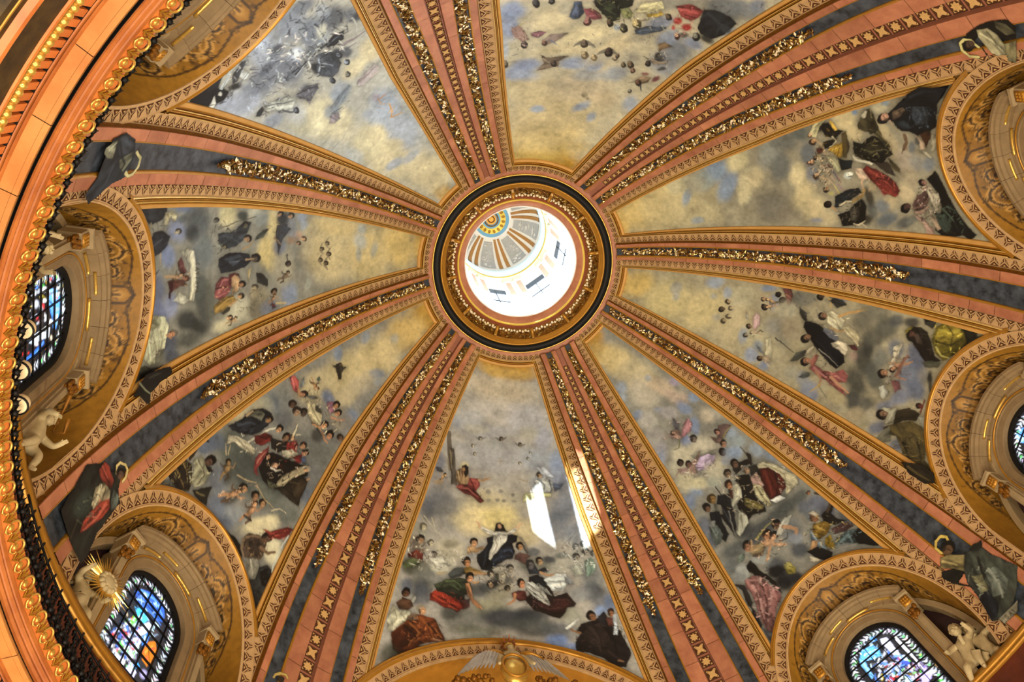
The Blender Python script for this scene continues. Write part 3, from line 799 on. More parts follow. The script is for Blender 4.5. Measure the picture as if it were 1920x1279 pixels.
[2,2760728,100,344,937,353,985,335,1042,290,1065,248,1038,232,987,263,957,305,934],
[3,8018996,80,10.8,4.5,347,981,301,988,256,979],
[3,8018996,80,9.1,3.7,327,1036,275,1024],
[3,789000,90,12.7,5.4,340,1004,284,988],
[2,10129520,100,298,1078,283,1124,241,1134,209,1129,201,1077,223,1023,255,1029,267,1060],
[3,5919292,80,8.3,3.7,282,1101,223,1097,222,1037],
[3,12629136,80,7.4,3.7,288,1092,241,1097],
[10,247.7,1150.1,-12.3,30.2,-22,-3.6,6045744,920329],
[2,1841688,100,251,1120,225,1143,205,1140,215,1120],
[2,2762270,100,225,1009,190,1067,172,1103,154,1055,137,1030,167,1014,202,1004],
[3,9073736,80,8.2,3.6,206,1022,169,1047],
[2,4999748,95,353,889,315,943,258,952,223,964,261,925,308,895],
[3,3942936,100,15,13.2,313,1068,322,1132,325,1212],
[3,1708556,100,8.5,7.6,336,1163,304,1190],
[2,1972758,100,24,1037,-22,1054,-62,1052,-110,1002,-96,988,-32,1008],
[1,1446930,90,-62,1018,-15,27,41,20],
[2,5916214,100,-59,1072,-64,1117,-104,1149,-145,1161,-161,1120,-165,1078,-134,1037,-104,1028,-78,1047],
[2,3812386,95,-85,1088,-116,1132,-149,1120,-146,1071,-117,1053],
[3,9071696,80,10.2,4.6,-69,1094,-92,1130,-126,1154],
[3,9203282,90,12.7,8.2,-63,1076,-75,1043,-100,1025],
[10,-136.4,1164.6,-9.9,25.4,-20.2,-6,6046256,1840400],
[3,8150596,100,16.6,10.1,-142,1112,-176,1117,-199,1145],
[2,8005664,100,-100,1180,-133,1196,-164,1240,-188,1276,-211,1287,-208,1247,-188,1205,-154,1183],
[3,11553336,80,8.5,3.8,-116,1185,-164,1204,-195,1266],
[3,4066828,80,7.5,3.8,-150,1190,-186,1244],
[2,9340016,100,-115,1029,-151,1064,-176,1044,-188,990,-182,963,-142,989],
[3,12365972,80,8.1,3.6,-134,1037,-172,997],
[2,3947062,100,-159,963,-188,990,-176,1044,-201,1078,-248,1066,-270,1020,-246,967,-210,936,-187,936],
[2,1315599,100,-181,1037,-211,1071,-252,1059,-262,1014,-226,992],
[2,3025962,100,-187,936,-256,987,-247,927,-253,880,-242,871],
[3,13156524,95,6.5,4.6,-233,1064,-214,1148,-208,1247],
[1,920586,80,-241,901,-14,12,16,27],
[15,2,1478.1,-18.7,131.4,-109.1,4.6,1315085,50,10,4,90],
[15,-6.2,1502.1,-18.5,131.9,-109.6,3.9,13150344,40,7,3,90],
[15,4.8,1530,-13.4,99.2,-82.9,5.2,11025456,20,8,3,80],
[15,217.6,1421.4,-42.3,110.6,-81.7,-14.4,3949646,24,10,4,50],
[15,162.6,1361.8,-71.8,43.1,-13.7,-73.8,13943968,20,10,3,60],
[15,26.8,1779,-117.6,33.7,-5.5,-130,14205072,30,8,3,70],
[15,26.8,1779,-117.6,33.7,-5.5,-130,4996144,34,8,3,70],
[15,301.7,974.3,14.3,74.8,-74.4,49.4,10520656,30,10,4,80],
[15,296.3,969.9,14,74.9,-74.4,49,920328,34,10,4,80],
[15,236.1,1078.6,24.2,60.2,-64.9,54.2,13418392,16,12,3,80],
[15,-120.8,1090.8,18.6,79.1,-75.2,38.9,10123344,26,10,4,70],
[15,-120.8,1090.8,18.6,79.1,-75.2,38.9,1839886,26,10,4,70],
[15,-206.5,996.1,14.7,79.1,-74.3,32.4,4868680,26,10,4,70],
[15,60.6,1184.3,-51.7,110.2,-80,-31.2,14198912,26,8,3,60],
[15,-181,1233.2,-44.5,58.1,-42.1,-40.9,13920336,12,10,3,40]]},
'left': {'base': 9077360, 'strokes': [
[1,11831868,95,13,2599,1,50,97,-30],
[1,13150312,100,31,2465,2,147,153,-57],
[1,12888692,100,7,2268,-4,174,183,-60],
[1,12757626,95,17,2045,-9,176,184,-59],
[1,12888176,80,129,2061,-28,180,52,-8],
[1,10526356,85,57,2227,-1,52,55,-17],
[1,10263700,80,112,2222,-1,35,27,-10],
[1,10525836,80,-6,2232,-1,23,41,-8],
[1,10525836,75,14,2324,-5,23,49,5],
[1,10525320,70,-118,1934,-7,22,35,13],
[1,10263184,80,-147,1829,-7,51,62,1],
[1,9213092,80,176,1843,-2,35,30,-12],
[1,10002600,70,142,1867,-1,29,25,-9],
[1,11837560,70,114,1922,-3,52,34,-12],
[11,52.8,2028.5,-0.8,14.1,-10.4,2.4,9074264,5917752,9733224],
[11,31.1,1998.5,-0.9,14.1,-10.3,2,8021578,4996652,9206882],
[11,4.4,2046.9,-1,15.3,-11.3,1.8,6969408,3944482,8154196],
[11,-20.2,2001.2,-1.1,14.1,-10.3,1.2,8021578,4865066,9206882],
[11,-37.8,2035.1,-1.1,15.2,-11.3,1,6969150,3944482,8154196],
[1,11043944,80,98,1847,5,25,24,-19],
[10,83,1879.7,-1.1,16.3,-11.8,3.1,10517592,6048312],
[10,64.2,1852.9,-1,14,-10,2.3,9071696,4865070],
[1,9073760,90,82,1831,-2,29,17,-5],
[1,6055560,90,288,915,-8,73,34,-15],
[1,6713484,90,266,1136,-7,75,30,-14],
[1,7897248,80,185,1131,-8,66,54,-19],
[1,7372968,85,104,1099,-9,56,53,-14],
[1,6186112,90,-7,1053,-13,64,75,-9],
[1,6976152,90,-89,1065,-16,73,57,-1],
[1,8160424,80,-71,1138,-10,46,53,-2],
[1,5527658,90,-208,1118,-16,62,52,7],
[1,5001308,90,-259,1127,-15,53,29,6],
[1,5790296,90,203,1234,-9,86,80,-33],
[1,3947580,80,163,1220,-6,48,37,-12],
[1,6974568,90,87,1295,-11,87,82,-22],
[1,5527119,90,-55,1305,-12,67,87,-8],
[1,4079162,95,-150,1228,-16,74,48,2],
[1,3421231,90,-189,1290,-15,65,43,4],
[1,5657932,90,-133,1323,-11,56,69,1],
[1,6052432,85,-218,1229,0,89,32,-11],
[1,7104600,80,-89,1353,-7,38,95,-6],
[1,12759168,95,212,1398,-5,68,59,-25],
[1,12102800,90,206,1561,-4,59,41,-17],
[1,12888688,100,42,1678,-8,80,91,-23],
[1,13020792,95,158,1676,-3,50,84,-34],
[1,9079424,80,184,1599,-4,60,41,-17],
[1,12365968,90,-170,1513,7,92,74,-33],
[1,13154448,90,-211,1420,3,64,33,-12],
[1,9075808,85,-138,1642,-12,79,61,0],
[1,8023638,85,-189,1618,-12,68,47,4],
[1,7106688,80,-188,1697,7,66,35,-14],
[1,7898272,80,-150,1820,-8,60,64,1],
[1,11049596,70,-31,1778,-8,81,107,-19],
[1,7369860,80,56,1744,-4,50,43,-11],
[1,9079436,70,137,1791,-2,40,72,-27],
[2,3026480,100,304,869,308,932,295,1034,264,1044,237,1032,222,976,245,924,275,895],
[2,3158584,100,196,1002,196,1047,173,1094,139,1091,122,1059,110,1026,131,999,160,987],
[3,5000270,70,9.3,4.6,291,896,283,960,282,1022],
[3,5921888,60,7.7,3.8,146,1009,167,1056],
[2,11575416,95,259,1037,257,1077,240,1107,217,1111,219,1092,243,1074,211,1059,216,1044],
[3,7232576,80,5.5,2.4,251,1053,221,1074],
[3,9732700,90,6.9,3.8,228,974,181,994],
[3,11045984,90,7.7,4.6,116,1056,76,1065],
[3,3947584,90,9.1,3,33,1022,51,1046,62,1062],
[10,182.5,1131.8,-2.3,18.8,-12,3.8,9075296,4999232],
[1,6053468,80,224,1144,13,23,16,-23],
[2,12102800,95,105,1167,111,1207,97,1247,49,1266,-50,1276,-87,1263,-79,1235,-44,1243,54,1232],
[3,13418396,90,14.2,11,87,1235,20,1256,-46,1257,-74,1244],
[3,4866096,92,3.2,3.2,42,1281,45,1285,50,1278,51,1269,48,1264,44,1268],
[3,4866096,92,3.2,3.2,36,1265,28,1286,28,1266],
[3,4866096,92,3.2,3.2,33,1273,28,1274],
[3,4866096,92,3.2,3.2,16,1287,15,1267,7,1288],
[3,4866096,92,3.2,3.2,-5,1289,-1,1268],
[3,4866096,92,3.2,3.2,-15,1268,-19,1289,-24,1286,-23,1281,-17,1279,-21,1269],
[3,4866096,92,3.2,3.2,-34,1290,-34,1269,-43,1290],
[3,4866096,92,3.2,3.2,-47,1269,-55,1290,-55,1269],
[3,4866096,92,3.2,3.2,-50,1277,-55,1277],
[2,6962232,100,72,1156,87,1176,53,1200,27,1218,18,1196,41,1170],
[12,21.7,1177.2,4.1,60.1,-43.7,26.5,10517594,4863012,1],
[2,5119520,100,10,1115,9,1151,-13,1172,-32,1136,-55,1133,-44,1123,-22,1127],
[10,6.5,1214,-8.9,17,-8.9,-8.3,9067588,6964272],
[3,11570276,100,9.2,5.4,21,1150,30,1112,37,1093],
[2,6962224,95,16,1141,-1,1207,-23,1228,-20,1181,-25,1145],
[2,11840144,90,-61,1147,-38,1183,-58,1220,-79,1240,-84,1202],
[3,9208940,80,4.6,2.3,-48,1174,-74,1184],
[1,11577480,90,-100,1037,-6,27,11,0],
[2,11840648,100,-88,1010,-90,1055,-106,1101,-143,1121,-187,1107,-218,1089,-215,1057,-254,1027,-251,1000,-214,971,-169,973,-139,990,-122,1009],
[2,8682588,95,-102,1010,-102,1046,-126,1072,-138,1053,-129,1017],
[3,6051388,90,7.4,3,-106,1028,-121,1054,-133,1044],
[3,13946020,80,10.3,5.1,-155,1006,-202,1009,-236,1007],
[3,9208928,80,6.6,2.9,-170,1041,-212,1044,-242,1029],
[3,9208928,80,6.7,3,-151,1079,-187,1084,-212,1067],
[3,7366730,70,5.3,2.3,-119,1091,-157,1106],
[3,14209192,70,6.8,3.8,-105,1082,-145,1105],
[10,-174.6,1139.4,-3.2,24.3,-16.5,2.3,11039824,9075304],
[3,11829336,100,9,6,-176,1109,-193,1130],
[2,7893082,95,-212,1044,-220,1084,-244,1075,-259,1044,-244,1033],
[2,4999224,100,-266,901,-241,947,-243,974,-276,1021,-306,1004,-324,971,-324,953,-299,915],
[2,1315855,100,-262,942,-267,1014,-300,1024,-319,991,-316,946,-289,936],
[2,2761756,100,-265,1006,-272,1068,-295,1083,-311,1058,-300,1024],
[2,2499098,100,-299,865,-304,913,-329,951,-363,931,-352,916,-319,890,-316,864],
[3,9077860,90,8.5,3.6,-278,902,-315,928,-334,949],
[3,7234640,100,5.9,4.2,165,1363,182,1456,196,1565],
[2,3817024,100,147,1364,150,1391,145,1468,161,1473,184,1513,175,1545,136,1538,105,1518,89,1484,83,1428,107,1384],
[3,5264986,80,7.5,4.2,137,1395,124,1456,100,1500],
[10,112.1,1543.1,0.6,23.6,-17.1,8.7,9071180,2366484],
[13,97.9,1587.4,43.5,72.8,-68.1,87,30,4869184],
[1,3948600,90,205,1485,-3,39,27,-11],
[10,167.2,1513.6,10.8,5.8,-8.2,19.4,6050880,2894370],
[3,10518616,100,10.1,5.9,71,1526,81,1563,99,1578],
[2,2303534,100,49,1392,67,1450,60,1509,50,1569,18,1585,-4,1549,-8,1482,-11,1415,24,1391],
[2,3948616,95,46,1416,54,1511,30,1544,12,1479],
[3,1447964,80,8.3,3.3,15,1412,36,1495,35,1553],
[3,6054508,70,7.5,3.3,28,1458,27,1515],
[10,29.2,1607.1,-3.3,29.9,-20.5,3.2,5523002,2892832],
[3,10124376,100,9.3,5.9,29,1554,26,1603],
[2,9062982,100,-45,1389,-24,1416,-28,1464,-47,1485,-90,1467,-114,1419,-94,1381,-68,1381],
[3,12087400,80,10.6,4.9,-73,1405,-38,1427,-37,1465],
[3,12087400,70,8.1,4,-97,1400,-86,1448],
[3,4857888,90,7.3,3.2,-61,1390,-59,1438,-70,1467],
[2,11569760,100,-24,1464,-16,1492,-46,1524,-91,1516,-104,1477,-73,1486,-51,1466],
[2,6040104,100,-17,1459,-14,1492,-26,1517,-40,1523,-22,1493,-32,1474,-66,1481,-57,1466],
[10,-64.5,1536.4,-3.3,22.5,-15.3,0.5,9331780,2365972],
[10,-113.2,1530.3,-3.2,19.4,-13.2,-0.4,10516560,3023384],
[10,-186.9,1462.3,-7.2,15.6,-9.7,-7.1,11569248,3812384],
[2,9071156,100,-125,1376,-102,1429,-106,1487,-129,1506,-142,1466,-154,1427,-157,1379],
[3,12096076,80,8.1,4,-140,1389,-119,1448,-114,1496],
[2,2893338,95,-158,1417,-146,1456,-137,1476,-161,1465,-167,1430],
[3,11832416,100,9,5.7,-142,1466,-139,1486,-124,1515],
[12,-199,1490,14,39,-31.1,26.8,11569760,2891800,1],
[13,-32.8,1620.2,-67.3,72.8,-36,-79.9,55,2762786],
[2,10521184,95,-19,1565,-9,1588,-48,1582,-67,1574],
[10,-92.7,1613.4,2.2,20.3,-15.1,7.4,9732192,5917754],
[1,10259048,80,-113,1613,-4,29,27,0],
[10,-129.6,1726.6,11.8,11.2,-10.4,18.5,8019012,2760728],
[12,-150.6,1725.6,26.8,26,-23.8,41.3,10253392,2760728,1],
[3,12098668,90,10.2,5.1,-181,1738,-182,1798],
[2,6037020,90,-176,1709,-179,1728,-195,1736,-202,1716],
[12,-61.6,1800.4,28.8,36.2,-32.9,47.2,8020040,2760728,1],
[10,-19.8,1806.7,10.3,7.7,-8,16.5,4996144,2760728],
[3,4867136,90,12.2,3.5,16,1796,-13,1806],
[1,3815996,95,175,1728,-3,50,36,-14],
[10,197.7,1704.9,3.9,16.7,-13.7,12.1,9071184,3024930],
[10,187.1,1772.6,4,16.8,-13.9,12.2,10123868,3813416],
[2,4079688,95,149,1703,153,1756,129,1793,90,1756,62,1753,21,1746,57,1734,108,1707],
[3,9071696,90,8.7,5.2,101,1704,69,1751],
[1,10124384,90,79,1808,-2,30,19,-5],
[10,202,1336,-1.6,17.4,-11.5,4.2,5919816,3947060],
[1,11052172,70,99,1396,-3,29,13,-3],
[10,93.6,1416,4.1,13.8,-11.2,11.1,8022608,3814440],
[15,121.8,1418.2,-11.3,108,-71.7,16.5,2303530,26,16,5,90],
[15,-83.1,1467.3,-12.5,77.7,-52,-0.8,12620904,16,12,5,100],
[15,-83.1,1467.3,-14.1,87.4,-58.5,-1.2,3810328,14,14,4,100],
[15,147.6,1728.4,-4.4,70.3,-49.8,15.3,2763308,20,16,5,100],
[15,18.5,1196,-11.2,66.1,-42.3,4.2,10123864,12,14,5,120],
[15,-158.7,1601.5,-12.8,77.9,-53.8,-5.8,6049852,24,20,5,120],
[15,212.5,1005.8,-10.5,83.6,-52,16.6,1974308,24,20,5,120],
[15,-177.9,1048.9,-16.3,62.1,-39.3,-6,14472364,14,18,5,150],
[15,-177.9,1048.9,-16.3,62.1,-39.3,-6,5722170,16,18,4,150]]},
'upleft': {'base': 11577494, 'strokes': [  # the pale blue glare on this field is mixed into its stroke colours
[1,12885080,90,-40,2565,18,87,45,-16],
[1,13679762,95,-18,2421,32,156,108,-52],
[1,13351054,95,-96,2149,43,267,109,-39],
[1,13154448,90,-110,1997,3,138,88,-5],
[1,10791088,85,34,2108,-9,158,90,-3],
[1,10265776,85,57,1903,8,126,78,-25],
[1,11054256,80,-13,1945,20,123,39,-18],
[1,9410728,80,-103,2215,62,31,6,-30],
[1,10133672,70,-22,2267,58,5,2,-31],
[1,11053220,60,-186,1981,9,84,40,-6],
[1,13811604,95,-62,2003,11,72,53,-20],
[1,13416846,90,-55,2124,57,41,16,-47],
[1,13614484,85,-127,1770,75,20,16,-145],
[1,13943964,95,-147,1661,97,28,20,-164],
[1,13811346,90,162,1564,-2,83,71,-12],
[1,13680276,90,70,1596,71,-2,3,-63],
[1,9476256,80,-29,1638,54,-9,-1,-73],
[1,9213084,80,-109,1690,37,-1,0,-63],
[1,12629136,70,-220,1597,16,91,35,-16],
[1,12104876,80,-195,1515,43,33,21,-85],
[1,9212060,85,-260,1419,47,41,13,-46],
[1,10264748,90,-256,1200,76,68,28,-99],
[1,10791092,90,-296,1110,20,68,27,-32],
[1,8422542,90,-168,1228,72,27,14,-99],
[1,7896200,90,-82,1303,64,15,14,-131],
[1,10133160,90,-90,1135,70,18,15,-129],
[1,11581124,85,-66,1045,53,13,8,-69],
[1,9080988,90,22,1120,70,6,7,-100],
[1,8160400,90,59,1254,69,1,7,-132],
[1,9475742,85,34,1041,39,4,5,-80],
[1,6975612,85,93,1085,41,31,10,-47],
[1,5264992,85,138,1263,58,-6,2,-81],
[1,12106952,80,-31,1271,32,6,5,-51],
[1,14474724,90,-33,1267,14,13,9,-31],
[1,13159636,70,-81,1058,14,16,6,-21],
[1,10527914,70,126,1187,23,38,21,-47],
[1,12630176,90,82,1280,8,32,29,-30],
[1,7106680,80,189,1315,25,36,21,-50],
[1,5001304,85,-59,1161,30,7,3,-30],
[1,6053996,80,-127,1194,41,14,4,-30],
[1,6317164,80,-3,1344,44,6,5,-61],
[1,4869204,85,38,1452,49,19,8,-51],
[1,5659234,80,-109,1475,40,11,7,-61],
[1,3948100,80,202,1347,0,31,33,-6],
[3,2763824,85,16.5,4.9,35,1357,86,1360,133,1366],
[2,1974308,100,59,1356,93,1344,133,1366,114,1406,78,1404,54,1378],
[3,7369852,80,7.4,3.3,66,1369,117,1369],
[3,9206904,90,19.9,6.6,94,1431,138,1445,187,1447],
[3,7365738,80,11.7,4.2,98,1467,139,1474],
[1,3816514,90,62,1450,26,19,10,-39],
[1,5527132,90,90,1483,21,14,9,-39],
[10,61.8,1464.7,0.8,18.5,-10.3,2.6,7369850,3421756],
[10,65.7,1530.4,0.9,18.6,-10.5,2.8,8948880,4474444],
[10,-19.7,1553.1,-1.7,20.8,-11.7,-2.1,5527132,3421754],
[10,36.1,1592.2,-1.1,18.8,-10.7,-1,9208948,6051918],
[1,3355962,95,-18,1439,32,16,9,-50],
[1,4474702,90,5,1498,33,15,9,-50],
[2,5001304,95,19,1373,50,1400,53,1510,20,1541,-13,1542,-32,1490,-26,1424],
[3,11843774,85,5.8,2.5,7,1395,-16,1443,-43,1467],
[3,10527912,80,5.9,2.5,2,1432,25,1490],
[3,2369066,90,13.2,5,-82,1354,-15,1351,27,1358],
[3,2369066,85,11.5,4.9,-84,1332,-57,1342],
[3,12105908,85,5,2.5,-90,1368,20,1344],
[3,12894384,80,5.7,2.5,78,1230,67,1297,59,1356],
[3,13420212,80,6.6,2.5,182,1332,180,1383,162,1425],
[3,9211020,80,4.9,2.4,115,1210,82,1252,74,1310],
[1,2434859,85,-25,1409,9,18,13,-22],
[2,5920348,95,-144,1447,-96,1455,-61,1496,-70,1524,-100,1528,-138,1544,-132,1508,-146,1476],
[3,3815486,90,8.4,3.4,-136,1448,-93,1478,-74,1502],
[3,8157308,80,6.7,3.4,-126,1487,-82,1501],
[1,12104868,85,-192,1398,44,63,13,-29],
[2,11578524,95,-236,1318,-193,1361,-157,1414,-151,1464,-183,1474,-224,1425,-244,1352],
[3,7105640,85,7.4,3.3,-233,1326,-200,1396,-164,1449],
[2,2369066,95,-266,1306,-241,1312,-244,1333,-275,1340,-283,1314],
[10,-183.3,1500.1,-4.8,19,-10.7,-8.4,6974580,4474702],
[3,4869200,85,8.3,4.2,-213,1436,-197,1492,-176,1491],
[2,1381914,100,-323,913,-292,951,-265,1006,-253,1048,-252,1092,-282,1094,-310,1059,-332,1040,-349,972,-343,924],
[2,1842724,100,-292,951,-235,968,-214,997,-261,1023,-287,989],
[3,13158592,100,20.3,10.9,-267,1042,-231,1042,-185,1014],
[3,9211012,80,7.8,3.9,-253,1048,-195,1022],
[2,13684160,100,-195,1039,-175,1046,-133,1056,-150,1081,-175,1081,-177,1132,-198,1125,-200,1081],
[2,3948616,95,-211,1049,-157,1043,-142,1068,-182,1080,-213,1099,-230,1086],
[1,1842208,95,-229,1108,20,29,8,-20],
[2,12103840,100,-328,1035,-287,1033,-309,1063,-334,1058],
[10,-271.4,1047.3,11,-1.2,-0.4,21.8,11577496,1052948],
[1,9211540,80,-220,1155,7,21,13,-17],
[3,7369856,80,7.1,3.2,-219,1118,-175,1118],
[2,11049104,90,35,1674,74,1662,130,1660,143,1664,135,1696,88,1712,44,1718,31,1696],
[3,9074292,85,8.6,4.3,48,1680,96,1681,131,1674],
[3,12626076,80,7.7,3.4,92,1704,145,1708],
[1,9476256,80,-51,1659,36,7,5,-62],
[2,8160392,85,-99,1662,-55,1652,10,1645,9,1675,-43,1690,-106,1713],
[2,9206908,85,-151,1720,-114,1697,-93,1723,-108,1758,-135,1753],
[3,7103592,80,7.8,3.5,-127,1702,-121,1748],
[3,6053996,80,8.6,4.3,-114,1697,-70,1718],
[3,12885104,90,7.9,3.5,48,1844,43,1882,52,1896],
[3,12618840,90,7.9,3.5,52,1851,94,1853],
[3,13145172,90,8,6.2,66,1917,57,1963,34,1988,53,2001,81,2012],
[3,13148272,85,7.1,4.4,43,1957,74,1957],
[1,10259600,80,48,1829,19,1,1,-28],
[1,10000540,80,-21,1870,23,18,8,-25],
[3,9211016,60,7,2.6,-223,1835,-168,1851,-93,1835],
[15,18.7,1402,83.5,5,-10.8,155.6,2369068,60,12,4,60],
[15,108.7,1312.5,86.2,-6.4,-6.2,165.2,3356222,50,12,4,60],
[15,-32.6,1220.2,83.2,12.9,-15,163,15001326,44,10,4,70],
[15,-108.7,1241,94.2,24.7,-22,181.5,4869720,70,12,4,70],
[15,-113.8,1074,63.4,19.9,-16.7,129,6054510,50,10,3,60],
[15,-69.9,1052,58.2,14.6,-13.3,119.7,13949156,34,10,3,60],
[15,89.4,1150.1,91.2,-3.3,-8.4,183.8,3817030,50,12,4,50],
[15,39,1364.5,109.9,1.2,-13,207.5,14210244,40,10,3,50],
[15,-206.7,1378.9,56.3,67.7,-40.4,100.2,3948616,30,12,4,50],
[15,-106.3,1497.8,57.3,15.2,-11.4,102.6,9076868,30,12,4,60],
[15,-187.4,1063.5,43.2,19.4,-14.1,87.6,14210764,24,14,4,80],
[15,-280.5,1035.9,45.7,71,-41.7,93,921362,30,16,5,60],
[15,-188.7,1281.3,84.5,33,-24.1,158.7,11843780,40,10,3,60],
[15,-78.6,1701.8,49.1,10.6,-8,83.3,7106680,20,14,3,60],
[15,87.3,1682.7,54.7,-19,5.8,93.3,9204852,16,14,3,40],
[15,57,1903,57.4,15.1,-15.3,93.7,11570280,14,12,3,50]]},
'top': {'base': 12101768, 'strokes': [
[1,12092974,100,2,2626,233,-107,-25,-94],
[1,13149272,95,-37,2533,227,-85,-25,-97],
[1,13414520,95,-30,2423,227,-89,-36,-133],
[1,13020800,90,-22,2273,242,-102,-40,-142],
[1,12626560,90,-184,2174,131,-8,-27,-110],
[1,12100740,80,37,2125,158,-73,-33,-103],
[1,13416590,80,-241,2186,41,5,-13,-55],
[1,12099708,70,158,2149,67,-39,-20,-56],
[1,9411760,90,-114,2289,40,-3,-7,-27],
[1,9214124,90,72,2235,37,-47,-18,-24],
[1,9477296,80,136,2273,15,-38,-19,-13],
[1,9476264,80,271,2108,40,8,10,-58],
[1,9082028,90,-242,2070,101,16,-10,-55],
[1,8161448,90,-222,2018,77,1,-11,-46],
[1,8687788,90,-31,1994,72,-21,-13,-44],
[1,8556204,90,53,1987,36,-41,-17,-26],
[1,9476260,70,150,1991,57,-50,-24,-44],
[1,10264740,60,45,2046,78,-32,-14,-42],
[1,9082032,90,-358,1777,50,9,-24,-109],
[1,8687792,90,-368,1680,72,11,-14,-63],
[1,10002604,70,-348,1910,26,6,-18,-82],
[1,13416076,95,-200,1749,104,-10,-26,-98],
[1,13482124,95,-46,1820,121,-79,-25,-58],
[1,13284490,90,93,1838,70,-90,-28,-41],
[1,12889732,80,-109,1924,131,-30,-10,-36],
[1,11050120,70,47,1951,68,-50,-19,-40],
[1,11050636,60,180,1889,37,-52,-29,-38],
[1,8816268,85,307,1824,76,13,8,-88],
[1,7633024,90,329,1721,75,12,6,-78],
[1,8423588,85,207,1635,56,-59,-20,-34],
[1,8818856,80,266,1691,36,-59,-29,-34],
[1,8292516,85,365,1652,55,-4,-3,-39],
[1,7105644,90,380,1417,97,-33,-18,-66],
[1,9208948,90,223,1502,102,-76,-20,-43],
[1,8158332,85,440,1360,67,-10,-9,-51],
[1,7370892,80,466,1314,28,-30,-23,-35],
[1,9211024,70,458,1500,41,-7,-6,-45],
[1,11050116,70,-159,1684,34,-4,-12,-44],
[1,10523258,80,171,1751,56,-54,-16,-28],
[2,5003372,100,-132,1726,-138,1637,-111,1632,-84,1691,-93,1729,-116,1740],
[2,6056068,90,-126,1716,-127,1653,-103,1676,-101,1721],
[2,9194060,100,-92,1674,-61,1659,-23,1685,-9,1709,-34,1725,-65,1723],
[3,11563120,80,8.8,4.4,-67,1715,-37,1698],
[10,-56.4,1739.8,7.6,23.9,-15.8,3.5,11039848,6962228],
[2,2500636,100,-70,1615,73,1567,74,1603,47,1642,59,1693,32,1722,-17,1683,-53,1648],
[2,3817000,90,-42,1626,8,1602,30,1630,1,1668],
[3,5001268,80,11.5,5.8,-15,1655,34,1675],
[3,921098,80,14.3,5.7,16,1608,45,1671],
[10,29.7,1723.3,9.9,20.2,-12.8,8.7,6046774,1841170],
[2,8157776,95,38,1636,67,1615,95,1640,96,1677,67,1681],
[3,10524760,80,10,4.3,55,1648,90,1661],
[10,91.7,1730.5,7.6,24.6,-17,5.1,4998200,2893856],
[1,9082016,90,63,1738,16,-7,-7,-20],
[2,13154440,95,104,1570,166,1528,192,1559,152,1611,97,1630],
[2,12622400,100,143,1620,182,1593,187,1576,203,1590,190,1612,155,1635],
[10,127.9,1684.7,16.1,21.7,-13.4,17.6,11573352,6969912],
[2,5003368,100,134,1724,168,1682,242,1640,226,1679,172,1737,144,1742],
[3,7109772,70,8.6,3.6,153,1723,196,1685],
[3,3160644,80,7.1,2.8,193,1710,240,1651],
[3,8154200,80,11.4,5.7,159,1644,136,1666,101,1656],
[10,221.1,1587.8,12.9,11.2,-6.4,15.5,6969412,3814440],
[2,9846842,100,225,1519,264,1482,320,1477,324,1522,302,1558,263,1559],
[3,12607576,80,12.3,5.5,241,1527,309,1506],
[3,5906464,80,9.6,4.1,269,1545,314,1530],
[1,11287092,100,263,1587,18,-13,-9,-19],
[1,10235948,100,307,1594,21,-17,-10,-21],
[1,11812920,90,264,1630,11,-8,-7,-16],
[3,13133912,70,5.6,2.8,250,1587,277,1587],
[10,295.2,1659.9,8.3,16.8,-12.1,9,12621944,5910568],
[1,4999748,90,314,1636,20,-16,-8,-17],
[2,2500650,100,317,1471,357,1447,416,1432,453,1446,444,1524,413,1582,368,1592,344,1573],
[3,3948096,80,13.6,5.4,341,1479,404,1493,416,1550],
[1,2894892,90,398,1595,36,-4,-2,-23],
[10,357.2,1610.8,13.2,17.5,-12.6,15.5,8025188,2763302],
[1,4211268,80,428,1499,35,-4,-3,-23],
[3,5920848,80,7.7,3.9,474,1296,478,1312],
[10,-280.8,1649,6.2,25,-16.3,-1.5,4999236,2499615],
[10,-223.8,1637.9,5.2,19.4,-12.6,-0.1,5525578,2894372],
[1,11569776,90,-316,1807,14,-21,-17,-23],
[2,10517612,95,-350,1787,-317,1776,-284,1816,-254,1863,-281,1878,-319,1846],
[3,12625000,90,9.3,4.6,-317,1776,-297,1761],
[10,-268.5,1892.9,5.7,23.8,-16.4,-2.1,7100496,3945518],
[2,8671834,95,-257,1827,-224,1816,-197,1825,-220,1856,-247,1846],
[2,9204840,90,-203,1875,-176,1838,-107,1823,-146,1882,-177,1902],
[3,7106688,80,9.2,3.1,-166,1874,-134,1899],
[10,-186.9,1888.3,4.8,18.1,-12.3,0,8675406,5914676],
[11,-27.7,1869.7,7.6,24.1,-16.4,4,7101000,4865070,7103574],
[10,-3.8,1935,6.6,20.6,-14.2,3.9,10126436,9073748],
[10,35.8,1936.5,6.2,18.5,-12.9,4.4,11047020,9994332],
[11,80.8,1886.1,6.8,23.5,-16.7,4.6,4996146,2892830,7103574],
[10,116.8,1903,6.6,17.7,-12.6,5.9,10521712,9074780],
[10,122.4,1890.8,4.8,12.8,-9.1,4.4,7101516,4997174],
[10,163.4,1926.8,5.5,14.1,-10.3,5.5,8153166,5917240],
[10,191.8,1910.7,7.5,18.5,-13.6,7.8,8152140,4996656],
[10,212.9,1936.2,5.7,13.7,-10.3,6.2,9202776,6966332],
[2,8153172,100,-185,1965,-144,1978,-115,1971,-62,1954,-95,1996,-93,2024,-122,2036,-155,2056,-175,2056,-155,2010],
[3,11048056,70,6.3,3.1,-168,1983,-129,2009],
[3,4997688,80,6.2,3.1,-129,2009,-93,2024],
[10,-116.9,2008,5.5,19.8,-13.7,1.2,6048316,3944488],
[3,12628112,80,7.8,3.1,-109,2035,-84,2055],
[10,-322.1,1998.7,4.9,22.1,-16,-3.7,8154200,5918270],
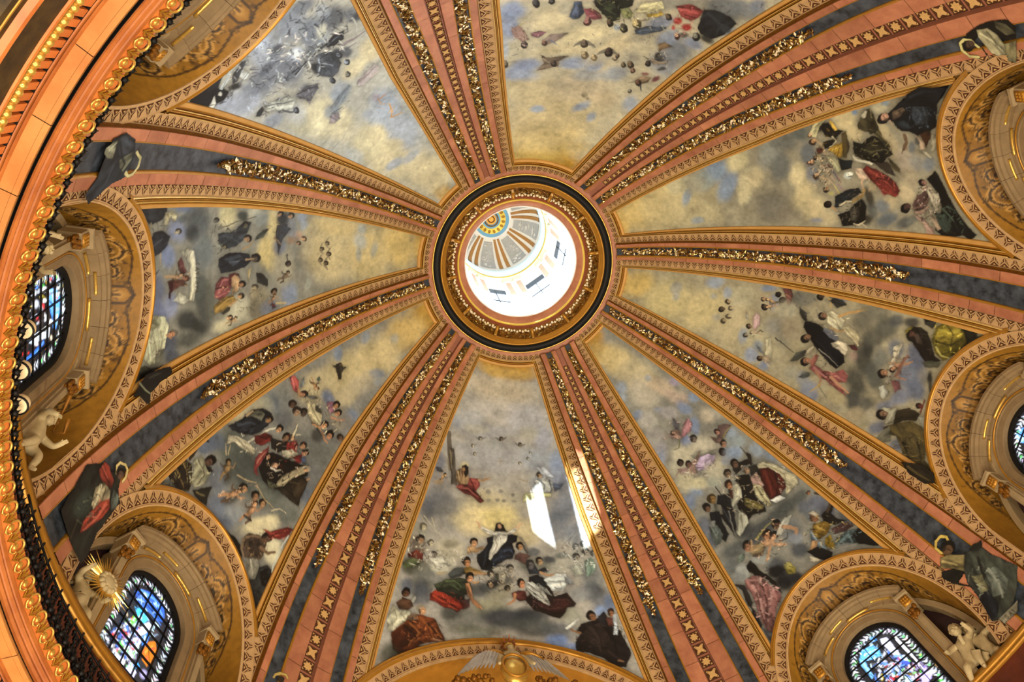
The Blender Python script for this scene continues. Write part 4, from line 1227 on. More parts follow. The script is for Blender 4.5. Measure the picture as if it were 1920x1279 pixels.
[3,9207912,80,6.5,2.4,-317,1991,-272,1995],
[3,7105640,80,7.2,2.4,-301,1955,-280,1949],
[2,9202760,95,248,1742,265,1720,301,1722,277,1760,268,1785],
[1,3026476,95,269,1804,14,-22,-12,-13],
[1,3815476,90,284,1821,22,-34,-15,-16],
[2,11573372,95,249,1837,288,1829,325,1800,316,1827,278,1855],
[10,252.9,1862.6,7.2,16.2,-12.2,8.1,4996662,2235930],
[3,5000264,90,7.3,2.2,252,1844,215,1840],
[1,3420718,85,316,1856,19,-21,-7,-10],
[1,9196624,95,265,1922,17,-12,-5,-10],
[1,8142912,95,317,1922,11,-26,-11,-8],
[2,9730140,100,241,1985,262,1933,297,1927,296,1957,270,1985],
[10,258.5,1983.3,7.8,17.7,-13.9,9.2,7096888,3942944],
[3,3949132,95,10.5,3.8,271,1994,285,2017],
[3,8153688,80,6.8,2.3,248,1985,219,2013],
[10,244,2045.5,4.8,11.2,-8.9,5.7,9076844,7235158],
[1,9733224,90,68,2161,16,-6,-7,-20],
[1,8154708,85,65,2171,9,-3,-3,-10],
[1,9075810,80,85,2178,9,-4,-3,-10],
[3,12101768,50,8,3.2,-227,2161,-138,2147,-26,2142],
[15,20.1,1652.6,43.8,122.8,-81.5,24.3,1315854,40,8,4,100],
[15,25.9,1669,46.8,130.9,-87.4,26.2,10523744,34,8,3,100],
[15,156,1636.7,41.6,98.8,-67.9,34.5,14208156,30,8,3,90],
[15,175.2,1682.5,38.6,90.8,-63.5,33.9,3424846,30,8,3,90],
[15,279.5,1566.1,38.2,76.5,-54.3,37.9,14183520,26,8,3,80],
[15,286.5,1580.1,38.3,76.3,-54.5,38.5,4986904,24,8,3,80],
[15,386.1,1498.7,44.6,76.3,-56.2,47.7,1184790,34,8,4,100],
[15,-285.8,1833.2,24,100.5,-69,-12,13150352,28,8,3,90],
[15,-283.7,1842.3,24,100.6,-69.2,-12,4996152,24,8,3,90],
[15,281.1,1814.3,30.4,64.2,-49,33.4,1841688,24,10,3,80],
[15,284.4,1821.5,30.4,64.1,-49.1,33.6,13677716,22,8,3,80],
[15,18.7,1904.7,33.6,101.4,-70.8,19.2,7101512,34,8,3,200]]},
'upright': {'base': 10128496, 'strokes': [
[1,12620868,100,33,2595,-1,-63,-93,-11],
[1,13150312,95,2,2492,-4,-116,-135,-26],
[1,12888692,95,3,2349,15,-144,-161,-58],
[1,12363384,90,53,2249,32,-128,-124,-55],
[1,12100730,90,106,2160,28,-129,-75,-26],
[1,10259560,80,35,2072,-10,-92,-67,-3],
[1,9214112,90,9,2216,13,-22,-51,-40],
[1,9082008,80,137,2200,9,-40,-19,-5],
[1,8557736,95,-77,2022,37,-50,-55,-54],
[1,8425636,95,11,2000,26,-39,-79,-71],
[1,9475212,80,-45,2101,15,-56,-56,-29],
[1,11050112,80,-39,2157,18,-66,-57,-29],
[1,12364932,80,-53,2246,16,-56,-38,-20],
[1,11049080,80,145,2023,11,-59,-46,-13],
[1,13416584,95,-97,1898,31,-42,-55,-53],
[1,13482380,95,30,1914,16,-40,-95,-60],
[1,12626560,90,3,1853,9,-46,-63,-27],
[1,9075812,80,-101,1786,29,-41,-46,-44],
[1,9078392,90,-91,1742,33,-49,-69,-65],
[1,7104606,90,-139,1650,42,-60,-45,-44],
[1,6973536,90,-28,1721,19,-50,-75,-49],
[1,8024160,85,144,1819,15,-95,-81,-24],
[1,9075814,80,191,1751,10,-76,-45,-10],
[1,6185564,85,-159,1564,27,-39,-37,-36],
[1,6317676,80,-58,1575,8,-44,-69,-31],
[1,8159368,80,32,1590,5,-36,-52,-19],
[1,13152900,95,22,1653,7,-45,-61,-24],
[1,13152384,95,113,1654,25,-47,-77,-57],
[1,13020800,95,181,1623,20,-70,-67,-29],
[1,12363388,90,232,1566,5,-55,-43,-8],
[1,8159376,70,235,1623,4,-37,-14,-2],
[1,12889212,95,-171,1360,-18,-58,-62,2],
[1,12362872,90,-110,1343,-15,-46,-40,4],
[1,6324384,90,-199,1297,3,-15,-14,-7],
[1,12101764,85,-202,1189,6,-35,-26,-13],
[1,8165544,70,-214,1161,3,-20,-12,-6],
[1,12889216,95,-108,1221,-12,-33,-53,6],
[1,11573876,95,-36,1206,-14,-38,-62,11],
[1,11048060,90,31,1174,-17,-42,-56,14],
[1,9208952,90,35,1132,-15,-36,-37,10],
[1,8158332,85,43,1082,2,-31,-35,-10],
[1,11048052,90,94,1175,-20,-47,-56,17],
[1,12362876,90,154,1205,-19,-41,-51,18],
[1,12099704,90,182,1277,-16,-37,-33,13],
[1,7633018,85,201,1314,-16,-37,-34,13],
[1,6317674,90,255,1300,-17,-60,-31,7],
[1,6052436,90,269,1224,-18,-59,-25,6],
[1,8157288,80,264,1191,-12,-37,-15,4],
[1,6316122,80,209,1361,-7,-28,-52,9],
[1,4208684,90,154,1362,-6,-23,-52,7],
[1,6317162,80,-28,1128,2,-20,-30,-11],
[1,4869196,80,-50,1094,2,-20,-20,-7],
[1,11836532,90,113,1335,2,-28,-27,-7],
[1,3947576,80,205,1407,2,-23,-49,-10],
[1,1447183,80,250,1391,2,-34,-27,-4],
[1,1841686,95,-169,1471,1,-40,-33,-11],
[2,12628096,100,-180,1495,-194,1446,-195,1422,-176,1449,-148,1487,-121,1506,-131,1525,-154,1520],
[3,7103556,80,5.2,2.3,-166,1490,-183,1452],
[2,1315085,100,-168,1466,-177,1425,-145,1412,-128,1380,-107,1430,-120,1465],
[2,12095544,95,-187,1415,-173,1404,-138,1404,-135,1418,-165,1420],
[10,-107.5,1527.6,2.7,18.2,-16.7,-1.8,11041876,4863008],
[10,-137.8,1528,1.7,12.1,-11.1,-1.5,12621936,9071688],
[3,12096620,90,8.1,4.6,-110,1511,-90,1497,-43,1499],
[2,1709584,100,-100,1486,-104,1443,-111,1417,-81,1448,-68,1471,-72,1493],
[3,13154448,100,5.7,3.4,-115,1438,-96,1430,-73,1469],
[2,10779692,100,-63,1479,-81,1448,-87,1410,-78,1391,-52,1407,-22,1437,-23,1448,-50,1467],
[3,13674576,80,8,3.4,-60,1457,-76,1415],
[3,6046740,80,5.7,2.9,-30,1451,-66,1425],
[2,4864540,95,-119,1396,-126,1370,-59,1381,-19,1414,-21,1431],
[1,5906456,95,-67,1516,3,-20,-17,-7],
[10,-22.6,1570.3,2.4,14.7,-13.4,-0.4,11567192,6964272],
[10,-22.2,1585.7,1.6,9.8,-8.9,-0.3,12094564,6964272],
[10,-39.2,1545.5,2,12.2,-11.1,-0.5,6045744,2759700],
[2,12102784,100,-31,1498,-32,1468,-2,1456,33,1456,41,1476,5,1488],
[3,7104580,80,4.6,2.3,-24,1489,24,1477],
[3,13148288,90,8.1,4.6,-2,1533,36,1516,73,1498],
[3,9063492,90,8.1,3.5,3,1505,51,1486,82,1471],
[3,7103604,90,9.2,3.5,27,1495,75,1481],
[2,1975332,100,-24,1453,-9,1424,-4,1391,28,1407,33,1450],
[10,39.1,1571.8,2.8,15.8,-14.4,0.4,11569248,8150076],
[3,12886136,90,9.3,4.6,47,1556,63,1525,101,1501],
[3,10518620,80,8.1,3.5,73,1540,104,1519,130,1496],
[3,13152352,90,5.8,3.5,95,1505,130,1493],
[3,10515584,90,8,3.4,91,1486,122,1465],
[10,106.4,1547.1,3.1,15.6,-14.3,1.3,9201732,3812380],
[1,11575384,80,126,1531,2,-17,-11,-3],
[10,55.9,1428.3,0.9,19.9,-18.6,-2.5,13682864,14736584],
[2,13150344,100,29,1396,33,1363,79,1343,87,1374,75,1387,51,1398],
[2,14207144,95,-25,1380,-6,1367,9,1332,17,1307,27,1316,18,1347,-3,1385,-26,1388],
[2,1447183,100,-84,1357,-68,1326,-93,1271,-79,1244,-27,1220,-5,1216,3,1241,22,1264,17,1312,-4,1351,-25,1377],
[1,3945504,90,-36,1294,-2,-50,-26,-5],
[3,7103552,80,7.7,3.3,-47,1335,-25,1298,-31,1251],
[3,5523500,70,6.6,2.7,-60,1307,-64,1261],
[3,657671,90,8.8,3.3,-14,1336,-3,1295,-8,1248],
[2,4866088,100,-145,1315,-198,1257,-204,1231,-181,1226,-142,1228,-82,1232,-37,1211,-27,1220,-68,1248,-109,1265,-114,1296,-129,1317],
[2,3155992,95,-145,1277,-154,1233,-105,1239,-100,1279],
[3,8023108,80,6.5,3.2,-106,1244,-66,1227,-37,1211],
[2,12628112,95,-184,1275,-200,1255,-195,1244,-171,1264,-168,1280],
[3,9075800,80,4.9,2.2,-209,1229,-166,1239],
[2,6049328,100,4,1236,27,1221,55,1202,70,1207,58,1225,30,1239],
[3,3813408,80,5.4,2.7,9,1238,59,1215],
[2,2759700,90,18,1302,19,1246,47,1233,79,1231,66,1260,41,1287],
[2,8138276,100,38,1365,25,1338,46,1299,76,1263,105,1238,143,1225,163,1240,168,1252,150,1282,154,1299,120,1314,96,1336,68,1351],
[3,11029564,85,9.8,4.4,47,1334,90,1289,141,1246],
[3,4854800,90,8.7,3.3,83,1310,97,1269,130,1255],
[3,12082248,70,5.5,2.7,126,1310,150,1271],
[3,3936268,80,6.6,2.8,57,1348,97,1325],
[3,12621936,100,9,5.6,81,1378,97,1382,131,1379],
[3,11043916,100,14.6,10.1,125,1378,151,1396,172,1441],
[2,1843750,100,139,1516,117,1457,112,1398,135,1392,163,1445,166,1469,186,1497,189,1528],
[2,2896952,90,141,1499,130,1437,148,1430,165,1481],
[10,171.5,1554.1,0.9,18.1,-16.8,-0.7,2891800,1182986],
[3,11569248,95,11.6,5.8,187,1539,201,1518],
[3,13153420,95,8,4,180,1502,166,1469,171,1447],
[3,11577488,95,5.7,4,212,1520,215,1485,207,1454],
[2,1184013,100,218,1515,206,1460,181,1437,162,1398,196,1382,255,1397,270,1428,270,1505],
[2,4998200,90,201,1459,188,1415,232,1417,258,1439,245,1460],
[3,7101508,80,6.8,2.8,202,1441,237,1430],
[3,13152392,95,6.8,3.4,263,1451,270,1428,255,1397],
[3,13152392,95,5.6,2.8,265,1416,283,1395],
[2,1316378,100,-167,1211,-175,1191,-171,1166,-197,1122,-223,1083,-225,1062,-248,1040,-269,979,-258,940,-250,890,-211,933,-184,964,-137,989,-98,1005,-80,1036,-70,1087,-89,1111,-93,1146,-111,1161,-132,1162],
[2,3159870,100,-183,1066,-198,1028,-175,1008,-130,1017,-107,1047,-111,1081,-144,1089],
[3,4739674,80,8.2,4.1,-176,1059,-153,1043,-120,1067],
[3,4739674,70,7.1,3.1,-182,1025,-136,1030],
[2,2765368,95,-132,1157,-138,1123,-102,1095,-100,1138],
[3,658447,90,10.4,4.2,-211,1079,-159,1082,-112,1091],
[3,658447,90,9.1,4,-217,979,-153,998],
[2,6047800,100,-174,1149,-188,1100,-171,1097,-150,1133,-143,1163],
[3,8415308,80,6.3,3.2,-167,1141,-177,1100],
[10,-153.4,1193.1,4.3,23.3,-21.4,-2.1,10516060,1511951],
[3,12094576,90,7.5,4.3,-140,1175,-123,1171],
[3,7361596,100,14.8,10.6,-76,1142,-50,1141,-21,1163],
[3,6046768,90,5.3,3.2,-26,1161,-6,1178],
[3,9071180,90,4.2,2.6,-30,1149,-17,1150],
[2,4992024,100,-75,1080,-85,1035,-65,1037,-22,1072,-48,1074],
[2,12097656,100,-71,1097,-64,1079,-33,1074,-13,1081,-20,1099,-45,1091],
[2,12101768,95,-15,1106,-7,1077,20,1060,19,1070,-4,1099],
[2,11049080,95,-70,1035,-68,1015,-19,1032,-6,1057],
[2,1184015,100,103,1108,70,1063,121,1044,171,1034,221,1011,285,973,318,940,338,966,320,996,331,1043,326,1079,301,1104,221,1068,160,1073],
[10,117.5,1124.7,-8.9,12.6,-13.6,-11.6,8149064,1511694],
[2,11043944,95,133,1125,134,1110,158,1125],
[2,6045752,100,167,1159,148,1123,169,1106,194,1116,219,1142,229,1175,202,1187],
[3,9069652,80,8.4,4.2,218,1184,199,1128,169,1106],
[2,11569264,95,228,1181,224,1142,200,1117,205,1113,235,1138,244,1172],
[10,211.6,1213.3,2.7,22.1,-20.6,0.2,4994090,1182986],
[2,12628112,100,133,1115,159,1099,155,1072,181,1067,216,1083,226,1069,231,1090,200,1101,169,1112],
[3,9206880,80,5.2,2.1,170,1096,210,1087],
[2,11043952,100,244,1183,250,1151,281,1128,296,1108,332,1106,312,1142,275,1154],
[2,12097656,95,235,1112,261,1094,296,1077,306,1093,266,1111],
[2,3949624,95,230,1101,241,1060,291,1035,311,1068,271,1090],
[3,5923920,80,7.1,3,221,1063,261,1032,300,1010],
[3,6318168,70,5.1,2.5,211,1046,231,1012],
[1,789258,80,285,1014,14,-25,-26,-18],
[15,-12.8,1528.8,-88,-36.9,13.5,-89.9,1051914,60,10,4,60],
[15,21.2,1535.3,-93.7,-36.8,13.5,-96.3,13676680,60,8,4,60],
[15,-85.1,1469.4,-76.1,-35.7,12.6,-76.3,9069608,34,10,4,80],
[15,-41.1,1292,10.3,-84.4,84.4,29,789256,50,10,4,60],
[15,-56.8,1286,11.2,-89.2,89.5,31.7,8680524,50,9,3,70],
[15,100.9,1286.8,59.9,-36.1,42.6,71.1,3804682,30,12,4,50],
[15,106.2,1288.1,55.7,-33.7,39.6,65.9,13131852,20,12,3,50],
[15,-154.1,1048,10.1,-81.7,84.4,33.7,395274,60,10,4,90],
[15,-144.2,1052.2,7.7,-62.8,64.5,25.8,5003364,40,10,4,80],
[15,206.4,1459.6,-76.5,-16.5,6.4,-80.4,657928,50,10,4,70],
[15,195.4,1457.6,-71,-15.8,6.2,-74.6,8154192,36,9,3,70],
[15,199.2,1127.6,-76,-14.9,1.8,-78.4,13150352,40,9,4,70],
[15,199.6,1117.1,-80.9,-15.9,1.7,-83.3,1314829,44,10,4,80],
[15,260.9,1041.9,52.5,-41.4,45.4,60.7,5529676,34,10,4,60],
[15,108,1385.2,-48.3,-13.6,4.8,-50.3,13148280,20,10,4,80]]},
'right': {'base': 10522736, 'strokes': [
[1,12618804,100,-5,2598,-9,-36,-71,11],
[1,13149276,95,-7,2517,-56,-84,-70,41],
[1,13152376,95,28,2356,-92,-132,-96,64],
[1,12889208,95,26,2167,-92,-129,-93,65],
[1,12363388,90,49,1978,-85,-113,-98,75],
[1,11575420,85,87,1846,-71,-90,-86,71],
[1,12101764,80,-99,1986,-28,-92,-65,10],
[1,10524808,85,-42,2322,2,-36,-41,-8],
[1,10131084,70,-3,2313,-3,-24,-29,1],
[1,9476260,85,-127,2125,-26,-57,-31,10],
[1,9738400,85,-95,2058,-9,-29,-33,5],
[1,10262672,70,-57,2125,-7,-23,-17,3],
[1,11051152,60,37,2088,-9,-28,-22,7],
[1,9213088,75,80,1929,-5,-29,-44,7],
[1,8949928,85,151,1857,-29,-34,-34,31],
[1,8161448,80,175,1778,-22,-25,-21,20],
[1,8161440,85,-176,1859,-15,-51,-21,2],
[1,9212064,80,-121,1821,-10,-34,-47,8],
[1,8687772,70,97,1842,-10,-27,-26,10],
[1,9472124,75,-12,1794,-32,-62,-43,21],
[1,12889220,75,-90,1778,1,-50,-27,-4],
[1,9208944,80,0,1730,-22,-65,-77,21],
[1,6051920,85,-171,1711,-14,-44,-36,5],
[1,11049080,70,158,1719,-38,-31,-30,41],
[10,-51.9,2046.6,1.9,14.2,-13.6,0.4,9204820,4997168],
[10,-6.8,2069.5,2.3,16.6,-15.9,1.2,6047796,2366484],
[10,-25.6,2027.9,1.8,13,-12.4,0.7,10520676,7101508],
[10,44.6,2044.6,2.1,14.1,-13.5,1.8,9205334,6049336],
[10,14.8,2026,2,14.1,-13.5,1.4,10521704,8154192],
[3,9208948,80,5.2,1.7,-18,2023,-29,2007],
[10,28.9,1916.2,-2.3,12.5,-12.1,-2.9,8150084,1840914],
[2,11570308,95,-26,1908,-47,1895,-32,1873,1,1867,35,1883,23,1900],
[3,12888216,70,5.1,2.3,-30,1897,4,1875],
[12,47.7,1885.3,13.2,38.6,-36.7,11.9,11572340,2892828,1],
[10,69.5,1914.6,4.2,12.1,-11.6,4.1,9206884,4998202],
[3,12101764,90,9.1,3.4,53,1883,53,1834],
[13,-1,1931.5,-29.5,14.6,-16.3,-31.6,30,10261636],
[2,12891280,90,55,1821,40,1796,95,1770,132,1761,127,1794,94,1801],
[10,151.2,1810.7,5.2,13.7,-13.4,5.8,7098424,2891800],
[2,12098684,95,138,1807,121,1778,144,1761,165,1783],
[3,12626056,90,6.7,3.4,158,1780,170,1750],
[2,6054000,85,99,1848,110,1813,122,1796,121,1827],
[12,-119.3,1844.2,-1.7,51.1,-50,-10.3,11569760,1840656,1],
[10,-115.1,1876.5,-0.4,12.5,-12.3,-2.3,9202764,4995114],
[10,-83.4,1861,2.3,16.2,-15.4,0.3,4996144,1183758],
[12,-91.3,1844.7,20.8,29.4,-26.1,17.5,12095592,2891800,1],
[10,-161.2,1806.6,2,14.9,-14.2,-0.6,2891800,1051916],
[10,-143.6,1783.1,2.2,15.9,-15.2,-0.4,3942432,1314830],
[2,7092276,95,-196,1791,-209,1746,-180,1736,-135,1740,-125,1756,-163,1774],
[3,10513488,90,7.8,3.3,-170,1770,-163,1739],
[3,11569764,90,6.8,3.4,-137,1895,-128,1870,-125,1845],
[1,8156260,85,-180,1672,-33,-68,-34,12],
[1,11050112,75,-99,1757,-39,-55,-49,33],
[1,10521708,80,-26,1714,-39,-53,-60,45],
[1,9996392,80,66,1657,-30,-37,-58,49],
[1,5920332,80,-235,1518,-32,-66,-26,9],
[1,9211028,70,-221,1516,-18,-37,-20,7],
[1,8156256,85,-233,1338,-34,-69,-38,14],
[1,7103572,85,-171,1397,-29,-56,-57,23],
[1,6051916,90,-178,1290,-32,-61,-56,23],
[1,4999230,95,-12,1346,-26,-46,-86,45],
[1,3947060,95,-77,1350,-18,-34,-50,24],
[1,6051400,90,-121,1330,-20,-57,-54,12],
[1,5262402,90,88,1348,-34,-39,-64,58],
[1,4736576,90,160,1333,-30,-32,-42,41],
[1,4999748,80,156,1270,-21,-47,-39,17],
[1,6052432,90,31,1283,-23,-38,-60,35],
[1,7105120,80,-51,1280,-22,-39,-48,25],
[1,7368824,85,-107,1226,-22,-39,-42,20],
[1,7106692,90,-26,1140,-33,-56,-70,38],
[1,6317180,90,-106,1135,-21,-38,-70,34],
[1,6580348,90,14,1096,-26,-42,-45,27],
[1,7369868,85,72,1149,-38,-42,-30,28],
[1,8158352,80,127,1188,-34,-37,-20,20],
[1,6054008,85,227,1187,-40,-28,-20,30],
[1,6317180,80,257,1076,-29,-19,-18,30],
[1,9207912,80,210,1392,-52,-25,-19,42],
[1,11048044,85,176,1408,-35,-27,-35,49],
[1,10521708,80,225,1301,-58,-27,-15,34],
[1,11049084,75,189,1223,-32,-15,-18,40],
[1,8159380,85,200,1540,-42,-32,-23,32],
[1,7107728,80,225,1502,-33,-16,-10,21],
[1,9211024,70,167,1581,-30,-23,-28,38],
[1,9735288,70,160,1644,-36,-29,-24,32],
[1,5000268,80,-219,1252,-14,-42,-33,6],
[1,3815478,85,-236,1181,-14,-41,-26,5],
[1,10517612,60,-13,1402,-20,-18,-18,22],
[1,8419440,80,-50,1081,-8,-20,-37,12],
[2,10259564,100,-89,1663,-96,1565,-89,1571,-80,1659],
[2,920848,100,-57,1659,-85,1657,-91,1613,-83,1570,-67,1549,-41,1492,-10,1450,28,1429,50,1445,69,1455,60,1491,36,1533,8,1585,-20,1619],
[2,1315354,100,-15,1609,-49,1577,-51,1528,-19,1469,17,1441,39,1458,25,1504],
[3,2894384,80,9.1,4.5,-16,1584,18,1506,39,1458],
[3,657932,90,10.7,4.6,-18,1601,8,1543,58,1467],
[3,11050124,80,3.8,2.3,14,1558,32,1501,52,1453],
[10,-10.6,1632.6,8,22.8,-21.4,6.4,8149568,1511694],
[2,13153428,100,-28,1517,-50,1487,-53,1447,-32,1433,1,1438,-12,1467,-18,1502],
[3,9206884,80,5.2,2.2,-31,1498,-20,1445],
[2,4987936,95,-49,1438,-63,1410,-51,1390,-38,1394,-37,1418],
[2,12100740,95,66,1636,33,1610,8,1585,29,1578,54,1602,69,1622],
[13,32.8,1609.9,82.5,59.3,-56,81.2,31,4736572],
[3,1841688,95,4.7,2.4,36,1778,69,1665],
[13,-84.8,1644.8,-50.2,52.7,-57.6,-58.7,36,3420716],
[2,12628108,100,-153,1565,-169,1540,-157,1505,-144,1478,-107,1478,-92,1498,-103,1534,-110,1556],
[3,9206872,80,6.1,3,-150,1552,-131,1516,-101,1493],
[2,12100732,100,-113,1479,-130,1451,-120,1417,-98,1395,-61,1393,-81,1423,-91,1458],
[3,9206876,80,6,3,-112,1463,-83,1415],
[3,12094548,95,13.4,7.5,-154,1504,-188,1455,-220,1390],
[3,11569240,100,10.5,6.8,-92,1531,-91,1490,-102,1469],
[10,-129,1580.5,3.4,21.9,-20.9,0.3,8149056,1840400],
[2,7105652,90,-85,1562,-84,1521,-60,1482,-44,1493,-51,1528,-69,1566],
[10,-212.6,1603.4,2.4,17.3,-16.6,-0.9,4995628,1840914],
[3,11571292,100,12.2,6.9,-223,1581,-209,1554,-180,1550],
[13,-206.6,1562.1,-5.1,-84.1,82.7,7.8,45,2894376],
[1,9206876,80,-221,1398,-7,-22,-14,2],
[2,9194564,100,107,1573,85,1557,98,1509,88,1463,58,1426,76,1394,106,1390,123,1432,138,1393,165,1364,150,1420,133,1478,123,1532],
[3,11564136,85,10.6,4.6,99,1551,120,1484],
[3,11564136,80,8.9,3.7,96,1444,102,1400],
[3,4989984,85,7.5,3.8,105,1507,122,1449],
[3,11566172,95,16.4,8.9,111,1462,130,1412,143,1366],
[3,11039828,95,10.6,6.8,110,1538,135,1502,166,1497],
[3,11570248,95,10.7,4.6,162,1498,207,1527],
[2,10247244,100,79,1584,40,1565,42,1548,85,1557,104,1566],
[10,89.7,1601.3,8.2,21.4,-20.4,7.9,9199688,1511694],
[13,125.1,1557,40.9,45.9,-44.7,41.5,50,6052948],
[3,6052940,85,4.5,2.3,172,1494,200,1443],
[2,11312256,100,41,1232,-54,1234,-118,1237,-143,1205,-115,1206,-62,1213,30,1205,46,1218],
[3,4997168,92,2.8,2.8,38,1226,42,1221,41,1215,36,1210,32,1216,33,1222,38,1226],
[3,4997168,92,2.8,2.8,7,1227,11,1229,14,1225,12,1222,8,1220,5,1217,8,1213,12,1215],
[3,4997168,92,2.8,2.8,-17,1231,-13,1226,-14,1220,-19,1215,-23,1220,-22,1227,-17,1231],
[3,4997168,92,2.8,2.8,-40,1233,-47,1217,-49,1233],
[3,4997168,92,2.8,2.8,-76,1232,-72,1234,-69,1231,-71,1227,-75,1225,-78,1221,-74,1218,-70,1220],
[3,4997168,92,2.8,2.8,-98,1219,-96,1235,-103,1232,-104,1228,-97,1227,-106,1219],
[3,9208944,80,5.6,2.8,-140,1216,-115,1206],
[10,6.5,1248.4,4.7,21.5,-20.6,3.1,9200712,1840400],
[12,-36.2,1204.9,50,43.2,-38.7,46.8,11041884,2759700,1],
[3,9198664,95,15.4,8.4,-4,1194,-66,1184,-99,1171],
[3,10778716,95,12.6,7,-1,1185,-8,1149],
[2,8143940,90,23,1207,9,1174,38,1155,62,1176],
[2,11051148,95,71,1251,47,1229,63,1215,64,1199,104,1206,104,1222],
[2,2366484,100,-194,1202,-219,1178,-228,1143,-218,1111,-185,1090,-139,1063,-131,1032,-106,1061,-99,1096,-130,1127,-158,1164,-164,1188],
[2,6969892,95,-191,1209,-217,1185,-219,1170,-195,1188,-181,1199],
[2,4996144,95,-193,1165,-211,1132,-166,1122,-163,1150],
[3,1314828,90,9.6,4.1,-217,1155,-162,1113,-113,1078],
[10,-184.7,1177.8,3.2,18.4,-17.7,0.5,5519402,2234898],
[2,7101468,100,-197,1092,-249,1081,-287,1046,-306,1000,-306,952,-286,914,-245,920,-205,959,-172,993,-133,1026,-152,1067],
[2,9731116,100,-238,1072,-273,1029,-280,989,-254,970,-209,1002,-187,1047,-202,1079],
[3,11836476,85,10.7,5.3,-241,1066,-253,1011,-274,987],
[3,3944464,90,8,4,-198,1071,-198,1014,-242,967],
[3,3944464,85,6.7,3.3,-275,1044,-246,1010,-201,1007],
[3,12627040,80,8,4,-173,1065,-149,1037,-153,1009],
[2,2104338,100,-297,998,-304,938,-268,911,-224,942,-262,964],
[2,3486764,100,-172,993,-245,940,-287,894,-250,907,-186,975],
[2,2894372,95,-275,1144,-298,1104,-296,1061,-264,1077,-238,1094,-245,1131],
[10,-274.7,1114.8,-0.2,16.3,-16.3,-3.3,7101508,1446671],
[2,4999736,90,-94,1110,-116,1072,-125,1030,-101,1038,-81,1091],
[1,2894374,95,-52,1056,-6,-14,-31,10],
[1,3946540,85,-17,1040,-4,-9,-25,9],
[2,12102796,100,161,1212,136,1192,131,1163,152,1160,158,1189],
[10,167.4,1185,5.9,22.2,-21.5,5.7,8150084,1446414],
[2,11050112,100,140,1166,116,1146,122,1127,168,1129,193,1149,193,1165],
[2,3484186,100,128,1140,93,1094,97,1039,130,1047,153,1098,184,1130],
[2,5390880,95,214,1162,171,1120,136,1060,142,1011,190,973,251,948,265,917,281,878,306,856,330,887,325,959,301,1012,259,1051,220,1095,233,1136],
[2,2760722,95,292,1025,275,965,291,910,312,868,328,896,320,962],
[3,7100460,80,14.9,6.8,175,1064,169,1021,196,985],
[3,7100460,70,12.4,5.5,205,1127,211,1077,253,1039],
[3,1709066,90,10.8,4.7,232,1058,279,1001,304,933],
[3,1709066,85,9.4,4,205,1003,257,960],
[2,7103568,95,217,1152,196,1139,248,1104,264,1120,276,1145,280,1183,261,1161],
[3,2762272,90,8.4,4.2,286,1171,270,1124],
[10,72.5,1057.1,-7.8,10.8,-11,-8.5,6040612,2759704],
[3,7089188,95,8.1,5.4,91,1042,37,1049],
[2,10261632,90,115,1046,94,1017,127,995,148,1008],
[1,1315085,90,310,877,-12,-20,-17,10],
[15,18.2,1506.2,-24.4,-65.6,61.8,-22.9,2761766,24,16,5,100],
[15,95.9,1443.7,-22.7,-56.5,53.8,-23.3,12617840,16,14,4,90],
[15,-122.4,1497.6,-22.5,-67,62.5,-16.1,14207652,18,14,4,90],
[15,-35.1,1189.1,-21.1,-53.9,50.9,-17.9,8145980,16,14,4,100],
[15,-229.4,1020.6,-27.4,-78,74.1,-17.7,13152328,18,14,4,100],
[15,-229.4,1020.6,-27.4,-78,74.1,-17.7,3944460,20,16,4,100],
[15,237.7,1008.6,-72.5,-48.4,45.3,-74.9,8153144,22,16,4,80],
[15,237.7,1008.6,-72.5,-48.4,45.3,-74.9,2103308,24,18,4,80],
[15,-163.9,1128.5,-19.3,-53.8,50.7,-13.4,4995628,18,16,5,100],
[15,-151.1,1642.5,-24.5,-77.3,72,-15.7,4999750,16,16,5,100]]},
'lowright': {'base': 9208948, 'strokes': [
[1,12092463,100,-10,2601,-11,-74,-73,5],
[1,12621904,95,17,2508,-11,-74,-79,9],
[1,12888176,95,-25,2423,-16,-108,-92,5],
[1,12889732,95,-53,2280,-21,-147,-98,3],
[1,12101776,90,-12,2193,-18,-119,-77,8],
[1,12362372,85,-106,2155,-28,-91,-49,10],
[1,12361864,80,-129,2060,-36,-74,-40,17],
[1,9213092,80,51,2292,-25,-21,-26,32],
[1,10002600,70,76,2250,-25,-20,-21,27],
[1,8162476,85,73,2124,-25,-20,-21,27],
[1,9213092,75,-24,2075,-24,-32,-13,11],
[1,9476256,65,-87,2237,-15,-15,-13,14],
[1,10521760,65,-171,2122,-10,-33,-25,4],
[1,8162476,90,-123,1995,-7,-53,-32,1],
[1,8425644,85,-190,1995,-5,-39,-32,-1],
[1,8162476,90,-102,1894,-27,-19,-30,47],
[1,7899312,85,-20,1869,-23,-22,-25,29],
[1,11050132,85,-49,2033,-43,-42,-25,29],
[1,11839640,90,53,2073,-44,-38,-38,47],
[1,11313300,85,83,1984,-43,-36,-37,47],
[1,10261652,80,104,1906,-29,-23,-37,48],
[1,8949924,80,128,1873,-19,-15,-32,43],
[1,12627088,85,-182,1881,-37,-40,-34,33],
[1,11576464,80,-223,1855,-5,-39,-37,-1],
[1,9214120,85,-210,1730,-5,-44,-37,0],
[1,9477288,80,-166,1657,-27,-28,-29,30],
[1,12891288,85,-81,1793,-68,-49,-26,42],
[1,13154456,90,26,1823,-56,-50,-37,45],
[1,12891284,85,-46,1674,-45,-43,-40,46],
[1,9211024,80,-102,1663,-23,-22,-20,22],
[1,12628628,85,93,1778,-47,-39,-32,41],
[2,10513516,100,-38,1921,-73,1940,-104,1945,-101,1912,-71,1889,-36,1888,-14,1891],
